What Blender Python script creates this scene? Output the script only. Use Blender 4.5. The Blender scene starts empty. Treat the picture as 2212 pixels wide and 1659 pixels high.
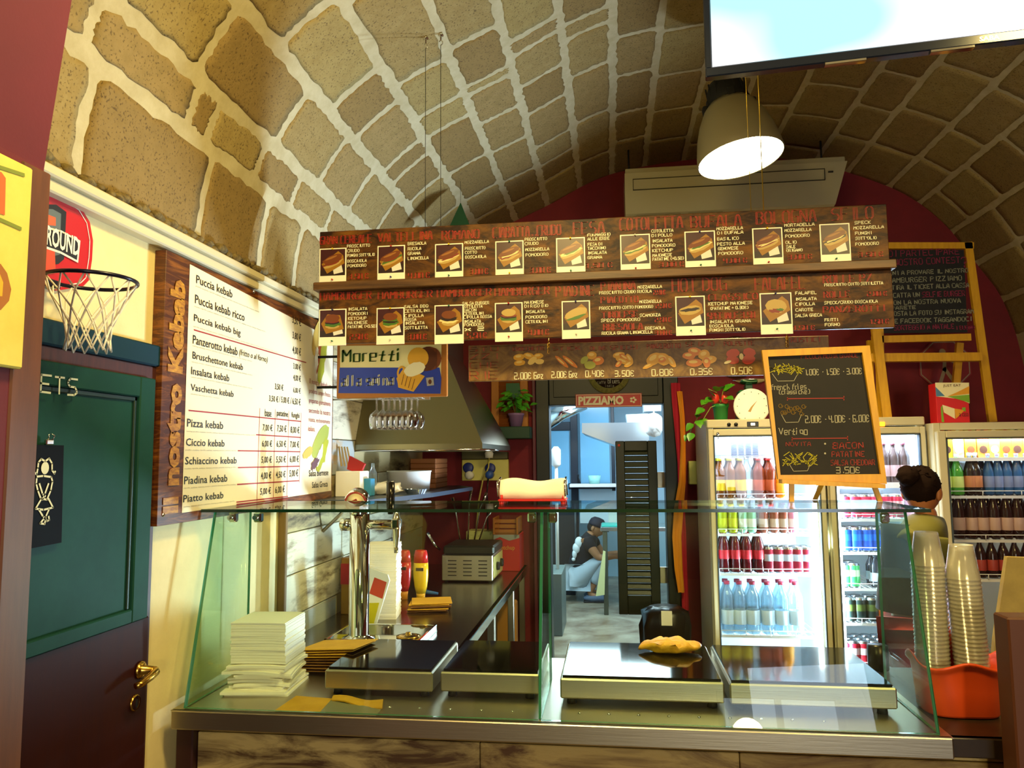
import bpy, math, random
from mathutils import Vector, Matrix
random.seed(7)
R_=math.radians
C=bpy.context.scene.collection
sc=bpy.context.scene
# ---------------------------------------------------------------- camera, world, exposure
FPX=1640.0
CAM=Vector((0,0,1.6))
def _basis(p,y,r):
    p,y,r=map(math.radians,(p,y,r))
    fw=Vector((-math.sin(y)*math.cos(p),math.cos(y)*math.cos(p),math.sin(p)))
    ri=Vector((math.cos(y),math.sin(y),0)); up=ri.cross(fw)
    return ri*math.cos(r)+up*math.sin(r), up*math.cos(r)-ri*math.sin(r), fw
RI,UP,FW=_basis(5.55,7.4,-0.53)
cd=bpy.data.cameras.new('camera'); co=bpy.data.objects.new('camera',cd); C.objects.link(co)
cd.sensor_fit='HORIZONTAL'; cd.sensor_width=36; cd.lens=36*FPX/2212; cd.clip_start=.05; cd.clip_end=60
m=Matrix((RI,UP,-FW)).transposed().to_4x4(); m.translation=CAM; co.matrix_world=m
sc.camera=co
w=bpy.data.worlds.new('world'); sc.world=w; w.use_nodes=True
w.node_tree.nodes['Background'].inputs[0].default_value=(1,.75,.45,1)
w.node_tree.nodes['Background'].inputs[1].default_value=.02
sc.view_settings.view_transform='Standard'; sc.view_settings.look='None'; sc.view_settings.gamma=1
sc.view_settings.use_curve_mapping=False; sc.view_settings.exposure=0.35
def area(name,loc,aim,sx,sy,power,col,spread=180,shape='RECTANGLE'):
    l=bpy.data.lights.new(name,'AREA'); l.shape=shape; l.size=sx; l.size_y=sy; l.energy=power; l.color=col
    l.spread=R_(spread)
    o=bpy.data.objects.new(name,l); C.objects.link(o); o.location=loc
    o.rotation_euler=(Vector(aim)-Vector(loc)).to_track_quat('-Z','Y').to_euler()
    return o
WARM=(1,.76,.27); COOL=(.62,.80,1)
area('pendant_glow',(.575,3.27,2.895),(.55,3.2,0),.30,.30,44,WARM,128,'DISK')
area('pendant_glow_left',(-.15,1.25,2.86),(-.6,2.2,1.2),.3,.3,24,WARM,175,'DISK')
area('pendant_glow_right',(1.25,1.25,2.8),(.6,2.4,1.0),.3,.3,12,WARM,170,'DISK')
area('warm_fill_rear',(1.15,-3.4,1.82),(.2,0,1.5),.28,.28,50,WARM,180,'DISK')  # added warm fill behind the camera; its reflection makes the counter glare
area('kitchen_ceiling_light',(.1,7.4,2.45),(.1,7.4,0),1.4,1.8,170,(.70,.87,1))
area('kitchen_wall_light',(1.2,6.2,2.2),(-.6,8.5,1.2),.5,.5,14,(.7,.9,1))
area('doorway_daylight',(1.7,-3.3,1.5),(.2,2,1.4),1.0,1.8,22,(.75,.85,1))
# ---------------------------------------------------------------- picking points measured in the photograph
def at(px,py,X=None,Y=None,Z=None):
    d=RI*((px-1106)/FPX)+UP*((829.5-py)/FPX)+FW
    t=(X-CAM.x)/d.x if X is not None else (Y-CAM.y)/d.y if Y is not None else (Z-CAM.z)/d.z
    return CAM+d*t
# ---------------------------------------------------------------- materials
def lin(h):
    h=h.lstrip('#'); c=[int(h[i:i+2],16)/255 for i in (0,2,4)]
    return tuple(x/12.92 if x<=.04045 else ((x+.055)/1.055)**2.4 for x in c)+(1,)
MATS={}
def mat(name,col,rough=.6,metal=0,noise=0,nscale=20,col2=None,bump=0,bscale=60,emit=0,alpha=None,coat=0,stretch=None,spec=None,sss=0,detail=6,lo=.35,hi=.65):
    if name in MATS: return MATS[name]
    m=bpy.data.materials.new(name); m.use_nodes=True; nt=m.node_tree; N=nt.nodes; L=nt.links
    b=N['Principled BSDF']; c=lin(col); b.inputs['Base Color'].default_value=c
    b.inputs['Roughness'].default_value=rough; b.inputs['Metallic'].default_value=metal
    if coat: b.inputs['Coat Weight'].default_value=coat; b.inputs['Coat Roughness'].default_value=.08
    if spec is not None: b.inputs['Specular IOR Level'].default_value=spec
    if emit: b.inputs['Emission Color'].default_value=c; b.inputs['Emission Strength'].default_value=emit
    if col2 or bump:
        tc=N.new('ShaderNodeTexCoord'); mp=N.new('ShaderNodeMapping'); L.new(tc.outputs['Object'],mp.inputs[0])
        if stretch: mp.inputs['Scale'].default_value=stretch
    if col2:
        n=N.new('ShaderNodeTexNoise'); n.inputs['Scale'].default_value=nscale; n.inputs['Detail'].default_value=detail
        n.inputs['Roughness'].default_value=.65
        if noise: n.inputs['Distortion'].default_value=noise
        L.new(mp.outputs[0],n.inputs['Vector'])
        r=N.new('ShaderNodeValToRGB'); r.color_ramp.elements[0].position=lo; r.color_ramp.elements[1].position=hi
        r.color_ramp.elements[0].color=c; r.color_ramp.elements[1].color=lin(col2)
        L.new(n.outputs['Fac'],r.inputs[0]); L.new(r.outputs[0],b.inputs['Base Color'])
    if bump:
        n2=N.new('ShaderNodeTexNoise'); n2.inputs['Scale'].default_value=bscale; n2.inputs['Detail'].default_value=4
        L.new(mp.outputs[0],n2.inputs['Vector'])
        bp=N.new('ShaderNodeBump'); bp.inputs['Strength'].default_value=bump; bp.inputs['Distance'].default_value=.01
        L.new(n2.outputs['Fac'],bp.inputs['Height']); L.new(bp.outputs[0],b.inputs['Normal'])
    MATS[name]=m; return m
def clear(name,tint,refl=.07,rough=.0,milky=0,milkcol='#ffffff',cap=.5):
    # thin clear pane or film: lets light straight through, mirrors a little more towards grazing angles
    if name in MATS: return MATS[name]
    m=bpy.data.materials.new(name); m.use_nodes=True; nt=m.node_tree; N=nt.nodes; L=nt.links
    for x in list(N): N.remove(x)
    o=N.new('ShaderNodeOutputMaterial'); t=N.new('ShaderNodeBsdfTransparent'); t.inputs[0].default_value=lin(tint)
    g=N.new('ShaderNodeBsdfGlossy'); g.inputs['Roughness'].default_value=rough
    lw=N.new('ShaderNodeFresnel'); lw.inputs['IOR'].default_value=1.45
    mul=N.new('ShaderNodeMath'); mul.operation='MULTIPLY'; mul.inputs[1].default_value=refl/.035
    L.new(lw.outputs[0],mul.inputs[0]); mul.use_clamp=True
    mn_=N.new('ShaderNodeMath'); mn_.operation='MINIMUM'; mn_.inputs[1].default_value=cap; L.new(mul.outputs[0],mn_.inputs[0])
    mx=N.new('ShaderNodeMixShader'); L.new(mn_.outputs[0],mx.inputs[0])
    src=t
    if milky:
        d=N.new('ShaderNodeBsdfDiffuse'); d.inputs[0].default_value=lin(milkcol)
        tl=N.new('ShaderNodeBsdfTranslucent'); tl.inputs[0].default_value=lin(milkcol)
        a=N.new('ShaderNodeMixShader'); a.inputs[0].default_value=.5; L.new(d.outputs[0],a.inputs[1]); L.new(tl.outputs[0],a.inputs[2])
        k=N.new('ShaderNodeMixShader'); k.inputs[0].default_value=milky; L.new(t.outputs[0],k.inputs[1]); L.new(a.outputs[0],k.inputs[2]); src=k
    L.new(src.outputs[0],mx.inputs[1]); L.new(g.outputs[0],mx.inputs[2]); L.new(mx.outputs[0],o.inputs[0])
    MATS[name]=m; return m
# ---------------------------------------------------------------- mesh builder
class MB:
    def __init__(s): s.V=[];s.F=[];s.MI=[];s.S=[];s.mi=0;s.T=None
    def add(s,vs,fs,smooth=False):
        b=len(s.V)
        s.V+= [(s.T@Vector(v)) if s.T else Vector(v) for v in vs]
        for f in fs: s.F.append([b+i for i in f]); s.MI.append(s.mi); s.S.append(smooth)
        return s
    def m(s,i): s.mi=i; return s
    def box(s,x0,x1,y0,y1,z0,z1,c=0):
        if x0>x1:x0,x1=x1,x0
        if y0>y1:y0,y1=y1,y0
        if z0>z1:z0,z1=z1,z0
        if c<=0:
            v=[(x,y,z) for z in (z0,z1) for y in (y0,y1) for x in (x0,x1)]
            return s.add(v,[(0,2,3,1),(4,5,7,6),(0,1,5,4),(2,6,7,3),(0,4,6,2),(1,3,7,5)])
        # chamfered box: three nested shells of corners
        c=min(c,(x1-x0)/2.01,(y1-y0)/2.01,(z1-z0)/2.01)
        V=[];idx={}
        for ix in (0,1):
            for iy in (0,1):
                for iz in (0,1):
                    X=(x0,x1)[ix];Y=(y0,y1)[iy];Z=(z0,z1)[iz];sx=c*(1-2*ix);sy=c*(1-2*iy);sz=c*(1-2*iz)
                    for k,p in enumerate(((X,Y+sy,Z+sz),(X+sx,Y,Z+sz),(X+sx,Y+sy,Z))):
                        idx[ix,iy,iz,k]=len(V);V.append(p)
        g=lambda *a:idx[a]
        Fs=[]
        for a in (0,1):
            q=[g(a,0,0,0),g(a,0,1,0),g(a,1,1,0),g(a,1,0,0)]; Fs.append(q if a==0 else q[::-1])
            q=[g(0,a,0,1),g(1,a,0,1),g(1,a,1,1),g(0,a,1,1)]; Fs.append(q if a==0 else q[::-1])
            q=[g(0,0,a,2),g(0,1,a,2),g(1,1,a,2),g(1,0,a,2)]; Fs.append(q if a==0 else q[::-1])
        for i in (0,1):
            for j in (0,1):
                Fs.append([g(i,j,0,0),g(i,j,1,0),g(i,j,1,1),g(i,j,0,1)])
                Fs.append([g(i,0,j,0),g(i,1,j,0),g(i,1,j,2),g(i,0,j,2)])
                Fs.append([g(0,i,j,1),g(1,i,j,1),g(1,i,j,2),g(0,i,j,2)])
        for i in (0,1):
            for j in (0,1):
                for k in (0,1): Fs.append([g(i,j,k,0),g(i,j,k,1),g(i,j,k,2)])
        return s.add(V,Fs)
    def prism(s,pts,d):
        d=Vector(d); n=len(pts); a=[Vector(p) for p in pts]
        v=a+[p+d for p in a]
        return s.add(v,[list(range(n))[::-1],list(range(n,2*n))]+[(i,(i+1)%n,n+(i+1)%n,n+i) for i in range(n)])
    def poly(s,pts): return s.add(pts,[list(range(len(pts)))])
    def tube(s,pts,r,n=8,cap=True,closed=False):
        P=[Vector(p) for p in pts]; k=len(P); vs=[];fs=[]; prev=None
        rr=r if isinstance(r,(list,tuple)) else [r]*k
        for i,p in enumerate(P):
            if closed: t=(P[(i+1)%k]-P[i-1])
            else: t=P[min(i+1,k-1)]-P[max(i-1,0)]
            t=t.normalized() if t.length>1e-9 else Vector((0,0,1))
            if prev is None:
                a=Vector((0,0,1)) if abs(t.z)<.9 else Vector((1,0,0)); u=t.cross(a).normalized()
            else:
                u=prev-t*prev.dot(t)
                u=u.normalized() if u.length>1e-6 else t.orthogonal().normalized()
            prev=u; v=t.cross(u)
            for j in range(n):
                a=2*math.pi*j/n; vs.append(p+(u*math.cos(a)+v*math.sin(a))*rr[i])
        for i in range(k if closed else k-1):
            for j in range(n):
                i2=(i+1)%k
                fs.append((i*n+j,i*n+(j+1)%n,i2*n+(j+1)%n,i2*n+j))
        s.add(vs,fs,True)
        if cap and not closed:
            b=len(s.V)-k*n
            s.F.append([b+j for j in range(n)][::-1]);s.MI.append(s.mi);s.S.append(False)
            s.F.append([b+(k-1)*n+j for j in range(n)]);s.MI.append(s.mi);s.S.append(False)
        return s
    def lathe(s,prof,c=(0,0,0),n=16,axis='z',mis=None,ang=None):
        c=Vector(c);vs=[];k=len(prof)
        for r,h in prof:
            for j in range(n):
                a=2*math.pi*j/n;x,y=r*math.cos(a),r*math.sin(a)
                vs.append(c+(Vector((x,y,h)) if axis=='z' else Vector((x,h,y)) if axis=='y' else Vector((h,x,y))))
        keep=s.mi; b=len(s.V); s.V+=[(s.T@v) if s.T else v for v in vs]
        for i in range(k-1):
            for j in range(n):
                s.F.append([b+i*n+j,b+i*n+(j+1)%n,b+(i+1)*n+(j+1)%n,b+(i+1)*n+j]); s.MI.append(mis[i] if mis else keep); s.S.append(True)
        ring=abs(prof[0][0]-prof[-1][0])<.012 and abs(prof[0][1]-prof[-1][1])<.012
        if prof[0][0]>1e-5 and not ring: s.F.append([b+j for j in range(n)][::-1]);s.MI.append(mis[0] if mis else keep);s.S.append(False)
        if prof[-1][0]>1e-5 and not ring: s.F.append([b+(k-1)*n+j for j in range(n)]);s.MI.append(mis[-1] if mis else keep);s.S.append(False)
        return s
    def ell(s,c,rx,ry,rz,n=12,k=8):
        c=Vector(c);vs=[];fs=[]
        for i in range(k+1):
            t=math.pi*i/k
            for j in range(n):
                a=2*math.pi*j/n; vs.append(c+Vector((rx*math.sin(t)*math.cos(a),ry*math.sin(t)*math.sin(a),-rz*math.cos(t))))
        for i in range(k):
            for j in range(n): fs.append((i*n+j,i*n+(j+1)%n,(i+1)*n+(j+1)%n,(i+1)*n+j))
        return s.add(vs,fs,True)
    def build(s,name,mats,parent=None,bevel=0,kind=None,label=None):
        if not isinstance(mats,(list,tuple)): mats=[mats]
        me=bpy.data.meshes.new(name)
        off=Vector((0,0,0))
        if parent is not None: off=WPOS[parent.name]
        else:
            off=Vector((0,0,0))
        V=[(v-off)[:] for v in s.V]
        me.from_pydata(V,[],s.F)
        for m_ in mats: me.materials.append(m_)
        me.polygons.foreach_set('material_index',s.MI); me.polygons.foreach_set('use_smooth',s.S)
        me.validate(); me.update()
        o=bpy.data.objects.new(name,me); C.objects.link(o)
        WPOS[o.name]=off.copy()
        if parent is not None: o.parent=parent
        if bevel:
            b=o.modifiers.new('bevel','BEVEL'); b.width=bevel; b.segments=2; b.limit_method='ANGLE'; b.angle_limit=R_(40)
        if kind: o['kind']=kind
        if label: o['label']=label
        return o
WPOS={}
def thing(name,label,cat,loc=(0,0,0),group=None,kind=None):
    o=bpy.data.objects.new(name,None); C.objects.link(o); o.location=loc; o.empty_display_size=.05
    WPOS[o.name]=Vector(loc); o['label']=label; o['category']=cat
    if group: o['group']=group
    if kind: o['kind']=kind
    return o
def struct(name):
    o=bpy.data.objects.new(name,None); C.objects.link(o); o['kind']='structure'; WPOS[o.name]=Vector((0,0,0)); return o
def solo(o,label,cat,group=None):
    o['label']=label;o['category']=cat
    if group:o['group']=group
    return o
def recentre(o,loc):
    # give a single mesh thing its origin at its own base
    loc=Vector(loc); o.data.transform(Matrix.Translation(-loc)); o.location=loc; WPOS[o.name]=loc; return o
def dup(o,loc,label=None,rot=None,group=None,scale=None):
    c=o.copy(); C.objects.link(c); c.location=loc; WPOS[c.name]=Vector(loc)
    if rot is not None: c.rotation_euler=rot
    if scale is not None: c.scale=scale
    if label:c['label']=label
    if group:c['group']=group
    for ch in list(o.children):
        d=ch.copy(); C.objects.link(d); d.parent=c
        for g in list(ch.children):
            e=g.copy(); C.objects.link(e); e.parent=d
    return c
ORD=['first','second','third','fourth','fifth','sixth','seventh','eighth','ninth','tenth','eleventh','twelfth','thirteenth','fourteenth']
# ---------------------------------------------------------------- flat drawing on a board
class Bd:
    # a board plane: axis 'Y' (faces the room, u = X) or 'X' (on a side wall, u = Y); v = Z
    def __init__(s,axis,val,off=.0015,nsign=None):
        s.a=axis;s.v=val;s.off=off
        s.n=Vector((0,-1,0)) if axis=='Y' else Vector((1,0,0))
        if nsign==-1: s.n=-s.n
    def uv(s,px,py):
        p=at(px,py,Y=s.v) if s.a=='Y' else at(px,py,X=s.v)
        return (p.x,p.z) if s.a=='Y' else (p.y,p.z)
    def w(s,u,v,k=1):
        p=Vector((u,s.v,v)) if s.a=='Y' else Vector((s.v,u,v))
        return p+s.n*s.off*k
    def poly(s,mb,pts,k=1):
        pts=[s.w(u,v,k) for u,v in pts]
        if len(pts)>2:
            nn=Vector((0,0,0))
            for i in range(len(pts)): nn+=pts[i].cross(pts[(i+1)%len(pts)])
            if nn.dot(s.n)<0: pts=pts[::-1]
        mb.poly(pts)
    def quadpx(s,mb,pts,k=1): s.poly(mb,[s.uv(*p) for p in pts],k)
    def line(s,mb,pts,wd,k=1):
        for a,b in zip(pts,pts[1:]):
            dx,dy=b[0]-a[0],b[1]-a[1];l=math.hypot(dx,dy)
            if l<1e-6: continue
            nx,ny=-dy/l*wd/2,dx/l*wd/2; ex,ey=dx/l*wd/2*.6,dy/l*wd/2*.6
            s.poly(mb,[(a[0]-ex+nx,a[1]-ey+ny),(a[0]-ex-nx,a[1]-ey-ny),(b[0]+ex-nx,b[1]+ey-ny),(b[0]+ex+nx,b[1]+ey+ny)],k)
    def linepx(s,mb,pts,wd,k=1): s.line(mb,[s.uv(*p) for p in pts],wd,k)
    def ell(s,mb,c,ru,rv,k=1,n=16,rot=0,jit=0):
        P=[]
        for i in range(n):
            a=2*math.pi*i/n; r=1+random.uniform(-jit,jit); x,y=ru*math.cos(a)*r,rv*math.sin(a)*r
            P.append((c[0]+x*math.cos(rot)-y*math.sin(rot),c[1]+x*math.sin(rot)+y*math.cos(rot)))
        s.poly(mb,P,k)
SF={'A':'00 15 26 35 40/12 32','B':'00 06 36 45 44 33 03/33 42 41 30 00','C':'46 16 05 01 10 40','D':'00 06 26 45 41 20 00','E':'40 00 06 46/03 33','F':'00 06 46/03 33','G':'46 16 05 01 10 40 43 23','H':'00 06/40 46/03 43','I':'20 26','J':'01 10 20 31 36','K':'00 06/46 03 40','L':'06 00 40','M':'00 06 23 46 40','N':'00 06 40 46','O':'10 01 05 16 36 45 41 30 10','P':'00 06 36 45 44 33 03','Q':'10 01 05 16 36 45 41 30 10/22 40','R':'00 06 36 45 44 33 03/23 40','S':'00 30 41 42 33 13 04 05 16 46','T':'06 46/26 20','U':'06 01 10 30 41 46','V':'06 20 46','W':'06 10 23 30 46','X':'00 46/06 40','Y':'06 23 46/23 20','Z':'06 46 00 40',
'0':'00 06 46 40 00','1':'15 26 20','2':'06 46 43 03 00 40','3':'06 46 40 00/03 43','4':'06 03 43/46 40','5':'46 06 03 43 40 00','6':'46 06 00 40 43 03','7':'06 46 20','8':'00 06 46 40 00/03 43','9':'43 03 06 46 40 00',',':'11 00','.':'20 21','\'':'26 24','(':'36 15 11 30',')':'16 35 31 10','+':'22 25/03 43','-':'03 43','/':'00 46','?':'05 16 36 45 43 23 22/20 21','!':'26 22/20 21','·':'23 33','x':'00 44/04 40','@':'32 33 22 23 33 43 41 10 01 05 16 36 45',
'€':'45 36 16 05 01 10 30 41/14 14/03 33','a':'04 34 30 00 02 32','c':'34 04 00 30','e':'02 32 34 04 00 30','f':'00 05 26/04 24','g':'30 00 03 33 3-','h':'00 06/03 23 31 30','i':'00 04/05 06','l':'00 06','n':'00 04 24 33 30','o':'00 04 34 30 00','p':'00 04 34 31 01','q':'30 34 04 01 31','r':'00 04 24','s':'00 30 32 02 04 34','t':'25 10 30/03 33','u':'04 00 30 34','v':'04 20 44','z':'04 34 00 30','b':'06 00 30 34 04','d':'36 30 00 04 34','m':'00 04 24 20/24 44 40','k':'00 06/34 02 30','w':'04 10 23 30 44','y':'04 20/44 00','j':'10 24','_':'00 40'}
SF['g']='30 34 04 01 31'
def strokes(txt):
    x=0;out=[]
    for ch in txt:
        if ch==' ': x+=3.2; continue
        g=SF.get(ch) or SF.get(ch.upper()) or SF['-']
        wd=0
        for st in g.split('/'):
            P=[(int(t[0]),int(t[1])) for t in st.split()]
            out.append([(x+a,b) for a,b in P]); wd=max(wd,max(a for a,b in P))
        x+=max(wd,2)+1.7
    return out,max(x-1.7,1)
def chalk(bd,mb,txt,x0,yt,x1,yb,wd=.0022,jit=.10,k=1,double=0,slant=0,nib=None,ry=None):
    # hand lettering: fitted between two marks (left x, top y, right x, bottom y), measured at its left end
    u0,v1=bd.uv(x0,yt); _,v0=bd.uv(x0,yb); u1,_=bd.uv(x1,ry if ry else yb)
    S,W=strokes(txt); sx=(u1-u0)/W; sy=(v1-v0)/6
    for st in S:
        P=[(u0+(a+random.uniform(-jit,jit))*sx+slant*b*sy,v0+(b+random.uniform(-jit,jit))*sy) for a,b in st]
        if len(P)>1 and P[0]==P[1]: continue
        if nib:
            for a,b in zip(P,P[1:]):
                nx,ny=nib[0]*wd/2,nib[1]*wd/2
                bd.poly(mb,[(a[0]-nx,a[1]-ny),(a[0]+nx,a[1]+ny),(b[0]+nx,b[1]+ny),(b[0]-nx,b[1]-ny)],k)
                bd.line(mb,[a,b],wd*.35,k)
        elif double:
            for d in (-double,double): bd.line(mb,[(a+d,b+random.uniform(-.2,.2)*abs(d)) for a,b in P],wd,k)
        else: bd.line(mb,P,wd,k)
_tc={}
def type_(bd,mb,txt,x0,yt,x1,yb,k=1,px=True,bold=0,shear=0,rot90=False):
    # printed lettering with the built-in font, fitted to a box
    key=(txt,bold,shear)
    if key not in _tc:
        cu=bpy.data.curves.new('t','FONT'); cu.body=txt; cu.resolution_u=2; cu.offset=bold; cu.shear=shear
        ob=bpy.data.objects.new('t',cu); C.objects.link(ob)
        dg=bpy.context.evaluated_depsgraph_get(); me=bpy.data.meshes.new_from_object(ob.evaluated_get(dg))
        V=[(v.co.x,v.co.y) for v in me.vertices]; F=[list(p.vertices) for p in me.polygons]
        bpy.data.objects.remove(ob); bpy.data.curves.remove(cu); bpy.data.meshes.remove(me)
        _tc[key]=(V,F)
    V,F=_tc[key]
    ax=min(v[0] for v in V);bx=max(v[0] for v in V);ay=min(v[1] for v in V);by=max(v[1] for v in V)
    if px:
        u0,v1=bd.uv(x0,yt);_,v0=bd.uv(x0,yb);u1,_=bd.uv(x1,yb)
    else: u0,v1,u1,v0=x0,yt,x1,yb
    P=[]
    for x,y in V:
        s=(x-ax)/(bx-ax);t=(y-ay)/(by-ay)
        if rot90: P.append(bd.w(u0+(1-t)*(u1-u0),v0+s*(v1-v0),k))
        else: P.append(bd.w(u0+s*(u1-u0),v0+t*(v1-v0),k))
    flip=False
    a,b,c=[P[i] for i in F[0][:3]]
    if (b-a).cross(c-a).dot(bd.n)<0: flip=True
    mb.add(P,[f[::-1] if flip else f for f in F])
# ---------------------------------------------------------------- palette
M_steel=mat('brushed_steel','#c4bba6',.36,1,bump=.04,bscale=8,stretch=(1,30,30))
M_chrome=mat('chrome','#e0dcd2',.07,1)
M_brass=mat('brass','#d2a54a',.2,1)
M_black=mat('black_plastic','#0c0c0e',.35)
M_matblack=mat('matt_black','#08080a',.7)
M_dark=mat('dark_glass_ceramic','#0b0a0c',.06,spec=.35)
M_red=mat('red_wall_paint','#661022',.75,col2='#5e0e1e',nscale=3,bump=.06,bscale=150)
M_redlit=mat('lamplit_red_wall','#b22a22',.6,col2='#a2261f',nscale=4,bump=.05)  # red wall paint with lamplight put into its colour; unused
M_maroon=mat('maroon_paint','#4a0f1c',.5)
M_cream=mat('cream_wall_paint','#ead79a',.65,col2='#dcc98c',nscale=4,bump=.05,bscale=120)
M_white=mat('white_enamel','#e4e2da',.35)
M_fr=mat('fridge_cream_enamel','#c9bf9e',.35)
M_white2=mat('white_plastic','#f1efe6',.4)
M_paper=mat('white_paper','#f3ecc8',.85)
M_brown=mat('dark_red_brown_wood','#4b2016',.5,col2='#3a160f',nscale=8,stretch=(12,12,1))
M_green=mat('door_green_paint','#17453a',.6,col2='#123c33',nscale=5,spec=.15)
M_teal=mat('petrol_blue_paint','#12303e',.6,spec=.15,col2='#12333f',nscale=5)
M_osb=mat('stained_chipboard','#261006',.5,spec=.25,noise=.8,nscale=9,col2='#744811',bump=.1,bscale=40,stretch=(1,1,2.2),lo=.40,hi=.70,detail=9)
M_osb2=mat('ledge_wood','#3d2410',.45,noise=1,nscale=6,col2='#6b4720',stretch=(.6,6,6))
M_chR=mat('red_paint_lettering','#b8281a',.5)
M_chW=mat('white_paint_lettering','#f6efc9',.5)
M_yel=mat('yellow_varnished_wood','#e0a818',.4,col2='#cf9612',nscale=6,stretch=(8,8,1))
M_slate=mat('blackboard','#17120e',.7,col2='#201a15',nscale=5)
M_mort=mat('whitewashed_mortar','#bfb48e',.9,col2='#afa27a',nscale=14,bump=.15,bscale=70)
def stone_mat(i,a,b,c):
    m=mat('tufa_stone_%d'%i if False else 'tufa_stone_'+'abcd'[i],a,.95,col2=b,nscale=22,bump=.25,bscale=70,lo=.42,hi=.7,detail=8)
    nt=m.node_tree;N=nt.nodes;L=nt.links;B=N['Principled BSDF']
    src=B.inputs['Base Color'].links[0].from_socket
    tc=[n for n in N if n.type=='MAPPING'][0]
    v=N.new('ShaderNodeTexNoise'); v.inputs['Scale'].default_value=140; v.inputs['Detail'].default_value=2; L.new(tc.outputs[0],v.inputs['Vector'])
    r=N.new('ShaderNodeValToRGB'); r.color_ramp.elements[0].position=.33; r.color_ramp.elements[1].position=.42
    r.color_ramp.elements[0].color=(0,0,0,1); r.color_ramp.elements[1].color=(1,1,1,1); L.new(v.outputs['Fac'],r.inputs[0])
    mx=N.new('ShaderNodeMix'); mx.data_type='RGBA'; L.new(r.outputs[0],mx.inputs[0]); mx.inputs[6].default_value=lin(c); L.new(src,mx.inputs[7])
    L.new(mx.outputs[2],B.inputs['Base Color'])
    return m
M_st=[stone_mat(0,'#947c4a','#85703f','#66532e'),stone_mat(1,'#8f7946','#9b8652','#66532e'),stone_mat(2,'#876f3e','#7f6838','#5c4926'),stone_mat(3,'#9a864f','#8e7944','#6a5732')]
M_glass=clear('clear_glass','#f6fdf8',.035,cap=.16)
M_sglass=clear('clear_side_glass','#eef9f1',.02,cap=.09)
M_gedge=mat('green_glass_edge','#2c7a58',.15,coat=.5)
M_fglass=clear('fridge_door_glass','#ffffff',.03)
M_cup=clear('translucent_cup_plastic','#ffffff',.06,.15,milky=.25,milkcol='#fff8e0')
M_wine=clear('wine_glass','#ffffff',.16,.02)
M_pet=clear('clear_bottle_plastic','#dff3fb',.12,.05,milky=.25,milkcol='#e8f8ff')
M_nap=mat('paper_napkin','#faf1de',.9,bump=.15,bscale=30)
M_orange=mat('orange_plastic','#e2511d',.35)
M_kraft=mat('yellow_kraft_paper','#d9a21a',.75,col2='#c8920f',nscale=12)
# ================================================================ STRUCTURE
XL=-1.25; YB=4.9; ZC=.92
PROF=[(-1.25,2.25),(-1.23,2.45),(-1.15,2.70),(-1.00,2.92),(-.80,3.075),(-.589,3.179),(-.368,3.275),(-.16,3.384),(.045,3.461),(.40,3.515),(.84,3.53),(1.20,3.485),(1.505,3.389),(1.769,3.272),(1.936,3.161),(2.099,2.993),(2.252,2.749),(2.362,2.575),(2.436,2.344),(2.475,2.10)]
def catmull(P,n=8):
    out=[]
    for i in range(len(P)-1):
        p0=P[max(i-1,0)];p1=P[i];p2=P[i+1];p3=P[min(i+2,len(P)-1)]
        for k in range(n):
            t=k/n
            out.append(tuple(.5*((2*b)+(-a+c)*t+(2*a-5*b+4*c-d)*t*t+(-a+3*b-3*c+d)*t**3) for a,b,c,d in zip(p0,p1,p2,p3)))
    out.append(P[-1]); return out
PR=catmull(PROF)
# gentle smoothing so the barrel reads as one curve
for _ in range(6): PR=[PR[0]]+[tuple((a+2*b+c)/4 for a,b,c in zip(PR[i-1],PR[i],PR[i+1])) for i in range(1,len(PR)-1)]+[PR[-1]]
PA=[math.atan2(z-1.6,-x) for x,z in PR]
def prof(phi):
    if phi<=PA[0]: return PR[0]
    for i in range(len(PA)-1):
        if PA[i]<=phi<=PA[i+1]:
            t=(phi-PA[i])/max(PA[i+1]-PA[i],1e-9); return tuple(a+(b-a)*t for a,b in zip(PR[i],PR[i+1]))
    return PR[-1]
def pnorm(phi):
    a=prof(phi-.01);b=prof(phi+.01); t=Vector((b[0]-a[0],0,b[1]-a[1])).normalized()
    n=Vector((t.z,0,-t.x)); 
    return n if n.dot(Vector((.6,0,1.8))-Vector((a[0],0,a[1])))>0 else -n
ceil=struct('ceiling')
mb=MB(); ys=[-4.2+i*(YB+.12+4.2)/12 for i in range(13)]
inn=[];n=len(PR)
vs=[];fs=[]
for y in ys:
    for (x,z) in PR: vs.append((x,y,z))
for i in range(12):
    for j in range(n-1): fs.append((i*n+j,i*n+j+1,(i+1)*n+j+1,(i+1)*n+j))
mb.add(vs,fs,True)
# outer shell gives the vault its thickness
vs=[(x+(x-.6)*.08,y,z+.16) for y in (ys[0],ys[-1]) for x,z in PR]
mb.add(vs,[(j+1,j,n+j,n+j+1) for j in range(n-1)],True)
o=mb.build('ceiling_mortar',M_mort,ceil)
lines=[(110,405),(421,297),(570,297),(655,170),(908,284),(961,97),(1136,262),(1252,396),(1323,200),(1417,149),(1480,331),(1600,246),(1736,184),(1863,201),(1956,218),(2006,319),(2091,353),(2133,450),(2120,563),(2120,664),(2120,750)]
PH=[]
for p in lines:
    d=at(p[0],p[1],Y=2); d=d-CAM; PH.append(math.atan2(d.z,-d.x))
PH[0]=PA[0]+.005
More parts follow.
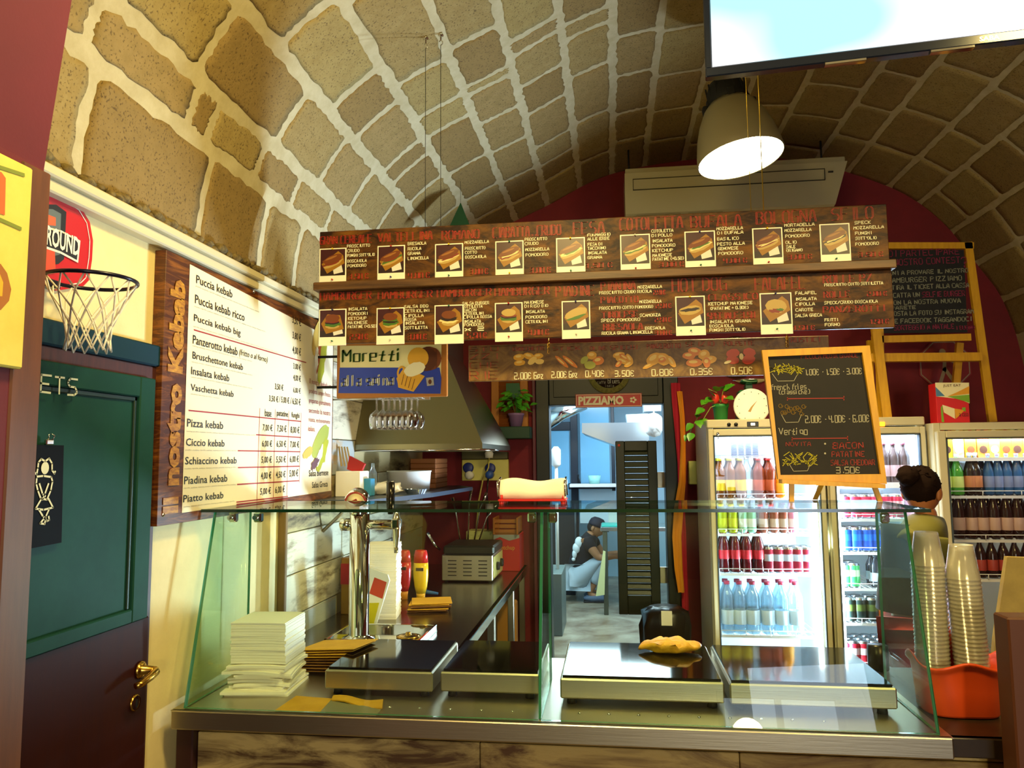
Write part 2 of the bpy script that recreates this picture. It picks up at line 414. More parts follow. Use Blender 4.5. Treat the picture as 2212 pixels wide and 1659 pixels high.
# joints read off the photograph, course by course (photo y unless the first entry is 'x')
J=[('x',[179,438,566,640]),('x',[200,417,459,561,638,710]),('x',[468,629,717,778]),('x',[663,765,812,867,886,918]),('x',[816,910,948,968,1009]),
 ('y',[80,166,183,248,312,377]),('y',[64,95,164,226,300,340,374]),('y',[32,65,149,250,338]),('y',[71,157,239,300]),('y',[58,157,235,300])]
def jy(ci,kind,val):
    phi=(PH[ci]+PH[ci+1])/2; X,Z=prof(phi)
    # line along Y at (X,Z): find Y whose projection matches
    lo,hi=.6,6
    for _ in range(40):
        mid=(lo+hi)/2; d=Vector((X,mid,Z))-CAM; zc=d.dot(FW)
        px=1106+FPX*d.dot(RI)/zc if zc>.05 else -9e9; py=829.5-FPX*d.dot(UP)/zc if zc>.05 else -9e9
        v=px if kind=='x' else py
        if v<val: lo=mid
        else: hi=mid
    return lo
def inview(P,mg=120):
    for p in P:
        d=p-CAM; zc=d.dot(FW)
        if zc<.1: continue
        x=1106+FPX*d.dot(RI)/zc;y=829.5-FPX*d.dot(UP)/zc
        if -mg<x<2212+mg and -mg<y<1659: return True
    return False
nst=0
for ci in range(len(PH)-1):
    js=[]
    if ci<len(J):
        js=sorted(jy(ci,J[ci][0],v) for v in J[ci][1])
    y=js[-1] if js else 1.2+random.uniform(0,.3)
    while y<YB-.55:
        y+=random.choice((.33,.38,.42,.36,.45)) if ci>1 else random.choice((.36,.42)); js.append(y)
    y=js[0]
    while y>1.2: y-=random.uniform(.34,.46); js.insert(0,y)
    js.append(YB+.02)
    far=ci>=9
    for a,b in zip(js,js[1:]):
        if b-a<.05: continue
        ph0,ph1=PH[ci],PH[ci+1]
        x0,z0=prof(ph0);x1,z1=prof(ph1)
        if not inview([Vector((x,yy,z)) for x,z in ((x0,z0),(x1,z1)) for yy in (a,b)]): continue
        arc=math.hypot(x1-x0,z1-z0)
        half=.023 if ci<4 else .020 if ci<9 else .015
        thin=min(half*.85,(b-a)*.28)
        G=15 if ci<10 else 11; vs=[];top=[]
        seed=random.random()*99
        ef=[]
        for _ in range(4):
            ww=0;e_=[]
            for q in range(G): ww=ww*.6+random.uniform(-1,1)*.7; e_.append(ww*.6+random.uniform(-1,1)*.6)
            ef.append(e_)
        amp=.008 if not far else .004
        for i in range(G):
            for j in range(G):
                s=i/(G-1);t=j/(G-1)
                # inset from each edge with ragged noise
                e0=half*(0 if ci==0 else 1)+amp*ef[0][j]; e1=half+amp*ef[1][j]; f0=thin*.85+amp*ef[2][i]; f1=thin*.85+amp*ef[3][i]
                sa=(e0+(arc-e0-e1)*s)/arc; ya=a+f0+(b-a-f0-f1)*t
                # soften the corners
                cr=.006
                ds=min(s,1-s);dt=min(t,1-t)
                ph=ph0+(ph1-ph0)*sa
                if ds==0 and dt==0: ph+= (ph1-ph0)*(cr/arc)*(1 if s==0 else -1); ya+=cr*(1 if t==0 else -1)
                X,Z=prof(ph); nn=pnorm(ph)
                edge=(ds==0 or dt==0)
                h=.0008+(0 if edge else .0010)+random.uniform(-.0004,.0004)
                top.append(Vector((X,ya,Z))+nn*h)
        per=[(0,j) for j in range(G)]+[(i,G-1) for i in range(1,G)]+[(G-1,j) for j in range(G-2,-1,-1)]+[(i,0) for i in range(G-2,0,-1)]
        mb=MB(); fs=[(i*G+j,i*G+j+1,(i+1)*G+j+1,(i+1)*G+j) for i in range(G-1) for j in range(G-1)]
        base=len(top); nn=pnorm((ph0+ph1)/2)
        vs=top+[top[i*G+j]-nn*.006 for i,j in per]
        m_=len(per)
        mb.add(vs,fs,True)
        b0=0
        for q in range(m_):
            q2=(q+1)%m_
            mb.F.append([per[q][0]*G+per[q][1],base+q,base+q2,per[q2][0]*G+per[q2][1]]);mb.MI.append(0);mb.S.append(False)
        mb.build('stone',random.choice(M_st),ceil); nst+=1
print('stones',nst)
# ---- floor, walls
fl=struct('floor')
M_floor=mat('worn_marble_floor','#a39a84',.3,col2='#5a4028',noise=.5,nscale=3,lo=.35,hi=.7,detail=12)
MB().box(-3.2,3.4,-4.2,YB,-.05,0).build('floor_slab',mat('dark_floor','#4a3f35',.5,col2='#3a3029',nscale=4),fl)
MB().box(-1.6,2.6,YB,10.6,-.05,0).build('kitchen_floor_slab',M_floor,fl)
wl=struct('wall_left')
MB().box(XL-.12,XL,.6,YB,0,2.25).build('plaster',M_cream,wl)
bs=struct('trim_1')
mb=MB(); mb.box(XL-.01,XL+.035,1.16,YB,2.195,2.225,.004).box(XL-.01,XL+.05,1.16,YB,2.225,2.25,.004)
mb.build('cornice_moulding',mat('cornice_paint','#cfc39a',.6),bs)
# crumbly rough line of mortar above the moulding
mb=MB()
y=1.2
while y<3.6:
    r=random.uniform(.008,.02); mb.ell((XL+.02+random.uniform(-.005,.012),y,2.262+random.uniform(-.006,.014)),r,r*1.8,r*.8,6,4); y+=random.uniform(.012,.03)
o=mb.build('crumbled_mortar_line',mat('crumbled_mortar','#7f6c3c',.95,col2='#4a3c1e',nscale=60),bs,kind='stuff')
# pier with the red paint at the near left
wr=struct('wall_front_left')
P0=at(95,365,Y=1.15);P1=at(155,0,Y=1.15);P2=at(8,1659,Y=1.15)
ex=lambda z: P0.x+(P1.x-P0.x)*max(0,(z-P0.z)/(P1.z-P0.z)) 
mb=MB(); mb.prism([(-3.2,1.15,0),(P0.x,1.15,0),(P0.x,1.15,P0.z),(ex(2.9),1.15,2.9),(ex(2.9)+.1,1.15,3.6),(-3.2,1.15,3.6)],(0,-2.4,0))
mb.build('red_plaster',M_red,wr)
cp=struct('trim_2')
mb=MB(); a0=at(97,372,Y=1.155)
mb.box(P0.x-.028,P0.x+.003,1.10,1.165,0,a0.z,.003); mb.build('corner_batten',mat('brown_corner_wood','#6a3b1c',.5,col2='#5a3018',nscale=5,stretch=(10,10,1)),cp)
# back wall with the doorway
DX0,DX1,DZ=-.47,.415,2.32
wb=struct('wall_back')
mb=MB(); mb.box(XL-.1,DX0,YB,YB+.12,0,DZ).box(DX1,2.6,YB,YB+.12,0,DZ)
mb.prism([(x,YB,z) for x,z in [(XL-.1,DZ)]+[(x,z+.05) for x,z in PR if z>DZ]+[(2.55,DZ)]],(0,.12,0))
mb.build('red_plaster',mat('red_back_wall','#7c1220',.75,col2='#6c0e1a',nscale=3,bump=.05,bscale=150),wb)
wrt=struct('wall_right'); MB().box(2.475,2.6,-4.2,YB,0,2.2).build('red_plaster',M_red,wrt)
# room behind the photographer
wrr=struct('wall_rear')
mb=MB(); mb.box(-3.2,1.0,-4.3,-4.2,0,3.9).box(2.2,3.4,-4.3,-4.2,0,3.9).box(1.0,2.2,-4.3,-4.2,2.35,3.9)
mb.build('cream_plaster',M_cream,wrr)
wn=struct('window_2')
mb=MB()
for x in (1.0,1.56,2.14): mb.box(x,x+.06,-4.22,-4.14,0,2.35)
for z in (0,.9,2.29): mb.box(1.0,2.2,-4.22,-4.14,z,z+.06)
mb.build('window_frame',M_matblack,wn)
MB().box(1.03,2.17,-4.20,-4.19,.05,2.3).build('daylit_pane',mat('street_daylight','#dff0ff',.5,emit=2.2),wn)
wlf=struct('wall_near_left'); MB().box(-3.2,-3.1,-4.2,-1.2,0,3.9).build('cream_plaster',M_cream,wlf)
# doorway frame
d2=struct('door_2')
M_dg=mat('black_green_frame','#0b1310',.4)
jl=at(1188,1000,Y=YB).x; jr=at(1436,1000,Y=YB).x; hz=at(1310,874,Y=YB).z
MB().box(DX0-.01,jl,YB-.03,YB+.14,0,DZ,.004).build('jamb',M_dg,d2)
MB().box(jr,DX1+.01,YB-.03,YB+.14,0,DZ,.004).build('jamb',M_dg,d2)
mb=MB(); mb.box(jl,jr,YB-.02,YB+.13,hz,DZ,.004); mb.box(jl+.03,jr-.03,YB-.028,YB-.02,hz+.05,hz+.2,.003); mb.build('header_panel',M_dg,d2)
# purple-red casing strip left of the doorway
a=at(1150,900,Y=YB-.03).x
MB().box(a,DX0-.01,YB-.05,YB,0,2.2,.004).build('casing_strip',mat('plum_casing','#5c1f2f',.5),d2)
# ---- toilet door on the left wall
d1=struct('door_1')
XD=XL+.022
def yz(px,py,X=XD):
    p=at(px,py,X=X); return p.y,p.z
yc=yz(345,900)[0]; yg=yz(322,1000)[0]; yp=yz(289,1000)[0]
ztt=yz(110,690)[1]; ztb=yz(330,790)[1]; zgt=yz(322,818)[1]; zgb=yz(290,1341)[1]; zpt=yz(289,857)[1]; zpb=yz(270,1318)[1]
Y0=1.17
MB().box(XL,XD-.006,Y0,yc,0,ztb,.003).build('casing',M_brown,d1)
MB().box(XL,XD+.004,Y0,yc-.002,ztb,ztt,.004).build('lintel_board',M_teal,d1)
M_low=mat('dark_maroon_door','#35100f',.55,spec=.15,col2='#2f0e12',nscale=6,stretch=(10,10,1))
mb=MB(); mb.box(XL,XD+.002,Y0,yc-.018,.02,zgb,.003); mb.build('lower_panel',M_low,d1)
mb=MB(); mb.box(XD-.008,XD+.012,yp,yg,zgb,zgt,.003).box(XD-.008,XD+.012,Y0,yp,zpt,zgt,.003); mb.box(XD-.008,XD+.012,Y0,yp,zgb,zpb,.003)
mb.build('panel_frame',M_green,d1)
mb=MB(); mb.box(XL,XD-.002,Y0,yp,zpb,zpt); mb.build('upper_panel',M_green,d1)
# mitre line and a bead coloured dark for the shade in the groove
mb=MB(); mb.box(XD-.004,XD+.004,yp-.012,yp,zpb,zpt,.002).box(XD-.004,XD+.004,Y0,yp,zpt-.012,zpt,.002); mb.build('bead',mat('groove_shade_green','#0c2b24',.5),d1)
bd=Bd('X',XD+.012); mb=MB()
chalk(bd,mb,'TOILETS',-34,792,165,832,wd=.0045,jit=.15)
mb.build('lettering',mat('white_marker','#d8dcc0',.6),d1)
# handle and escutcheon
h=at(300,1447,X=XD); mb=MB()
mb.lathe([(.022,0),(.023,.004),(.016,.009),(.012,.012),(.010,.045)],(XD+.003,h.y,h.z),14,axis='x')
mb.tube([(XD+.045,h.y,h.z),(XD+.052,h.y-.008,h.z-.001),(XD+.055,h.y-.035,h.z-.007),(XD+.052,h.y-.068,h.z-.014),(XD+.045,h.y-.082,h.z-.017)],[.010,.0105,.0095,.009,.0075],10)
mb.build('door_handle',M_brass,d1)
e=at(288,1518,X=XD); mb=MB(); mb.lathe([(.021,0),(.022,.003),(.018,.006)],(XD+.003,e.y,e.z),16,axis='x'); mb.m(1); mb.box(XD+.0085,XD+.0095,e.y-.003,e.y+.003,e.z-.011,e.z+.009)
mb.build('keyhole_plate',[M_brass,M_matblack],d1)
# plank cladding on the left wall and behind the back counter
pw=struct('wall_cladding')
M_pl=[mat('weathered_plank_'+n,a,.6,noise=.25,nscale=4,col2=b,bump=.1,bscale=30,stretch=(1,.6,3),lo=.50,hi=.66,detail=13) for n,a,b in (('pale','#cfc8ac','#4e3c22'),('bluish','#a3abaa','#b98f42'),('ochre','#b9a878','#4a3a22'),('white','#d6d0b8','#6e5a38'))]
yp0=at(617,1130,X=XL+.02).y
z=.3;i=0
while z<2.18:
    hgt=random.choice((.16,.19,.21)); y=yp0; 
    y2=yp0+random.uniform(.5,1.4)
    zz=min(z+hgt,2.19)
    for a_,b_ in ((yp0,y2),(y2,YB-.01)):
        MB().box(XL,XL+.02+random.uniform(-.002,.002),a_+.0015,b_-.0015,z+.002,zz-.002,.002).build('plank',M_pl[(i*3+(a_!=yp0))%4],pw)
    z+=hgt;i+=1
MB().box(XL,XL+.03,yp0-.022,yp0,.3,2.19,.003).build('edge_batten',mat('batten_brown','#7a5a26',.5),pw)
# ---- kitchen beyond the doorway
M_kw=mat('pale_blue_kitchen_wall','#a4c3d2',.5)
wk=struct('wall_kitchen')
mb=MB(); mb.box(-1.6,2.6,10.5,10.6,0,2.7).box(-1.62,-1.5,YB+.12,10.5,0,2.7).box(2.5,2.62,YB+.12,10.5,0,2.7); mb.build('tiled_plaster',M_kw,wk)
ck=struct('ceiling_kitchen'); MB().box(-1.6,2.6,YB+.12,10.6,2.7,2.76).build('white_plaster',mat('kitchen_white','#e8f1f5',.6),ck)
w1=struct('window_1'); YW=9.6
M_wf=mat('dark_blue_window_frame','#0e1c28',.4)
def xz(px,py,Y): p=at(px,py,Y=Y); return p.x,p.z
mb=MB()
def fr(px0,py0,px1,py1,Y=YW,d=.06):
    x0,z1=xz(px0,py0,Y);x1,z0=xz(px1,py1,Y); mb.box(x0,x1,Y-d/2,Y+d/2,z0,z1,.004)
fr(1231,876,1252,1180);fr(1318,860,1330,1060);fr(1188,912,1232,930);fr(1228,1044,1330,1056);fr(1252,862,1320,872)
mb.build('window_frame',M_wf,w1)
M_pane=mat('pale_blue_glazing','#74aecd',.15)
for a in ((1188,930,1232,1110),(1252,872,1318,1044)):
    x0,z1=xz(a[0],a[1],YW);x1,z0=xz(a[2],a[3],YW); MB().box(x0,x1,YW-.01,YW+.01,z0,z1).build('pane',M_pane,w1)
x0,z1=xz(1252,1056,YW);x1,z0=xz(1330,1130,YW)
MB().box(x0,x1,YW-.02,YW+.02,z0,z1).build('lower_panel',mat('kitchen_white_panel','#cfe3ea',.4),w1)
x,z=xz(1249,1030,YW-.05); MB().box(x-.01,x+.01,YW-.07,YW-.03,z-.12,z+.03,.004).tube([(x,YW-.08,z),(x+.03,YW-.09,z-.1)],.01,6).build('window_handle',M_matblack,w1)
# ================================================================ COUNTER AND GLASS CASE
CX0,CX1=-1.235,2.3; CF=2.02; CBk=2.66
cnt=thing('service_counter','stainless steel topped service counter with weathered plank front','counter',(0,2.3,0))
mb=MB(); mb.box(-1.215,.80,CF,CBk,ZC-.003,ZC,0); mb.box(-1.215,.80,CF-.002,CF+.012,ZC-.052,ZC,.004)
mb.build('steel_worktop',M_steel,cnt)
mb=MB(); mb.box(.80,CX1,CF+.012,CBk,ZC-.006,ZC-.003); mb.box(.80,CX1,CF+.01,CF+.03,ZC-.05,ZC-.003,.003); mb.build('dark_side_worktop',mat('dark_worktop','#3a2a1c',.35,col2='#2b1f15',nscale=8),cnt)
M_cf=[mat('counter_plank_'+n,a,.6,noise=.8,nscale=4,col2=b,bump=.12,bscale=30,stretch=(1,3,4),lo=.42,hi=.62,detail=12) for n,a,b in (('a','#b89f62','#5a3a1c'),('b','#a58c52','#6b4a25'),('c','#c4ad72','#54381e'))]
z=.1;i=0
while z<ZC-.055:
    z2=min(z+.125,ZC-.053); xs=[-1.16,-.5+random.uniform(-.3,.3),.4+random.uniform(-.2,.3),1.3,CX1]
    for a,b in zip(xs,xs[1:]):
        MB().box(a+.001,b-.001,CF+.045,CF+.06,z+.0015,z2-.0015,.002).build('plank',M_cf[i%3],cnt); i+=1
    z=z2
MB().box(-1.21,-1.16,CF+.02,CF+.09,0,ZC-.052,.004).build('corner_post',mat('dark_red_post','#2d0d0d',.5),cnt)
MB().box(-1.2,CX1,CF+.065,CBk-.03,.08,ZC-.06).build('body',M_matblack,cnt)
# glass case
gc=thing('glass_display_case','clear slant-fronted glass sneeze guard case standing on the steel counter','display case',(-.2,2.3,ZC))
GT=1.45; gyb,gyt,gyr=CF+.012,2.165,2.40; gx0,gx1,gm=-1.185,.775,-.20
T=.008
def slab(mb,a,b,c,d,t):  # quad a,b,c,d extruded by vector t, faces 0/1 = panes (mat0), sides = edge (mat1)
    P=[Vector(p) for p in (a,b,c,d)]; Q=[p+Vector(t) for p in P]
    mb.m(0); mb.add(P+Q,[(3,2,1,0),(4,5,6,7)]); mb.m(1); mb.add(P+Q,[(i,(i+1)%4,4+(i+1)%4,4+i) for i in range(4)])
for nm,xa,xb in (('front_pane',gx0,gm-.004),('front_pane',gm+.004,gx1)):
    mb=MB(); slab(mb,(xa,gyb,ZC+.002),(xb,gyb,ZC+.002),(xb,gyt,GT-.003),(xa,gyt,GT-.003),(0,T,0)); mb.build(nm,[M_glass,M_gedge],gc)
for nm,x in (('side_pane',gx0-.004),('side_pane',gx1-.004),('divider_pane',gm-.004)):
    mb=MB(); slab(mb,(x,gyb+.012,ZC+.002),(x,gyr,ZC+.002),(x,gyr,GT-.003),(x,gyt+.01,GT-.003),(T,0,0)); mb.build(nm,[M_sglass,M_gedge],gc)
M_top=clear('glass_top_shelf','#dfeee4',.10)
mb=MB(); slab(mb,(-1.24,gyt-.02,GT-.003),(.83,gyt-.02,GT-.003),(.83,2.57,GT-.003),(-1.24,2.57,GT-.003),(0,0,.009)); mb.build('top_pane',[M_top,mat('dark_green_glass_edge','#10301f',.12,coat=.6)],gc)
for x in (gx0+.05,gx0+.13,gm-.03,gm+.03,gx1-.05):
    mb=MB(); mb.box(x-.012,x+.012,gyt+.012,gyt+.035,GT-.035,GT-.006,.004).tube([(x,gyt+.02,GT-.02),(x,gyt-.004,GT-.02)],.007,8); mb.build('clamp',M_chrome,gc)
for k in range(11):
    x=-.05+k*.078
    if k<9: MB().lathe([(.0045,0),(.004,.002),(.0,.0035)],(x-.05,2.105,ZC+.0005),8).build('rivet',M_chrome,cnt)
for k in range(5): MB().lathe([(.0045,0),(.004,.002),(.0,.0035)],(-.62+.085*k,2.10,ZC+.0005),8).build('rivet',M_chrome,cnt)
# hot plates
def hotplate(x0,x1,y0,y1,lab,tilt=0):
    t=thing('hot_plate',lab,'hot plate',((x0+x1)/2,(y0+y1)/2,ZC),'black glass hot plates in the counter')
    mb=MB(); mb.box(x0,x1,y0,y1,ZC+.018,ZC+.072,.004); mb.build('steel_body',M_steel,t)
    mb=MB(); mb.box(x0+.006,x1-.006,y0+.012,y1-.006,ZC+.072,ZC+.078,.002); mb.build('glass_surface',M_dark,t)
    for x in (x0+.03,x1-.03):
        for y in (y0+.03,y1-.03): MB().lathe([(.014,0),(.012,.02)],(x,y,ZC),8).build('foot',M_matblack,t)
hotplate(-.84,-.52,2.185,2.55,'black glass hot plate with steel body next to the brown paper bags')
hotplate(-.50,-.215,2.195,2.56,'black glass hot plate left of the glass divider')
hotplate(-.155,.287,2.165,2.57,'black glass hot plate with a yellow pastry lying on its rear edge')
hotplate(.30,.725,2.16,2.57,'black glass hot plate at the right end of the glass case')
# yellow fried pastry
p=at(1450,1412,Z=ZC+.085); mb=MB(); mb.ell((p.x,2.46,ZC+.079+.017),.093,.05,.017,30,14)
for v in mb.V:
    u=(v.x-p.x)/.093; d=.004*math.sin(v.x*120+v.y*60)+.003*math.sin(v.y*170+v.x*40)
    v.y+=.012*u*u-.004+d; v.z+= (.006*math.cos(u*2.2)+d*.8)*(1 if v.z>ZC+.09 else 0); v.z=max(v.z,ZC+.0788)
    v.x+=d
o=mb.build('fried_pastry',mat('golden_dough','#f2b416',.6,col2='#dd960e',nscale=25,bump=.3,bscale=60))
solo(recentre(o,(p.x,2.46,ZC+.079)),'golden yellow fried pastry lying on the black hot plate','pastry')
# napkin stack left
def napstack(lab,cx,cy,w_,h,rot,z0=ZC,seedv=1,cat='napkins',flare=True):
    rnd=random.Random(seedv)
    t=thing('napkin_stack',lab,cat,(cx,cy,z0))
    mb=MB(); z=z0; i=0
    H=h
    while z<z0+H-.0005:
        th=rnd.uniform(.005,.009); th=min(th,z0+H-z); f=(z-z0)/H
        amp=.012 if (flare and f<.42) else .0018
        dx,dy=rnd.uniform(-amp,amp),rnd.uniform(-amp,amp); da=rot+rnd.uniform(-.12,.12)*(1 if flare and f<.42 else .08)
        if flare and f<.08: wv=w_*1.14
        elif flare and .30<f<.42: wv=w_*1.07
        else: wv=w_
        mb.T=Matrix.Translation((cx+dx,cy+dy,z))@Matrix.Rotation(da,4,'Z')
        # softly bowed slab with a folded front edge
        N=5;vs=[]
        for kk in (0,1):
            for a in range(N):
                for b in range(N):
                    u=(a/(N-1)-.5);v=(b/(N-1)-.5)
                    sag=(-.004*(abs(u)*2)**3-.003*(abs(v)*2)**3)*(1 if flare and f<.42 else .25)*(1 if z>z0+.01 else 0)
                    vs.append((u*wv,v*wv,kk*th*.93+sag))
        g=lambda kk,a,b:kk*N*N+a*N+b; fs=[]
        for a in range(N-1):
            for b in range(N-1):
                fs.append((g(1,a,b),g(1,a+1,b),g(1,a+1,b+1),g(1,a,b+1))); fs.append((g(0,a,b+1),g(0,a+1,b+1),g(0,a+1,b),g(0,a,b)))
        for a in range(N-1):
            fs.append((g(0,a,0),g(0,a+1,0),g(1,a+1,0),g(1,a,0)));fs.append((g(1,a,N-1),g(1,a+1,N-1),g(0,a+1,N-1),g(0,a,N-1)))
            fs.append((g(1,0,a),g(1,0,a+1),g(0,0,a+1),g(0,0,a)));fs.append((g(0,N-1,a),g(0,N-1,a+1),g(1,N-1,a+1),g(1,N-1,a)))
        mb.add(vs,fs); z+=th
    mb.T=None
    mb.build('napkins',M_nap,t,kind='stuff')
    return t
napstack('tall uneven stack of white paper napkins at the left end of the glass case',-1.045,2.255,.165,.205,.05,seedv=3)
# brown paper bags stack beside it
t=thing('paper_bag_stack','stack of yellow-brown paper bags leaning out behind the white napkins','paper bags',(-.84,2.45,ZC))
for i in range(9):
    mb=MB(); mb.T=Matrix.Translation((-.93+random.uniform(-.004,.004)+i*.0035,2.44+random.uniform(-.004,.004),ZC+.012+i*.0085))@Matrix.Rotation(-.35+random.uniform(-.05,.05)+i*.012,4,'Z')@Matrix.Rotation(-.10,4,'Y')
    mb.box(-.10,.115,-.07,.07,0,.0028,.001); mb.T=None
    mb.build('paper_bag',M_kraft if i>4 else mat('brown_kraft_paper','#8a5a1c',.75,col2='#74480f',nscale=12),t)
# sheets lying flat
def sheet(lab,pts,m,th=.0012,z=ZC,curl=0):
    P=[at(px,py,Z=z) for px,py in pts]; c=sum(P,Vector())/len(P)
    mb=MB(); mb.prism([(q.x,q.y,z+.0004) for q in P][::1],(0,0,th)); o=mb.build('paper_sheet',m); return solo(recentre(o,c),lab,'paper')
sheet('yellow paper sheet lying flat on the steel counter before the napkins',[(593,1536),(640,1504),(718,1510),(690,1540)],M_kraft)
sheet('translucent film-lined paper lying under the folded yellow bag',[(690,1541),(716,1512),(824,1533),(812,1546)],mat('greaseproof_film','#8a8568',.25))
o=None
mb=MB(); P=[at(px,py,Z=ZC) for px,py in ((716,1515),(722,1506),(828,1516),(826,1534))]
vs=[];fs=[]
for i in range(9):
    s=i/8; a=P[0].lerp(P[3],s);b=P[1].lerp(P[2],s)
    for j in range(4):
        tt=j/3; q=a.lerp(b,tt); vs.append((q.x,q.y,ZC+.004+.006*math.sin(tt*3)+.004*math.sin(s*7)))
for i in range(8):
    for j in range(3): fs.append((i*4+j,(i+1)*4+j,(i+1)*4+j+1,i*4+j+1))
nv=len(vs); vs+=[(x,y,z-.0035) for x,y,z in vs]; fs+=[tuple(nv+q for q in f[::-1]) for f in fs]
for i in range(8): fs.append((i*4,nv+i*4,nv+(i+1)*4,(i+1)*4)); fs.append((i*4+3,(i+1)*4+3,nv+(i+1)*4+3,nv+i*4+3))
fs.append((0,1,2,3,nv+3,nv+2,nv+1,nv)); fs.append((32,nv+32,nv+33,nv+34,nv+35,35,34,33))
mb.add(vs,fs); o=mb.build('folded_bag',M_kraft); solo(recentre(o,(-.75,2.1,ZC)),'folded yellow paper bag lying in front of the hot plate','paper bag')
# orange basket with cups
bk=at(2070,1560,Z=ZC); BX,BY=.900,2.235
t=thing('orange_basket','orange plastic basket with wavy rim holding plastic cup stacks','basket',(BX,BY,ZC))
mb=MB(); n=48;vs=[];fs=[];prof_=[(.100,.0),(.103,.004),(.108,.05),(.114,.088),(.120,.098),(.126,.102),(.126,.097),(.119,.092),(.109,.083),(.103,.045),(.097,.008)]
def sup(a,rx,ry,p=3.2):
    c,s=math.cos(a),math.sin(a); r=(abs(c)**p+abs(s)**p)**(-1/p); return rx*r*c,ry*r*s
for r,h in prof_:
    r*=.9
    for j in range(n):
        a=2*math.pi*j/n; x,y=sup(a,r,r*.78); hh=h*1.35+(.012*math.cos(4*a)+.006*math.cos(2*a))*min(1,max(0,(h-.03)/.06))
        vs.append((BX+x,BY+y,ZC+hh))
k=len(prof_)
for i in range(k-1):
    for j in range(n): fs.append((i*n+j,i*n+(j+1)%n,(i+1)*n+(j+1)%n,(i+1)*n+j))
mb.add(vs,fs,True); mb.F.append(list(range(n))[::-1]);mb.MI.append(0);mb.S.append(False); mb.F.append([(k-1)*n+j for j in range(n)]);mb.MI.append(0);mb.S.append(False)
mb.build('basket_shell',M_orange,t)
mb=MB(); hp=[(BX-.030,BY+.035,ZC+.03),(BX+.030,BY+.035,ZC+.03),(BX+.030,BY+.035,ZC+.15)]+[(BX+.030*math.cos(q*math.pi/8),BY+.035,ZC+.185+.022*math.sin(q*math.pi/8)) for q in range(9)]+[(BX-.030,BY+.035,ZC+.15)]
mb.prism(hp,(0,.008,0)); mb.build('divider_tab',M_orange,t)
cup=None
mb=MB(); mb.lathe([(.029,.0),(.0295,.002),(.042,.086),(.0435,.087),(.0435,.090),(.041,.0905),(.0405,.086),(.0285,.004),(.0,.0035)],(0,0,0),18)
# cups stand upside down in the stack: rim below
mbv=mb
for v in mbv.V: v.z=.0905-v.z
mbv.F=[f[::-1] for f in mbv.F]
cup=mbv.build('plastic_cup',M_cup)
def cupstack(x,y,z0,count,step,which,lean=(0,0)):
    global cup
    for i in range(count):
        loc=(x+lean[0]*i,y+lean[1]*i,z0+step*i); rr=(random.uniform(-.01,.01),random.uniform(-.01,.01),random.uniform(0,3))
        lab='translucent plastic cup nested in the %s cup stack'%which if i<count-1 else 'topmost translucent plastic cup of the %s cup stack'%which
        if cup.get('used'): c=dup(cup,loc,lab,rr)
        else: c=cup; c.location=loc; c['used']=1; c['label']=lab
        c['category']='cup'; c['group']='cups of the %s stack'%which if i<count-1 else ''
        if i==count-1: del c['group']
        WPOS[c.name]=Vector(loc)
cupstack(BX-.052,BY+.01,ZC+.006,36,.0106,'left',(.00008,0))
cupstack(BX+.042,BY-.012,ZC+.006,33,.0106,'right',(-.0004,0))
del cup['used']
# ================================================================ BOARDS
YBd=2.60
mn=thing('hanging_menu_board','long stained wooden menu board in two tiers with a ledge, pinned photos and red lettering','menu board',(0,YBd,2.0))
b0=Bd('Y',YBd)
zt=2.43; zl0,zl1=2.206,2.236; zb=2.014; xl,xr=-1.042,.925
M_edge=mat('board_edge','#2a1409',.5)
mb=MB(); mb.box(xl,xr,YBd,YBd+.018,zl1,zt,.002); mb.build('upper_panel',M_osb,mn)
mb=MB(); mb.box(xl,xr+.004,YBd,YBd+.018,zb,zl0,.002); mb.build('lower_panel',M_osb,mn)
mb=MB(); mb.box(xl-.012,xr+.012,YBd-.028,YBd+.03,zl0,zl1,.003); mb.build('ledge',M_osb2,mn)
red=MB();wht=MB()
z4=lambda x,y:(660+x/3.456,480+y/3.456)
z5=lambda x,y:(1280+x/3.253,440+y/3.253)
def ck(mb,zf,txt,x0,y0,x1,y1,ry=None,**k):
    a=zf(x0,y0);b=zf(x1,y1); chalk(b0,mb,txt,a[0],a[1],b[0],b[1],**k)
for zf,txt,x0,y0,x1,y1 in ((z4,'GRAN CEREALE',112,110,490,168),(z4,'VALTELLINA',545,86,945,148),(z4,'ROMANO',1022,68,1295,132),(z4,'CIABATTA..CRUDO',1400,42,1905,118),(z4,'FESA',2000,5,2230,92),
    (z5,'COTOLETTA',192,108,632,190),(z5,'BUFALA',690,92,1045,170),(z5,'BOLOGNA',1150,62,1570,145),(z5,'SFILO',1680,35,1970,118)):
    ck(red,zf,txt,x0,y0,x1,y1,wd=.0013,double=.0019,jit=.10)
for zf,txt,x0,y0,x1,y1 in ((z4,'HAMBURGER',112,530,490,585),(z4,'HAMBURGER',545,522,945,575),(z4,'CLASSICO',1150,500,1150,500)) :
    if x1>x0: ck(red,zf,txt,x0,y0,x1,y1,wd=.0013,double=.0017,jit=.10)
for zf,txt,x0,y0,x1,y1 in ((z4,'HAMBURGER',985,508,1385,560),(z4,'HAMBURGER',1415,495,1820,552),(z4,'PIADINE',1870,482,2150,556),(z5,'PIANINA',60,555,300,610),(z5,'HOT DOG',560,530,940,620),(z5,'FALAFEL',1140,520,1490,610),(z5,'ROLLE PZ',1620,505,1960,560)):
    ck(red,zf,txt,x0,y0,x1,y1,wd=.0013,double=.0017,jit=.10)
def rows(zf,lst,h=24,wd=.0020,mb_=None,**k):
    for txt,x0,x1,y in lst: ck(mb_ or wht,zf,txt,x0,y,x1,y+h,wd=wd,**k)
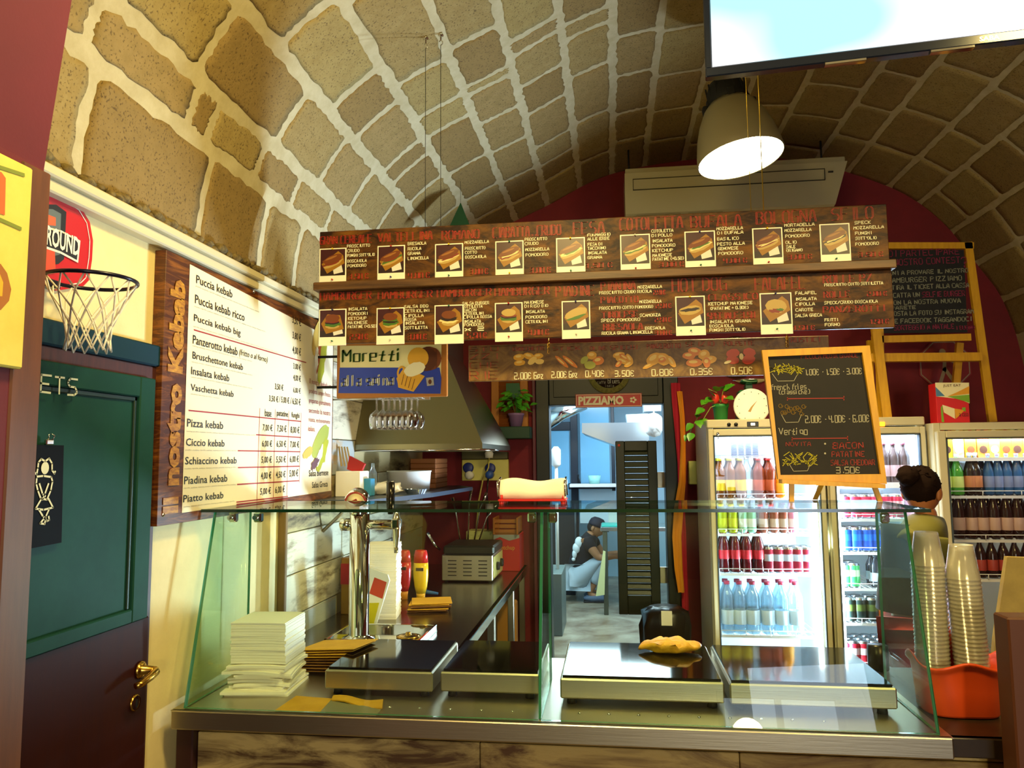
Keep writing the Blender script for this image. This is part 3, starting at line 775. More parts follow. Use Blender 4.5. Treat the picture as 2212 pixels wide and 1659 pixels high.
rows(z4,[('PROSCIUTTO',312,480,170),('CRUDO',314,402,205),("FUNGHI SOTT'OLIO",314,516,240),('BOSCAIOLA',315,456,282),('POMODORO',316,452,317),
 ('BRESAOLA',765,900,152),('RUCOLA',765,863,190),('GRANA',765,857,225),('LIMONCELLA',765,917,262),
 ('MOZZARELLA',1190,1368,142),('PROSCIUTTO',1192,1342,187),('COTTO',1192,1278,218),('BOSCAIOLA',1194,1347,252),
 ('PROSCIUTTO',1638,1802,120),('CRUDO',1638,1737,152),('MOZZARELLA',1642,1818,196),('POMODORO',1644,1812,236),
 ('INSALATA',318,460,640),('POMODORI',320,462,675),('KETCHUP',320,455,710),('MAIONESE',318,462,742),('PATATINE (+0,50)',318,530,772),
 ('SALSA BBQ',738,915,622),('CETRIOLINI',740,922,655),('CIPOLLA',742,880,690),('ROSSA',744,826,718),('INSALATA',744,886,745),('SOTTILETTA',744,910,780),
 ('SALSA BURGER',1172,1370,598),('SOTTILETTA',1174,1320,622),('BACON',1180,1275,648),('CETRIOLINI',1182,1328,674),('CIPOLLA ROSSA',1182,1390,700),('INSALATA',1184,1308,732),('POMODORO',1186,1330,757),
 ('MAIONESE',1634,1778,590),('DI RISO BIO',1636,1810,618),('INSALATA',1642,1785,660),('POMODORO',1644,1802,700),('CETRIOLINI',1644,1805,735)],20,.0018)
ck(wht,z4,'x 2',1190,786,1330,812,wd=.0028,jit=.05)
rows(z5,[('FORMAGGIO',-36,124,212),('ALLE ERBE',-34,118,240),('FESA DI',-34,66,278),('TACCHINO',-34,92,306),('INSALATA',-34,98,338),('GRANA',-34,66,370),
 ('COTOLETTA',414,566,185),('DI POLLO',416,558,216),('INSALATA',418,560,254),('POMODORO',418,580,288),('KETCHUP',420,564,322),('MAIONESE',422,556,355),('PATATINE (+0,50)',422,640,382),
 ('MOZZARELLA',872,1055,168),('DI BUFALA',876,1058,198),('BASILICO',876,1026,240),('PESTO ALLA',876,1068,276),('GENOVESE',882,1022,308),('POMODORO',884,1056,342),
 ('MORTADELLA',1348,1558,144),('MOZZARELLA',1350,1536,180),('POMODORO',1354,1524,220),('OLIO',1356,1432,264),('SALE',1360,1424,294),('ORIGANO',1362,1474,320),
 ('SPECK',1840,1952,126),('MOZZARELLA',1834,2046,162),('FUNGHI',1844,1958,200),("SOTT'OLIO",1846,1994,236),('POMODORO',1846,2010,276),
 ('MOZZARELLA',318,486,578),('PROSCIUTTO CRUDO RUCOLA',48,414,618),('MOZZARELLA',330,482,680),('PROSCIUTTO COTTO POMODORO',48,424,726),('SCAMORZA',332,476,776),('SPECK POMODORO',60,332,812),('BRESAOLA',370,508,866),('RUCOLA GRANA LIMONCELLA',66,420,902),
 ('KETCHUP MAIONESE',814,1122,696),('(PATATINE + 0,30€)',826,1094,728),('INSALATA GRANA',820,1110,822),('BOSCAIOLA',822,988,852),("FUNGHI SOTT'OLIO",822,1072,880),
 ('FALAFEL',1424,1572,620),('INSALATA',1424,1572,662),('CIPOLLA',1424,1560,698),('CAROTE',1426,1548,738),('SALSA GRECA',1422,1610,778),
 ('PROSCIUTTO COTTO SOTTILETTA',1628,2040,562),('SPECK/CRUDO BOSCAIOLA',1628,2002,688),('FRITTI',1630,1722,808),('FORNO',1632,1736,842)],19,.0019)
rows(z4,[('3.50 €',325,468,388),('4.00 €',770,925,382),('3.00 €',1228,1362,352),('3.00 €',1678,1828,342),('2.50 €',335,465,838),('3.00 €',768,902,838),('5.50 €',1210,1350,828),('4.00 €',1665,1815,805)],38,.0013,red,double=.0013)
rows(z5,[('3.50 €',-60,138,422),('3.00 €',470,640,415),('4.00 €',920,1084,388),('3.00 €',1372,1540,362),('3.50 €',1868,2040,345),('2.50 €',430,510,610),('2.50 €',446,552,705),('2.50 €',440,552,802),('3.00 €',442,556,895),('3.50 €',1400,1560,860),('2.00 €',1930,2066,620),('1.50 €',1950,2080,815)],30,.0013,red,double=.0012)
rows(z5,[('PIACOTTO',60,320,658),('TIROLESE',68,315,762),('BRESAOLA',78,350,848),('CLASSICO',815,1160,640),('SPECIALE 3.50',808,1140,770),('ROLLE',1625,1805,620),('PANZEROTTI',1620,2050,725)],42,.0013,red,double=.0015)
red.build('red_lettering',M_chR,mn); wht.build('white_lettering',M_chW,mn)
# pinned instant photos
M_ph={}
def photo(px0,py0,px1,py1,lab,kind,pin1,pin2,rot=0):
    u0,v1=b0.uv(px0,py0);u1,v0=b0.uv(px1,py1); u=(u0+u1)/2
    w_=u1-u0;h=v1-v0
    t=thing('pinned_photo',lab,'photo',(u,YBd,v0),'instant photos pinned on the menu board')
    bd=Bd('Y',YBd-.003,.0006)
    mb=MB(); mb.box(u0,u1,YBd-.0032,YBd-.0002,v0,v1,.0006); mb.build('white_card',mat('photo_card','#f2ecd6',.4),t)
    iu0,iu1,iv0,iv1=u0+.004,u1-.004,v0+h*.235,v1-.004
    mb=MB(); q=lambda pts,k:bd.poly(mb,[(iu0+(iu1-iu0)*a,iv0+(iv1-iv0)*b) for a,b in pts],k)
    mb.m(0); q([(0,0),(1,0),(1,1),(0,1)],.5)
    mb.m(7); q([(0,0),(1,0),(1,.35),(0,.22)],.7)
    mb.m(2); q([(.55,.05),(.92,.12),(.85,.42),(.5,.3)],1)
    mb.m(1); q([(.05,.45),(.28,.08),(.98,.45),(.92,.75),(.72,.92)] if kind!='burger' else [(.05,.5),(.25,.12),(.95,.28),(.8,.8),(.3,.85)],1.4)
    cu=(iu0+iu1)/2;cv=iv0+(iv1-iv0)*.55;W=(iu1-iu0)
    def el(mi,dx,dy,ru,rv,k,rot=.35,jit=.08,n=18): mb.m(mi); bd.ell(mb,(cu+dx*W,cv+dy*W),ru*W,rv*W,k,n,rot,jit)
    fill={'salad':(5,4),'ham':(6,4),'cheese':(4,4),'veg':(5,6)}
    a,b={'crudo':(6,3),'bresaola':(5,6),'cotto':(4,6),'mozz':(6,4),'fesa':(4,5),'cotoletta':(5,4),'bufala':(4,5),'mortadella':(6,4),'speck':(7,4),'burger':(5,6),'burger2':(5,5),'burger3':(4,7),'burger4':(5,6),'piadina':(4,5),'hotdog':(7,3),'falafel':(6,8)}[kind]
    if kind.startswith('burger'):
        el(8,0,-.16,.27,.10,1.8,0); el(a,0,-.08,.32,.10,2.1,0,.2); el(7,0,-.02,.29,.07,2.4,0,.1); el(b,0,.03,.30,.06,2.7,0,.2); el(3 if kind!='burger4' else 8,0,.15,.28,.15,3,0,.03)
    elif kind=='hotdog': el(8,0,0,.42,.17,1.8,.12); el(7,0,.01,.36,.06,2.2,.12,.25)
    elif kind=='falafel': el(8,0,.05,.36,.25,1.8,-.1,.04); el(6,0,-.12,.2,.07,2.2,-.1,.3); el(5,.15,-.08,.12,.05,2.4,-.1,.3)
    elif kind=='piadina': el(8,0,.03,.44,.2,1.8,.35,.03); el(5,.02,-.12,.4,.06,2.2,.3,.25)
    else: el(8,0,-.09,.42,.13,1.8); el(a,.01,-.04,.42,.09,2.1,.35,.22); el(b,.03,-.03,.36,.05,2.4,.35,.3); el(3,-.01,.09,.42,.13,2.8,.35,.06); el(9,-.05,.13,.26,.04,3.1,.35,.1)
    mb.build('picture',[mat('photo_maroon','#3a0d16',.4),mat('photo_paper_ochre','#946614',.4),mat('photo_white','#d9d6cc',.4),mat('photo_crust','#6e3512',.4),mat('photo_cheese','#d9c98a',.4),mat('photo_salad','#3f6a1e',.4),mat('photo_tomato','#7c2a1a',.4),mat('photo_dark','#241012',.4),mat('photo_bun','#b39550',.4),mat('photo_crust_light','#95602a',.4)],t)
    cols={'y':('yellow_pin','#e8c815'),'r':('red_pin','#b01818'),'b':('blue_pin','#1a1f6a'),'g':('green_pin','#1d6a50'),'w':('white_pin','#d8d4c0')}
    for c_,uu,vv in ((pin1,u,v1-.003),(pin2,u,v0+h*.12)):
        if not c_: continue
        m_=mat(cols[c_][0],cols[c_][1],.3); mb=MB(); mb.lathe([(.0028,0),(.0030,.0015),(.0017,.003),(.0017,.0065),(.0028,.008),(.0026,.009),(0,.0092)],(0,0,0),10,axis='y')
        for v in mb.V: v.y=-v.y
        for v in mb.V: v.x+=uu; v.y+=YBd-.0032; v.z+=vv
        mb.F=[f[::-1] for f in mb.F]; mb.build('push_pin',m_,t)
for a in ((691,538,748,613,'small square photo of a ham sandwich under the GRAN CEREALE heading','crudo','y','r'),(816,532,875,607,'small square photo of a sandwich with green leaves under the VALTELLINA heading','bresaola','r','b'),(940,528,1001,604,'small square photo of a pale filled sandwich under the ROMANO heading','cotto','y','g'),(1070,522,1132,599,'small square photo of a sandwich under the CIABATTA CRUDO heading','mozz','g','y'),(1201,515,1265,594,'small square photo of a long sandwich under the FESA heading','fesa','y','g'),
 (1339,508,1406,589,'small square photo of a breaded sandwich under the COTOLETTA heading','cotoletta','w','r'),(1478,501,1547,582,'small square photo of a sandwich with white cheese under the BUFALA heading','bufala','b','g'),(1624,494,1693,576,'small square photo of a pink-filled sandwich under the BOLOGNA heading','mortadella','y','r'),(1769,485,1839,569,'small square bluish photo of a sandwich, rightmost on the upper tier','speck',None,'g'),
 (690,669,748,746,'small square photo of a burger, leftmost on the lower tier','burger','b','g'),(814,666,874,743,'small square photo of a red-bunned burger, second on the lower tier','burger2','y','w'),(939,660,1002,742,'small square photo of a burger beside the x 2 note','burger3','g',None),(1069,655,1130,737,'small square photo of a yellow-bunned burger, fourth on the lower tier','burger4','r','r'),(1213,651,1276,731,'small square photo of a folded flatbread under the PIADINE heading','piadina','b','w'),
 (1458,641,1525,724,'small square photo of a hot dog on the lower tier','hotdog','y','g'),(1640,634,1713,721,'small square photo of a round falafel bun on the lower tier','falafel','b','g')): photo(*a)
# cables that carry it, and their hooks in the vault
M_wire=mat('dark_steel_cable','#3b352a',.4,1); M_wireb=mat('bright_brass_cable','#d9b848',.3,1)
def cable(lab,px,top,pxb,yb_,Y,m,r):
    a=at(px,top,Y=Y); b=at(pxb,yb_,Y=Y); a.y=b.y=Y
    t=thing('suspension_cable',lab,'cable',(b.x,b.y,b.z))
    # run it up to the vault
    MB().tube([b,a],r,6).build('wire',m,t)
    hk=MB(); hk.tube([a+Vector((.0,0,0)),a+Vector((.007,0,.006)),a+Vector((.007,0,.017)),a+Vector((0,0,.022)),a+Vector((-.006,0,.018))],.0018,6).lathe([(.003,.022),(.003,.035),(.010,.036),(.010,.040)],(a.x,a.y,a.z),8); hk.build('hook',M_chrome,t)
def zvault(x):
    for (x0,z0),(x1,z1) in zip(PR,PR[1:]):
        if x0<=x<=x1: return z0+(z1-z0)*(x-x0)/max(x1-x0,1e-6)
    return 3.4
def vhook(lab,px,py,Y,zend,m,r):
    p=at(px,py,Y=Y); x=p.x; zt_=zvault(x)-.004; 
    t=thing('suspension_cable',lab,'cable',(x,Y,zend)); zz=zt_-.04
    MB().tube([(x,Y,zend),(x,Y,zz+.002)],r,6).build('wire',m,t)
    hk=MB(); hk.tube([(x,Y,zz),(x+.007,Y,zz+.005),(x+.007,Y,zz+.014),(x,Y,zz+.02),(x-.006,Y,zz+.014)],.002,6).lathe([(.003,zz+.02),(.003,zt_-.004),(.011,zt_-.003),(.011,zt_+.002)],(x,Y,0),8); hk.build('hook',M_chrome,t)
vhook('thin dark cable carrying the left end of the menu board, left one of two',919,300,YBd+.008,zt,M_wire,.0011)
vhook('thin dark cable just right of its twin above the ROMANO heading',952,300,YBd+.035,zl1,M_wire,.0011)
vhook('thin brass cable before the lamp, left of the brighter one',1616,300,YBd+.008,zt,M_wireb,.0012)
vhook('brighter brass cable before the lamp and below the television corner',1643,300,YBd+.02,zt,M_wireb,.0019)
# second hanging board with fried snacks
YP=2.75
bp=Bd('Y',YP); pz=thing('hanging_snack_board','narrow stained wooden board with pictures and prices of fried snacks','menu board',(0,YP,1.9))
mb=MB(); mb.box(-.519,.762,YP,YP+.014,1.882,2.016,.002); mb.build('panel',mat('snack_board_wood','#5c3a16',.45,noise=2.5,nscale=9,col2='#8f6a2c',bump=.1,bscale=40,lo=.38,hi=.68,detail=9),pz)
w1_=MB();r1=MB()
z6=lambda x,y:(1000+x/2.765,700+y/2.765)
for txt,x0,y0,x1,y1 in (('2,00€ 6pz',308,292,478,330),('2,00€ 6pz',530,285,682,322),('0,40€',732,280,842,316),('3,50€',908,280,1020,314),('0,80€',1128,272,1255,310),('0,35€',1358,268,1490,304),('0,50€',1602,260,1728,300)):
    a=z6(x0,y0);b=z6(x1,y1);chalk(bp,w1_,txt,a[0],a[1],b[0],b[1],wd=.0026,jit=.05)
for txt,x0,y0,x1,y1 in (('STU',40,140,210,165),('ZZI',42,180,205,212),('CHE',42,232,210,265),('RIE',42,285,205,330),('CROCCHETTE',300,140,490,160),('STICK',540,138,700,158),('OLIVE',760,135,860,158),('SPICCHI',880,130,1040,155),('PANZEROTTO',1100,120,1300,148),('SFIZIO',1330,108,1500,135),('POLPETTE',1560,105,1740,130),('RUSTICI',1960,82,2130,110)):
    a=z6(x0,y0);b=z6(x1,y1);chalk(bp,r1,txt,a[0],a[1],b[0],b[1],wd=.0016,jit=.1,double=.0012)
w1_.build('white_lettering',M_chW,pz); r1.build('red_lettering',mat('faded_red_lettering','#a8402a',.5),pz)
FM=[mat('snack_'+n,c,.4) for n,c in (('gold','#e0a22a'),('pale','#efc86a'),('orange','#d97a22'),('green','#a8a83a'),('brown','#a3521c'),('red','#c8401c'),('cream','#ecd9a0'))]
def blobs(name,lst):
    mb=MB()
    for i,(mi,x,y,rx,ry,rot) in enumerate(lst):
        p=z6(x,y); u,v=bp.uv(*p); mb.m(mi); s=1/2.765*2.75/1640
        bp.ell(mb,(u,v),rx*s,ry*s,1+.35*i,16,rot,.05); mb.m((1 if mi in(0,2) else mi)); bp.ell(mb,(u-.1*rx*s,v+.25*ry*s),rx*s*.55,ry*s*.4,1.15+.35*i,12,rot,.05)
    mb.build(name,FM,pz)
blobs('snack_picture',[(0,335,198,34,20,.1),(0,395,192,36,20,-.3),(0,450,192,30,18,.1),(0,340,232,34,18,.1),(1,415,220,32,18,.7),(1,458,225,28,16,0)])
blobs('snack_picture',[(2,590,225,52,12,-.75),(2,640,225,56,13,-.7)])
blobs('snack_picture',[(0,770,188,30,24,0),(3,725,215,28,18,.8),(2,808,220,34,26,.2),(3,758,245,34,24,0)])
blobs('snack_picture',[(0,930,185,36,18,.2),(2,965,200,36,14,-.6),(0,995,205,32,14,-1),(0,955,222,44,16,-.4),(2,930,238,24,14,.8),(0,990,240,30,14,.5)])
blobs('snack_picture',[(0,1140,210,48,34,.6),(0,1195,210,44,36,-.4),(0,1108,250,36,12,.4),(0,1245,225,40,18,-1.0),(2,1190,215,22,16,.3)])
blobs('snack_picture',[(2,1385,165,40,24,-.2),(2,1350,190,38,22,0),(0,1440,185,34,30,.3),(2,1380,232,48,24,0),(0,1470,215,44,24,.2),(2,1455,230,22,30,0)])
blobs('snack_picture',[(5,1612,175,38,26,.2),(5,1710,170,36,26,-.2),(5,1610,215,36,24,-.2),(5,1705,212,38,28,.2),(6,1662,195,12,20,0),(6,1580,228,22,8,.3)])
for px,py in ((1185,727),):
    p=at(px,py,Y=YP-.06)
for px in (1185,1700):
    p=at(px,745,Y=YP); mb=MB()
    mb.tube([(p.x,YP-.004,2.0),(p.x,YP-.004,2.035)],.0022,6)
    for q in range(3): mb.tube([(p.x+.005*math.cos(a_),YP-.06-.002,2.012+.014*q+.007*math.sin(a_)) if False else (p.x+.004*math.cos(a_),YP-.004,1.985+.013*q+.008*math.sin(a_)) for a_ in [i*math.pi/5 for i in range(10)]],.0013,5,closed=True)
    mb.build('chain',M_brass,pz)
# rods that hang it from the underside of the menu board
for px in (1185,1700):
    p=at(px,745,Y=YP); MB().tube([(p.x,YP-.002,2.03),(p.x,YBd+.02,2.04),(p.x,YBd+.012,2.016)],.0015,6).build('hanging_hook',M_brass,pz)
# ================================================================ KEBAB MENU ON THE LEFT WALL
XK=XL+.034; bk=Bd('X',XK,.0012)
kb=thing('kebab_menu_board','large printed kebab price board with wood-effect border on the left wall','menu board',(XK,2.6,1.43))
ya,yb_=bk.uv(347,900)[0],bk.uv(719,900)[0]; ztop=2.185; zbot=1.425
mb=MB(); mb.box(XL,XK,ya,yb_,zbot,ztop,.001); mb.build('panel',mat('printed_wood_effect','#4a220d',.4,noise=2,nscale=6,col2='#a8641c',stretch=(1,.8,6),lo=.45,hi=.8,detail=8),kb)
wy0=bk.uv(402,800)[0]; wy1=yb_-.012
wz1=bk.uv(430,580)[1]; wz0=bk.uv(400,1107)[1]
mb=MB(); bk.poly(mb,[(wy0,wz0),(wy1,wz0+.012),(wy1,ztop-.055),(wy0,wz1)],1); mb.build('white_print',mat('menu_print_white','#f3e9c4',.35),kb)
K=MB();Rr=MB();G=MB();Y_=MB()
z3=lambda x,y:(320+x/2.72,520+y/2.72)
def tp(mb,txt,x0,y0,x1,y1,y0r=None,y1r=None,**kw):
    # corners in the zoomed picture: left top/bottom; converted to wall units, right edge from x1
    a=z3(x0,y0);b=z3(x0,y1); u0,v1=bk.uv(*a);_,v0=bk.uv(*b); u1=bk.uv(z3(x1,0)[0],z3(x1,(y0+y1)/2)[1])[0]
    type_(bk,mb,txt,u0,v1,u1,v0,k=2,px=False,**kw)
for txt,x0,y0,y1,x1 in (('Puccia kebab',280,200,250,494),('Puccia kebab ricco',273,315,368,566),('Puccia kebab big',266,430,485,542),('Panzerotto kebab',260,553,605,524),('Bruschettone kebab',258,650,693,556),('Insalata kebab',250,740,785,475),('Vaschetta kebab',247,840,880,500),
  ('Pizza kebab',226,1045,1093,438),('Ciccio kebab',219,1160,1205,446),('Schiaccino kebab',214,1270,1315,517),('Piadina kebab',208,1385,1432,462),('Piatto kebab',203,1495,1538,438)):
    tp(K,txt,x0,y0,x1,y1,bold=.008)
tp(K,'(fritto o al forno)',533,635,700,682,shear=.2,bold=.004)
# small grey ingredient lines
for i,(x0,y,x1) in enumerate(((276,262,655),(268,380,692),(262,498,762),(256,612,610),(252,706,612),(248,796,612),(246,896,420),(222,1115,628),(216,1225,518),(210,1335,516),(204,1450,512),(204,1560,505))):
    a=z3(x0,y);b=z3(x0,y+9);u0,v1=bk.uv(*a);_,v0=bk.uv(*b);u1=bk.uv(*z3(x1,y+40))[0]
    n=int((u1-u0)/.035); 
    words=['pollo','insalata','cipolla','salsa','maionese','pomodoro','patatine','ketchup']
    du=(u1-u0)/max(n,1)
    for q in range(n): type_(bk,G,words[(q+i)%8]+',',u0+q*du,v1,u0+(q+.93)*du,v0,k=2,px=False)
# prices: row top y, columns
def price(mb,txt,x0,y0,x1,y1,): tp(mb,txt,x0,y0,x1,y1,bold=.01)
for txt,x0,y0,x1,y1 in (('3,50 €',845,436,896,490),('3,80 €',846,530,895,580),('4,00 €',846,615,895,668),('3,00 €',850,715,894,758),('4,00 €',851,783,894,826),('3,50 €',742,835,792,878),('6,00 €',850,858,893,896),('3,50 €',708,905,762,948),('/ 5,00 €',768,910,826,955),('/ 6,50 €',834,918,893,965),
 ('base',683,988,722,1032),('patatine',753,995,820,1040),('funghi',840,1005,886,1048),
 ('7,00 €',671,1075,728,1122),('7,50 €',755,1080,810,1128),('8,00 €',834,1088,886,1135),('6,00 €',667,1170,725,1216),('6,50 €',752,1172,808,1218),('7,00 €',832,1176,884,1220),('5,00 €',663,1265,723,1312),('5,50 €',750,1264,806,1310),('6,00 €',830,1262,882,1308),
 ('4,00 €',660,1358,720,1408),('4,50 €',748,1354,804,1400),('5,00 €',828,1345,878,1394),('5,00 €',656,1452,718,1500),('6,00 €',744,1442,800,1490),('Salsa Bernese',942,1348,1056,1386),('Salsa Greca',960,1418,1052,1454)): price(K,txt,x0,y0,x1,y1)
for txt,x0,y0,x1,y1 in (('Il nostro kebab un',945,808,1072,838),('prodotto sempre fresco,',944,866,1070,902),('preparato giornalmente',943,922,1070,960),('secondo la nostra',942,980,1068,1010),('ricetta, esclusivamente',940,1036,1066,1066),('italiana.',938,1088,978,1118)): tp(Rr,txt,x0,y0,x1,y1)
def rl(mb,pts,wd=.004): bk.linepx(mb,[z3(*p) for p in pts],wd,2)
rl(Rr,[(266,524),(925,716)]);rl(Rr,[(235,997),(895,1062)])
for a,b in (((632,1140),(893,1156)),((525,1234),(890,1240)),((525,1333),(887,1325)),((520,1432),(884,1410)),((516,1536),(818,1502))): rl(Rr,[a,b])
for a,b in (((653,985),(636,1530)),((744,990),(732,1510)),((824,1000),(812,1500)),((896,1012),(884,1420))): rl(Rr,[a,b],.0025)
rl(Rr,[(516,1548),(820,1515)],.003)
# turned yellow title, drawn bottom to top
type_(bk,Y_,'Il nostro Kebab',ya+.022,2.115,wy0-.02,zbot+.03,k=2,px=False,rot90=True,bold=.05)
K.build('black_lettering',mat('print_black','#14110d',.5),kb);G.build('small_print',mat('print_grey','#8f8772',.5),kb);Rr.build('red_print',mat('print_red','#a01b1e',.5),kb)
Y_.build('title_lettering',mat('print_yellow','#c8901c',.5,col2='#8a4f12',nscale=30,stretch=(1,1,4)),kb)
# printed kebab pictures at the right margin
mb=MB()
def kp(mi,x,y,ru,rv,rot,jit,k): 
    u,v=bk.uv(*z3(x,y)); mb.m(mi); bk.ell(mb,(u,v),ru,rv,k,20,rot,jit)
kp(0,1005,560,.115,.055,.9,.04,2);kp(1,1010,640,.10,.028,1.2,.2,2.4);kp(2,1020,700,.10,.032,1.2,.25,2.8);kp(3,985,690,.05,.02,1.4,.3,3.2)
kp(4,1010,1180,.11,.045,.6,.05,2);kp(0,935,1245,.05,.02,.3,.1,2.3);kp(2,1020,1260,.09,.035,.8,.3,2.6);kp(3,1000,1270,.06,.02,.8,.3,3);kp(5,975,1310,.04,.02,.4,.3,3.3)
mb.build('kebab_pictures',[mat('print_bread','#d9b455',.4),mat('print_meat','#a8401c',.4),mat('print_lettuce','#b0b030',.4),mat('print_cream','#efe6c0',.4),mat('print_wrap','#a9b050',.4),mat('print_onion','#6a4a50',.4)],kb)
for px,py in ((330,1110),(545,630)):
    y,z=bk.uv(352 if px==330 else 548,py+0 if px!=330 else 1112); mb=MB().lathe([(.006,0),(.005,.003),(0,.005)],(XK+.0004,y,z),10,axis='x'); mb.build('screw',M_chrome,kb)
# ================================================================ HOOP
XW=XL; bw=Bd('X',XL+.004,.0012)
hp=thing('basketball_hoop','toy basketball hoop with white net and red backboard sign on the cream wall','basketball hoop',(XL,1.62,1.98))
def W(px,py): return bw.uv(px,py)
out=[(60,407),(100,415),(140,428),(172,450),(190,480),(197,520),(195,560),(188,606),(176,618),(120,628),(60,635)]
P=[W(*p) for p in out]
# mirror to complete the hidden half
yc_=W(97,520)[0]-.035
mb=MB(); right=[p for p in P if p[0]>yc_]; left=[(2*yc_-u,v) for u,v in right][::-1]; full=right+left
mb.prism([(XL+.0005,u,v) for u,v in full],(.0085,0,0)); mb.build('backboard',mat('sign_red','#c0121f',.35),hp)
bw=Bd('X',XL+.009,.0012); mb=MB()
cu=yc_; sc_=lambda f:[(cu+(u-cu)*f,W(97,520)[1]+(v-W(97,520)[1])*f) for u,v in full]
ring=sc_(.93); mb.m(0)
for i in range(len(ring)): bw.line(mb,[ring[i],ring[(i+1)%len(ring)]],.0025,1)
def pp(mi,pts,k): mb.m(mi); bw.poly(mb,[W(*p) for p in pts],k)
pp(1,[(60,440),(120,442),(142,458),(137,560),(125,570),(60,580)],1.5); pp(2,[(60,450),(112,452),(130,462),(127,550),(60,566)],2); pp(3,[(60,462),(97,462),(118,470),(118,488),(60,482)],2.4)
pp(4,[(60,545),(97,535),(116,543),(118,590),(60,600)],2.4)
pp(0,[(60,480),(130,498),(171,520),(166,568),(128,548),(60,525)],2.8); pp(1,[(62,486),(130,502),(167,523),(163,562),(128,543),(62,520)],3.2)
mb.build('printed_emblem',[mat('print_white2','#e8e4d4',.4),mat('print_charcoal','#1c2026',.4),mat('print_grey2','#5f6a6c',.4),mat('print_orange_net','#d9603a',.4),mat('print_ball','#cf4a2c',.4)],hp)
mb=MB(); type_(bw,mb,'PLAYGROUND',cu-.062,W(100,498)[1]+.012,W(167,545)[0],W(100,530)[1]+.0,k=4.2,px=False,bold=.03)
# arch the word down to the right like the sign
mb.build('word',mat('print_white2','#e8e4d4',.4),hp)
p=at(282,625,Y=1.70); rc=Vector((XL+.128,1.60,W(120,622)[1]-.004)); rr=.092
pe=at(284,625,Z=1.93)
zr=W(140,626)[1]
mb=MB(); ctr=Vector((XL+.035+rr,W(150,610)[0]-.085,zr))
mb.tube([(ctr.x+rr*math.cos(a),ctr.y+rr*math.sin(a),zr) for a in [2*math.pi*i/36 for i in range(36)]],.0045,8,closed=True)
mb.box(XL+.01,XL+.04,ctr.y-.02,ctr.y+.02,zr-.012,zr+.006,.002)
mb.build('rim',mat('navy_rim','#15142a',.25,.3),hp)
mb=MB(); n=12; lev=[(1,0),(.82,-.035),(.62,-.07),(.5,-.10),(.46,-.13),(.5,-.155)]
pt=lambda k,lv: Vector((ctr.x+rr*lev[lv][0]*math.cos(2*math.pi*k/n),ctr.y+rr*lev[lv][0]*math.sin(2*math.pi*k/n),zr+lev[lv][1]+random.uniform(-.002,.002)))
for k in range(n):
    for sgn in (1,-1):
        L_=[pt(k+sgn*.5*l,l) for l in range(len(lev))]; mb.tube(L_,.0021,5)
mb.build('net',mat('white_net_cord','#e9e3d6',.8),hp)
# card with the figure, clipped to the door
t=thing('restroom_card','black card with a white line drawing of a girl clipped to the green door','sign',(XD,1.6,1.4))
Xc=XD+.012; bc=Bd('X',Xc,.001); mb=MB()
c0=bc.uv(138,962);c1=bc.uv(133,1172);y_l=bc.uv(30,962)[0]
mb.prism([(Xc-.002,y_l,c0[1]),(Xc-.002,c0[0],c0[1]),(Xc-.002,c1[0],c1[1]),(Xc-.002,y_l,c1[1]-.004)],(.002,0,0)); mb.build('card',mat('black_card','#0c0c12',.7,spec=.1),t)
mb=MB(); q2=lambda x,y:(x/2.05,850+y/2.05)
def LN(pts,wd=.0042): bc.linepx(mb,[q2(*p) for p in pts],wd,1.5)
u,v=bc.uv(*q2(197,330)); bc.ell(mb,(u,v),.0115,.0135,1.5,16)
LN([(150,350),(160,358),(165,330),(168,305),(180,290),(197,300),(215,288),(228,310),(228,340),(238,355),(242,345)])
LN([(160,378),(158,400),(165,430),(178,465),(205,470),(222,430),(230,390),(224,370),(190,365),(162,368)])
LN([(172,400),(186,445),(198,455)]);LN([(212,400),(196,445),(186,470)])
LN([(180,468),(155,510),(190,515),(232,505),(212,466)])
LN([(170,515),(188,545),(205,565),(215,560),(213,545)]);LN([(215,512),(200,545),(175,575),(195,578),(200,550)])
# the half seen boy at the edge
LN([(105,370),(118,380),(122,400),(112,430),(105,440)]);LN([(112,440),(105,500),(98,530)]);LN([(98,545),(105,560),(98,570)])
LN([(60,365),(105,370)]);LN([(50,440),(105,440)])
mb.build('drawing',mat('chalk_cream','#ddd8b4',.7),t)
p=at(108,945,X=Xc+.004); mb=MB(); mb.box(Xc-.002,Xc+.006,p.y-.011,p.y+.011,p.z-.016,p.z-.004,.002).tube([(Xc+.006,p.y-.006,p.z-.006),(Xc+.008,p.y-.009,p.z+.006),(Xc+.006,p.y-.002,p.z+.008)],.0013,6).tube([(Xc+.006,p.y+.005,p.z-.006),(Xc+.008,p.y+.009,p.z+.004),(Xc+.006,p.y+.001,p.z+.008)],.0013,6); mb.build('bulldog_clip',M_chrome,t)
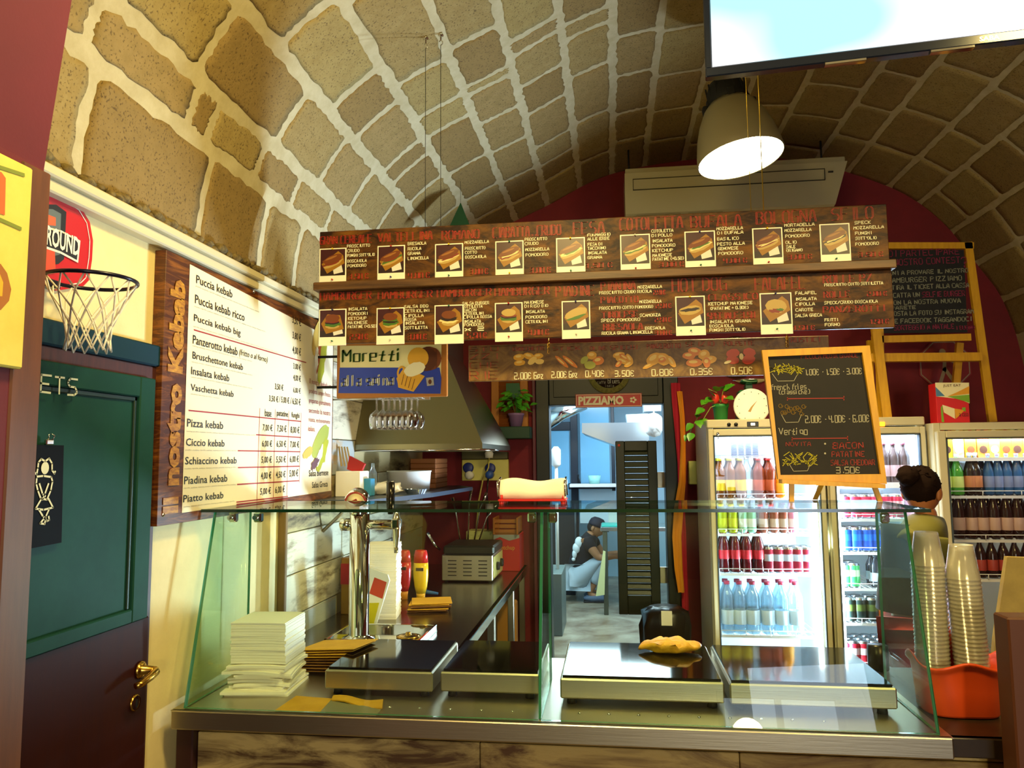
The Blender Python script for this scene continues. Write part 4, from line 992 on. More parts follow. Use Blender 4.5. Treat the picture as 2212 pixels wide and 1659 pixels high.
# near-left yellow picture board on the pier
XP=P0.x+.018; by=Bd('X',XP,.001)
t=thing('painted_picture_board','pale yellow painted board with orange and green shapes on the red pier','picture board',(XP,1.0,1.76))
u1,v1=by.uv(73,365);_,v0=by.uv(46,797); u0=.62
mb=MB(); mb.box(XP-.015,XP,u0,u1,v0,v1,.003); mb.build('board',mat('pale_yellow_board','#ead663',.6,col2='#dcc650',nscale=8),t)
for a in (((-60,342),(50,378)),((-60,448),(43,494))): mb=MB(); by.linepx(mb,list(a),.006,1.5); mb.build('painted_stroke',mat('olive_stroke','#7f8a2c',.6),t)
for nm,m_,pts,k_ in (('painted_square',mat('orange_red_shape','#e0662c',.6),((-80,345),(2,372),(11,385),(9,465),(0,462),(-80,440)),1.2),('painted_bun',mat('burger_brown','#a8641a',.6),((-60,560),(0,570),(14,590),(23,625),(18,650),(0,670),(-60,660)),1.2),('painted_filling',mat('burger_yellow','#e8b01c',.6),((-60,580),(-2,592),(5,610),(3,640),(-60,640)),1.6)):
    mb=MB(); by.poly(mb,[by.uv(*p) for p in pts],k_); mb.build(nm,m_,t)
# ================================================================ MORETTI SIGN
YM=3.0; bm=Bd('Y',YM)
t=thing('beer_sign','painted beer sign in cream and blue with a barrel and a mug, ochre frame','sign',(-.89,YM,1.85))
x0,x1,z0,z1=-1.120,-.655,1.85,2.078
mb=MB(); mb.box(x0,x1,YM,YM+.02,z0,z1,.003); mb.build('frame',mat('ochre_sign_frame','#b5701f',.5),t)
mz=lambda x,y:(640+x/4.096,720+y/4.096)
mb=MB(); mb.m(0); bm.poly(mb,[bm.uv(*mz(*p)) for p in ((388,112),(1285,100),(1280,535),(375,530),(388,300))],1)
mb.m(1); bm.poly(mb,[bm.uv(*mz(*p)) for p in ((386,304),(1270,304),(1285,400),(1278,535),(375,530),(380,440))],2)
def me_(mi,x,y,rx,ry,rot,k,jit=0):
    u,v=bm.uv(*mz(x,y)); s=YM/1640/4.096*1.0; mb.m(mi); bm.ell(mb,(u,v),rx*s,ry*s,k,22,rot,jit)
me_(3,1170,225,110,112,0,2.4);me_(2,1195,225,95,105,0,2.6);me_(3,1150,230,105,110,0,2.8);me_(4,1080,220,98,98,0,3.2)
for xx in (1190,1215,1240): me_(3,xx,225,6,95,0,3)
mb.m(4); bm.poly(mb,[bm.uv(*mz(*p)) for p in ((960,300),(1140,380),(1040,518),(905,480),(900,440),(890,400))],3.6)
me_(4,930,345,38,60,-.2,3.4); me_(1,930,345,20,38,-.2,3.5); me_(5,1050,320,100,60,.35,4,.06)
mb.m(3)
for k_ in range(4): bm.linepx(mb,[mz(955+32*k_,365+14*k_),mz(935+30*k_,455+14*k_)],.0022,4.2)
mb.m(6); bm.poly(mb,[bm.uv(*mz(*p)) for p in ((1150,395),(1215,388),(1222,460),(1160,468))],3.6); mb.m(3); me_(3,1186,430,16,22,0,4)
mb.build('painting',[mat('sign_cream','#ece0a0',.4),mat('sign_blue','#1f3ca8',.4),mat('barrel_brown','#7a3c14',.4),mat('barrel_line','#5a2a10',.4),mat('beer_gold','#e0a62c',.4),mat('beer_foam','#f3e9bd',.4),mat('sticker_grey','#a9a59c',.4)],t)
mb=MB(); a=mz(415,150);b=mz(935,255); chalk(bm,mb,'Moretti',a[0],a[1],b[0],b[1],wd=.0095,nib=(1,.35),jit=0,k=3); mb.build('green_lettering',mat('sign_green','#3f6a1a',.4),t)
mb=MB(); a=mz(408,375);b=mz(860,468); chalk(bm,mb,'alla spina',a[0],a[1],b[0],b[1],wd=.0085,nib=(1,.35),jit=0,k=3.5); mb.build('white_lettering',mat('sign_offwhite','#e6e2cf',.4),t)
MB().tube([(x0+.01,YM+.03,z1-.05),(XL+.001,YM+.03,z1-.05)],.006,6).tube([(x0+.01,YM+.03,z0+.05),(XL+.001,YM+.03,z0+.05)],.006,6).box(x0,x0+.06,YM+.02,YM+.036,z0+.03,z1-.03).build('wall_bracket',M_matblack,t)
# ================================================================ TV
TX,TZ=.272,2.612
t=thing('television','large flat television hanging above the counter with a bright screen','television',(.85,2.0,TZ))
rot=Matrix.Translation((TX,2.0,TZ))@Matrix.Rotation(-.10,4,'Z')@Matrix.Rotation(.10,4,'X')
mb=MB(); mb.T=rot
TW,TH=1.12,.64;bz=.022
mb.box(0,TW,0,.035,0,bz+.004,.003).box(0,TW,0,.035,TH-bz,TH,.003).box(0,bz-.004,0,.035,bz,TH-bz,.003).box(TW-bz+.004,TW,0,.035,bz,TH-bz,.003).box(.01,TW-.01,.03,.06,.01,TH-.01,.005)
mb.build('housing',mat('tv_dark_blue_black','#0c1428',.2,coat=.3),t)
M_scr=bpy.data.materials.new('lit_screen'); M_scr.use_nodes=True
nt=M_scr.node_tree;N=nt.nodes;L=nt.links;B=N['Principled BSDF'];B.inputs['Base Color'].default_value=(0,0,0,1);B.inputs['Roughness'].default_value=.2
tc=N.new('ShaderNodeTexCoord');ns=N.new('ShaderNodeTexNoise');ns.inputs['Scale'].default_value=2.2;ns.inputs['Detail'].default_value=1;L.new(tc.outputs['Object'],ns.inputs['Vector'])
rp=N.new('ShaderNodeValToRGB');rp.color_ramp.elements[0].position=.40;rp.color_ramp.elements[1].position=.5;rp.color_ramp.elements[0].color=lin('#a9e2ee');rp.color_ramp.elements[1].color=(1,1,1,1)
L.new(ns.outputs['Fac'],rp.inputs[0]);L.new(rp.outputs[0],B.inputs['Emission Color']);B.inputs['Emission Strength'].default_value=1.15
mb=MB(); mb.T=rot; mb.box(bz-.003,TW-bz+.003,.004,.02,bz+.002,TH-bz+.002); mb.build('screen',M_scr,t)
mb=MB(); mb.T=rot; 
# maker's word on the lower bezel
tb=Bd('Y',0,.0008); tmp=MB(); type_(tb,tmp,'SABA',.66,.019,.705,.007,k=1,px=False,bold=.03)
mb.add([v for v in tmp.V],tmp.F); mb.build('logo',mat('logo_silver','#a9a9b0',.3,.5),t)
mb=MB(); mb.T=rot; mb.box(.30,.40,-.002,.02,-.006,.001,.001).box(.55,.65,-.002,.02,-.006,.001,.001).build('bezel_foot_strip',M_chrome,t)
mb=MB(); 
q0=rot@Vector((.3,.06,.5)); q1=rot@Vector((TW-.3,.06,.5))
for q in (q0,q1): mb.tube([q,(q.x,q.y+.02,zvault(q.x))],.012,8)
mb.build('ceiling_bracket',M_matblack,t)
# ================================================================ PENDANT LAMP
LX,LY,LZ=.585,3.3,2.885
t=thing('pendant_lamp','large bell-shaped grey pendant lamp, lit, hanging before the air conditioner','lamp',(LX,LY,LZ))
TL=Matrix.Translation((LX,LY,LZ))@Matrix.Rotation(-.14,4,'Y')@Matrix.Rotation(-.10,4,'X')
mb=MB(); mb.T=TL; mb.lathe([(.184,0),(.186,.004),(.180,.05),(.168,.11),(.145,.18),(.115,.24),(.085,.275),(.083,.27),(.112,.235),(.142,.177),(.164,.11),(.176,.05),(.181,.001)],(0,0,0),40); mb.build('shade',mat('lamp_grey_beige','#8f8564',.45),t)
mb=MB(); mb.T=TL; mb.lathe([(.0,.012),(.178,.012),(.178,.016),(0,.016)],(0,0,0),32); mb.build('diffuser',mat('lit_diffuser','#fff6d2',.4,emit=30),t)
mb=MB(); mb.T=TL; mb.lathe([(.088,.26),(.090,.29),(.086,.33),(.070,.37),(.040,.385),(0,.388)],(0,0,0),24)
for a in range(14):
    c,s=math.cos(a*math.pi/7),math.sin(a*math.pi/7); mb.box(c*.085-.003,c*.085+.003,s*.085-.003,s*.085+.003,.28,.36)
mb.box(-.015,.015,-.098,-.075,.235,.30,.003)
mb.build('cap',M_matblack,t)
for sx in (-1,1):
    mb=MB(); mb.T=TL; mb.box(sx*.105-.012,sx*.105+.012,-.02,.02,.22,.275,.006); mb.box(sx*.088-.006,sx*.088+.006,-.012,.012,.25,.30,.003); mb.build('clip',M_matblack,t)
tp_=TL@Vector((0,0,.385)); MB().tube([tp_,(tp_.x,tp_.y,zvault(tp_.x)-.001)],.005,8).build('cord',M_matblack,t)
# the other lamps of the room, overhead and out of the picture
def lamp2(x,y,z,lab):
    t=thing('pendant_lamp',lab,'lamp',(x,y,z)); 
    MB().lathe([(.186,0.004),(.180,.05),(.168,.11),(.145,.18),(.115,.24),(.085,.275),(.083,.27),(.112,.235),(.142,.177),(.164,.11),(.176,.05),(.181,.004)],(x,y,z),32).build('shade',MATS['lamp_grey_beige'],t)
    MB().lathe([(.088,.26),(.090,.29),(.070,.37),(0,.388)],(x,y,z),20).build('cap',M_matblack,t)
    MB().tube([(x,y,z+.385),(x,y,max(zvault(x),z+.45)-.001)],.005,8).build('cord',M_matblack,t)
# ================================================================ AIR CONDITIONER
YA=4.42
t=thing('air_conditioner','cream ceiling-hung air conditioner under the top of the arch','air conditioner',(.75,YA,3.0))
ax0,ax1=.112,1.375; zt_=3.30
mb=MB()
sec=[(YA,3.275),(YA+.015,3.03),(YA+.09,2.985),(YA+.30,2.99),(YA+.30,3.275)]
n_=16; vs=[];N_=len(sec)
xs=[ax0+(ax1-ax0)*i/n_ for i in range(n_+1)]
for i,x in enumerate(xs):
    for (y,z) in sec:
        # right end sweeps inwards towards the bottom
        xx=x
        if z<3.2 and x>ax1-.12: xx=x-((3.275-z)/.29)**1.6*.095*((x-(ax1-.12))/.12)
        vs.append((xx,y,z))
fs=[(i*N_+j,(i+1)*N_+j,(i+1)*N_+(j+1)%N_,i*N_+(j+1)%N_) for i in range(n_) for j in range(N_)]
mb.add(vs,fs); mb.F+= [[j for j in range(N_)],[n_*N_+j for j in range(N_)][::-1]]; mb.MI+=[0,0]; mb.S+=[False,False]
mb.box(ax0+.005,ax1-.002,YA+.03,YA+.30,3.277,3.315,.004)
mb.build('casing',mat('aged_cream_plastic','#bdb48c',.45),t)
x0_,zz1=xz(1367,398,YA);x1_,zz0=xz(1783,392,YA)
mb=MB()
za,zb2=xz(1367,388,YA)[1],xz(1367,411,YA)[1]
for a in ((x0_,x1_,za,za+.003),(x0_,x1_,zb2,zb2+.003),(x0_,x0_+.003,zb2,za),(x1_-.003,x1_,zb2,za)): mb.box(a[0],a[1],YA-.0035,YA+.006,a[2],a[3])
mb.box(x1_+.018,x1_+.045,YA-.004,YA+.006,(za+zb2)/2+.01,(za+zb2)/2+.018)
mb.build('panel_groove',mat('dark_groove','#2a2616',.6),t)
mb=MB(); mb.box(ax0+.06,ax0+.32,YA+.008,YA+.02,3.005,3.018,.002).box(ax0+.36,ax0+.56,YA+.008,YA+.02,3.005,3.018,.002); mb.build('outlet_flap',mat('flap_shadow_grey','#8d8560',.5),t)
for x in (ax0+.03,ax1-.10):
    MB().tube([(x,YA+.15,3.31),(x,YA+.15,zvault(x)-.001)],.006,6).build('hanger_rod',M_matblack,t)
# green triangular thing in the corner under the vault
t=thing('green_pennant','dark green pyramid of fabric rising behind the menu board','fabric',(-.9,3.85,2.35))
p=at(995,437,Y=3.9);a=at(955,505,Y=3.85);b=at(1028,505,Y=3.85)
mb=MB(); mb.add([(a.x-.03,3.84,a.z-.12),(b.x+.03,3.84,b.z-.12),(p.x,3.9,p.z),((a.x+b.x)/2,3.96,a.z-.12)],[(0,1,2),(1,3,2),(3,0,2),(0,3,1)])
mb.build('fabric',mat('bottle_green_fabric','#0f4a2c',.7),t)
MB().tube([(p.x,3.9,p.z-.002),(p.x,3.9,zvault(p.x)-.002)],.001,5).build('thread',M_wire,t)
# ================================================================ BACK COUNTER ALONG THE LEFT WALL
t=thing('back_counter','steel work counter running along the left wall to the back','counter',(-.9,3.8,0))
BR=-.545
MB().box(XL+.022,BR,2.72,YB-.01,ZC-.035,ZC,.003).build('steel_top',mat('dull_steel','#8d887c',.22,1,bump=.03,bscale=12),t)
MB().box(BR-.022,BR+.003,2.72,YB-.01,ZC-.04,ZC-.0,.002).build('front_edge',M_chrome,t)
for y in (2.8,3.6,4.3,4.82):
    MB().box(BR-.05,BR-.015,y,y+.035,0,ZC-.035,.003).build('leg',M_steel,t)
MB().box(XL+.03,BR-.03,2.75,YB-.03,.28,.30,.002).build('lower_shelf',M_steel,t)
MB().box(XL+.03,XL+.3,2.75,YB-.03,.30,ZC-.04).build('dark_back_panel',M_matblack,t)
# something orange leaning below it by the red wall
p=at(1095,1360,Y=4.55)
mb=MB(); mb.box(p.x-.06,p.x+.06,4.5,4.6,0,.76,.01); o=mb.build('cardboard_box',mat('ochre_cardboard','#b57a24',.7),None); solo(recentre(o,(p.x,4.55,0)),'tall ochre cardboard box standing below the end of the back counter','box')
# drip tray / sink with beer font
t=thing('drip_tray','shallow steel drip tray with raised rim under the beer tap','drip tray',(-.85,2.86,ZC))
A=at(700,1386,Z=ZC+.03);B_=at(865,1388,Z=ZC+.03);D_=at(950,1340,Z=ZC+.03)
tx0,tx1,ty0,ty1=-1.06,-.70,2.74,3.02
mb=MB(); mb.box(tx0,tx1,ty0,ty1,ZC+.001,ZC+.004)
for a in ((tx0,tx1,ty0,ty0+.012),(tx0,tx1,ty1-.012,ty1),(tx0,tx0+.012,ty0,ty1),(tx1-.012,tx1,ty0,ty1)): mb.box(*a,ZC+.001,ZC+.026,.002)
mb.build('tray',M_chrome,t)
mb=MB(); mb.lathe([(.045,0),(.047,.003),(.032,.005),(.012,.006),(.010,.016),(0,.017)],(tx1-.085,2.9,ZC+.0045),20); mb.build('drain_spinner',M_brass,t)
t=thing('beer_tap','chromed beer tap column with round medallion and a lever','beer tap',(-.94,2.84,ZC))
c=at(775,1370,Y=2.84); cxp=c.x; zt_=at(775,1106,Y=2.84).z
mb=MB(); mb.lathe([(.062,0),(.062,.006),(.042,.012),(.038,.02),(.038,zt_-ZC),(.0,zt_-ZC+.001)],(cxp,2.84,ZC+.006),28).lathe([(.0395,zt_-ZC-.012),(.0395,zt_-ZC-.006)],(cxp,2.84,ZC+.006),28)
mb.build('column',M_chrome,t)
za=at(775,1133,Y=2.84).z
mb=MB(); mb.lathe([(.0,-.075),(.022,-.075),(.024,-.072),(.024,-.04),(.018,-.036),(.018,.0)],(cxp,2.84,za),18,axis='x'); mb.lathe([(.017,.03),(.019,.05),(.019,.145),(.015,.15),(0,.152)],(cxp,2.84,za),18,axis='x')
mb.build('side_arm',M_chrome,t)
xt=cxp+.125
mb=MB(); mb.lathe([(.0,-.105),(.008,-.105),(.009,-.08),(.015,-.045),(.017,-.01),(.020,.012),(.016,.02),(.010,.04),(.008,.06)],(xt+.02,2.835,za),14)
mb.box(xt+.005,xt+.035,2.81,2.86,za-.015,za+.025,.006)
mb.build('tap_body',M_chrome,t)
zh=at(846,1042,Y=2.83).z
MB().lathe([(.010,.04),(.015,.065),(.0165,.09),(.016,zh-za),(.0,zh-za+.003)],(xt-.002,2.83,za),16).build('lever',mat('black_chrome_lever','#2a2620',.15,.7),t)
mb=MB(); mz_=zt_+.045
mb.T=Matrix.Translation((cxp-.004,2.815,mz_))@Matrix.Rotation(-.45,4,'Y')@Matrix.Rotation(.25,4,'X')
mb.lathe([(.0,.030),(.040,.030),(.044,.024),(.044,-.02),(.030,-.024),(.0,-.024)],(0,0,0),28,axis='y')
mb.m(1).lathe([(.041,-.024),(.041,-.0255),(.034,-.0256)],(0,0,0),28,axis='y'); mb.m(2).lathe([(.034,-.0255),(.0,-.026)],(0,0,0),28,axis='y'); mb.m(1); mb.box(-.010,.010,-.0275,-.026,-.002,.012,.001).box(-.018,.018,-.0275,-.026,-.014,-.010)
mb.T=None; mb.m(0); mb.lathe([(.036,zt_+.008),(.03,zt_+.03),(.012,mz_-.02)],(cxp,2.84,0),20)
mb.build('medallion',[M_chrome,mat('medallion_red','#8d2a1c',.4),mat('medallion_cream','#e6d6a6',.4)],t)
# napkin stack and leaning menu card behind it
napstack('tall leaning stack of white napkins behind the beer tap column',-1.00,3.28,.135,.315,.12,seedv=9,flare=False)
t=thing('table_menu_card','white plastic menu card with rounded corner leaning beside the beer column','menu card',(-.95,3.05,ZC))
c=Vector((-1.08,3.10,ZC)); mb=MB(); mb.T=Matrix.Translation(c)@Matrix.Rotation(-.25,4,'Z')@Matrix.Rotation(.28,4,'Y')
pts=[(0,0,0),(.105,0,0),(.11,0,.02),(.12,0,.23),(.105,0,.25),(.02,0,.25),(0,0,.23)]
mb.prism(pts,(0,.006,0)); mb.m(1); mb.prism([(.02,-.001,.03),(.1,-.001,.03),(.1,-.001,.13),(.02,-.001,.10)],(0,.0008,0)); mb.m(2); mb.prism([(.045,-.001,.15),(.11,-.001,.15),(.11,-.001,.22),(.05,-.001,.22)],(0,.0008,0))
mb.build('card',[M_white2,mat('card_yellow','#d2c41c',.4),mat('card_red','#c4432c',.4)],t)
t=thing('sauce_carton','dark red and ochre sauce carton standing left of the beer column','carton',(-1.13,3.25,ZC))
mb=MB(); mb.box(-1.20,-1.10,3.3,3.42,ZC,ZC+.245,.003); mb.build('carton',mat('carton_ochre','#8a6a1a',.5,col2='#7a4a16',nscale=3),t)
mb=MB(); mb.box(-1.201,-1.099,3.2985,3.3,ZC+.13,ZC+.22); mb.build('red_band',mat('carton_red','#8d1a22',.5),t)
# squeeze bottles
def squeeze(lab,px,pyt,pyb,Y,capcol,c1,c2,rx=.036,ry=.026):
    b=at(px,pyb,Y=Y);tp2=at(px,pyt,Y=Y);H=tp2.z-ZC
    t=thing('sauce_bottle',lab,'sauce bottle',(b.x,Y,ZC)); 
    def blob(prof_,mi,mb):
        vs=[];n=20
        for r,h in prof_:
            for j in range(n):
                a=2*math.pi*j/n; vs.append((b.x+rx*r*math.cos(a),Y+ry*r*math.sin(a),ZC+h*H))
        k=len(prof_); fs=[(i*n+j,i*n+(j+1)%n,(i+1)*n+(j+1)%n,(i+1)*n+j) for i in range(k-1) for j in range(n)]
        mb.m(mi); mb.add(vs,fs,True); b0_=len(mb.V)-k*n; mb.F+=[[b0_+j for j in range(n)][::-1],[b0_+(k-1)*n+j for j in range(n)]]; mb.MI+=[mi,mi]; mb.S+=[False,False]
    mb=MB(); blob([(.55,.0),(.58,.10),(.62,.16)],0,mb); mb.build('cap',mat('sauce_cap_'+lab[:5].replace(' ','_'),capcol,.35),t)
    mb=MB(); blob([(.62,.16),(.85,.28),(1,.45),(1.02,.6),(.98,.75)],0,mb); mb.build('body',mat('sauce_low_'+lab[:6].replace(' ','_'),c1,.3),t)
    mb=MB(); blob([(.98,.75),(.92,.9),(.80,.97),(.70,.99)],0,mb); mb.build('top',mat('sauce_top_'+lab[:6].replace(' ','_'),c2,.3),t)
    mb=MB(); mb.prism([(b.x-.5*rx,Y-ry*1.03,ZC+.60*H),(b.x+.5*rx,Y-ry*1.03,ZC+.60*H),(b.x+.5*rx,Y-ry*1.03,ZC+.66*H),(b.x-.5*rx,Y-ry*1.03,ZC+.66*H)],(0,.004,0)); mb.build('label_strip',mat('dark_label','#3b2a14',.5),t)
squeeze('yellow sauce bottle with red shoulder standing on its cap',909,1187,1285,3.62,'#d9a416','#dfb71e','#b8201e')
squeeze('red ketchup bottle with orange cap beside the yellow sauce bottle',872,1187,1275,3.68,'#d98a1c','#b3201e','#a81a1c')
t=thing('paper_bag_stack','pile of yellow and brown paper bags under the sauce bottles','paper bags',(-.86,3.5,ZC))
for i in range(7):
    mb=MB(); mb.T=Matrix.Translation((-.835+random.uniform(-.01,.01),3.45+random.uniform(-.01,.01),ZC+.002+i*.0055))@Matrix.Rotation(.15+random.uniform(-.12,.12),4,'Z')
    mb.box(-.09,.09,-.08,.08,0,.003,.001); mb.T=None; mb.build('paper_bag',M_kraft if i in(2,5,6) else MATS['brown_kraft_paper'],t)
# blue cloth handle item
p=at(945,1262,Z=ZC+.02); mb=MB(); mb.tube([(p.x-.05,3.75,ZC+.02),(p.x,3.75,ZC+.024),(p.x+.06,3.76,ZC+.014)],[.010,.011,.006],8); o=mb.build('blue_handled_knife',mat('blue_handle','#1c4f86',.4)); 
mb2=MB()
solo(recentre(o,(p.x,3.75,ZC)),'blue handle of a utensil lying on the steel back counter','utensil')
# electric griddle
t=thing('contact_grill','steel contact grill with open lid and knobs on the back counter','grill',(-.78,4.1,ZC))
gx0_,gx1_,gy0,gy1=-.905,-.665,3.98,4.40
g0=at(958,1255,Z=ZC);g1=at(1062,1262,Z=ZC); gx0_,gx1_=g0.x,g1.x; gy0=(g0.y+g1.y)/2; gy1=gy0+.36; gh=.15
mb=MB(); mb.box(gx0_,gx1_,gy0,gy1,ZC+.008,ZC+gh,.005); mb.build('body',M_steel,t)
mb=MB()
for cx_ in (.12,.42,.72):
    for k in range(5): mb.box(gx0_+(gx1_-gx0_)*cx_,gx0_+(gx1_-gx0_)*(cx_+.17),gy0-.0015,gy0+.001,ZC+.035+k*.02,ZC+.040+k*.02)
mb.build('vent_slots',M_matblack,t)
mb=MB(); mb.box(gx0_+.01,gx1_+.01,gy0-.01,gy1-.04,ZC+gh,ZC+gh+.05,.01); mb.build('upper_plate',mat('seasoned_iron','#3b3a30',.4,.6),t)
mb=MB(); mb.box(gx1_,gx1_+.004,gy0+.02,gy1-.01,ZC+.02,ZC+gh-.015,.001); mb.build('yellow_panel',mat('control_panel_yellow','#d2cf7a',.4),t)
for k,yy in enumerate((.12,.27)):
    mb=MB(); mb.lathe([(.024,.004),(.022,.02),(.0,.021)],(gx1_,gy0+yy,ZC+.075),14,axis='x'); mb.build('knob',M_black,t)
mb=MB(); mb.tube([(gx0_-.01,gy0-.01,ZC+gh+.03),(gx0_-.02,gy0-.08,ZC+gh+.06),(gx0_-.05,gy0-.12,ZC+gh+.13)],.007,8); mb.build('lid_handle',M_chrome,t)
for x in (gx0_+.02,gx1_-.02):
    MB().lathe([(.012,0),(.012,.01)],(x,gy0+.03,ZC),8).build('foot',M_matblack,t)
# ketchup cartons beyond it
t=thing('ketchup_box','red box with sauce lettering stacked against the red wall','box',(-.62,4.7,ZC))
k0=at(1066,1240,Y=4.62);k1=at(1122,1155,Y=4.62)
mb=MB(); mb.box(k0.x,k1.x,4.62,4.84,ZC,k1.z,.003); mb.build('box',mat('ketchup_box_red','#c41c20',.5),t)
bx=Bd('Y',4.618,.001); mb=MB(); type_(bx,mb,'Ketchup',1076,1178,1112,1190,k=1); mb.build('lettering',mat('box_lettering_yellow','#e2a83a',.5),t)
mb=MB(); bx.poly(mb,[bx.uv(*p) for p in ((1066,1155),(1122,1155),(1122,1162),(1100,1168),(1080,1160),(1066,1166))],.6); mb.build('grey_band',mat('box_grey','#9a9a94',.5),t)
t=thing('wooden_crate','small orange-brown crate on top of the red box','crate',(-.6,4.7,1.26))
k2=at(1064,1153,Y=4.62);k3=at(1118,1124,Y=4.62); kz=k1.z+.001
mb=MB(); mb.box(k0.x,k1.x-.005,4.62,4.8,kz,kz+.01); 
for z in (0,.03,.06): mb.box(k0.x,k1.x-.005,4.615,4.625,kz+.008+z,kz+.03+z,.002)
mb.box(k0.x,k0.x+.012,4.6,4.8,kz,kz+.10,.002).box(k1.x-.017,k1.x-.005,4.6,4.8,kz,kz+.10,.002); mb.build('slatted_crate',mat('crate_orange_wood','#a8641c',.6),t)
t=thing('spotted_box','cream tin with dark floral print behind the grill','tin',(-.8,4.6,ZC))
k4=at(1002,1200,Y=4.62);k5=at(1064,1150,Y=4.62); mb=MB(); mb.box(k4.x,k0.x-.006,4.69,4.85,ZC,k5.z,.004); mb.build('tin',mat('floral_cream_tin','#d6cf7c',.4,col2='#4a4326',nscale=28,lo=.55,hi=.66),t)
# ---- shelf with cups above the counter
t=thing('wall_shelf','dark slate-coloured shelf on the plank wall holding plates and boxes','shelf',(-1.1,3.6,1.40))
s0=at(722,1082,X=-1.0);sy0=3.30;sy1=4.55;sz=1.415
mb=MB(); mb.prism([(XL+.02,3.02,sz),(-.985,3.02,sz),(-.86,3.6,sz),(-.80,4.35,sz),(-.93,4.6,sz),(XL+.02,4.6,sz)],(0,0,.02)); mb.build('shelf_board',mat('slate_shelf','#3a4350',.35),t)
for y in (3.15,4.3): MB().tube([(XL+.021,y,sz-.12),(XL+.15,y,sz-.001)],.008,6).build('bracket',M_steel,t)
zs=sz+.0205
def sbox(name,lab,cat,px0,px1,pyt,Y,d,m,top=None):
    a=at(px0,1050,Y=Y);b=at(px1,1050,Y=Y);zt2=at((px0+px1)/2,pyt,Y=Y).z
    t=thing(name,lab,cat,((a.x+b.x)/2,Y,zs)); mb=MB(); mb.box(a.x,b.x,Y,Y+d,zs,zt2,.003); mb.build('box',m,t); return t,a.x,b.x,zt2
t,a_,b_,z_=sbox('paper_carton','white open paper carton on the shelf with a red fry bag on top','box',724,778,1018,3.25,.12,M_white2)
t=thing('fry_bag','red paper bag with pale wooden sticks leaning on the white carton','bag',((a_+b_)/2,3.3,z_)); xm=a_+.05
mb=MB(); mb.T=Matrix.Translation((xm,3.31,z_+.001))@Matrix.Rotation(.35,4,'Y'); mb.prism([(-.02,0,0),(.045,0,0),(.05,0,.05),(-.03,0,.06)],(0,.02,0)); mb.build('bag',mat('bag_red','#b5201c',.6),t)
for k in range(4):
    mb=MB(); mb.T=Matrix.Translation((xm-.045+.016*k,3.32,z_+.002))@Matrix.Rotation(-.15-.03*k,4,'Y'); mb.box(-.004,.004,0,.004,.02,.11,.001); mb.build('wooden_stick',mat('pale_stick','#cdb47c',.6),t)
sbox('blue_box','small blue box between the white carton and the plates','box',782,801,1034,3.3,.06,mat('box_blue','#2f86b0',.5))
p=at(792,1024,Y=3.33); t=thing('bottle','small clear bottle with green label behind the blue box','bottle',(p.x,3.42,zs)); MB().lathe([(.018,0),(.020,.005),(.020,.10),(.008,.125),(.008,.145),(0,.146)],(p.x,3.42,zs),14).build('body',M_pet,t)
t=thing('plastic_tub','round white plastic tub lying open on the shelf','tub',(-.93,3.75,zs))
p=at(878,1050,Y=3.8); mb=MB(); mb.lathe([(.0,0),(.105,0),(.112,.095),(.116,.098),(.116,.103),(.108,.103),(.102,.006),(0,.006)],(p.x,3.85,zs),32); mb.build('tub',M_white2,t)
t=thing('aluminium_tray','crimped aluminium foil tray on the shelf edge','tray',(p.x,3.55,zs)); q=at(898,1065,Y=3.5)
mb=MB(); vs=[];n=44
for r,h in ((.035,0),(.045,.022),(.050,.024)):
    for j in range(n):
        a=2*math.pi*j/n; k=1+.035*(j%2); vs.append((q.x+r*k*1.15*math.cos(a),3.5+r*k*math.sin(a),zs+h))
mb.add(vs,[(i*n+j,i*n+(j+1)%n,(i+1)*n+(j+1)%n,(i+1)*n+j) for i in range(2) for j in range(n)]+[tuple(range(n))[::-1]]); mb.build('tray',mat('aluminium_foil','#c9d6e6',.25,1),t)
t=thing('crumpled_bag','crumpled white plastic bag between the blue box and foil tray','bag',(p.x-.1,3.6,zs)); q=at(838,1058,Y=3.5)
mb=MB(); mb.ell((q.x,3.45,zs+.028),.085,.05,.029,20,12)
for v in mb.V:
    d=.012*math.sin(v.x*190+v.z*90)+.008*math.sin(v.y*240+v.x*77); v.x+=d; v.y+=d*.5; v.z=max(zs+.001,v.z+d*.35)
mb.build('bag',mat('white_film','#ece8d6',.35),t)
for k in range(6):
    q=at(925,1062,Y=4.2); t=thing('pizza_box','flat brown box, %s from the bottom of the low stack at the shelf end'%ORD[k] if k<5 else 'topmost flat brown box at the end of the shelf','box',(q.x,4.3,zs+k*.027),'flat brown boxes')
    mb=MB(); mb.box(q.x-.09,q.x+.055,4.15,4.45,zs+k*.0275,zs+k*.0275+.0265,.003); mb.build('box',mat('box_brown','#9a5a28',.6),t)
# ---- hanging wine glasses
t0=thing('glass_rack','dark steel rail rack under the beer sign from which wine glasses hang','rack',(-.95,3.1,1.84))
rz=1.862
YG=3.15
mb=MB()
gl=[at(x,900,Y=YG).x for x in (822,835,847,859,871,884,896)]
for x in gl+[gl[-1]+.03]: mb.tube([(x-.014,YG-.1,rz),(x-.014,YG+.12,rz)],.003,6)
mb.box(gl[0]-.03,gl[-1]+.04,YG+.1,YG+.115,rz-.004,rz+.012).tube([(gl[0]-.02,YG+.107,rz+.004),(XL+.02,YG+.107,rz+.004)],.005,6); mb.build('rails',M_steel,t0)
gp=[(.030,0),(.030,.002),(.006,.006),(.004,.012),(.0035,.055),(.010,.062),(.026,.075),(.032,.095),(.030,.120),(.026,.138),(.0255,.138),(.0295,.12),(.0312,.095),(.025,.077),(.0,.066)]
mb=MB(); mb.lathe([(r,-h) for r,h in gp],(0,0,0),18); mb.F=[f[::-1] for f in mb.F]
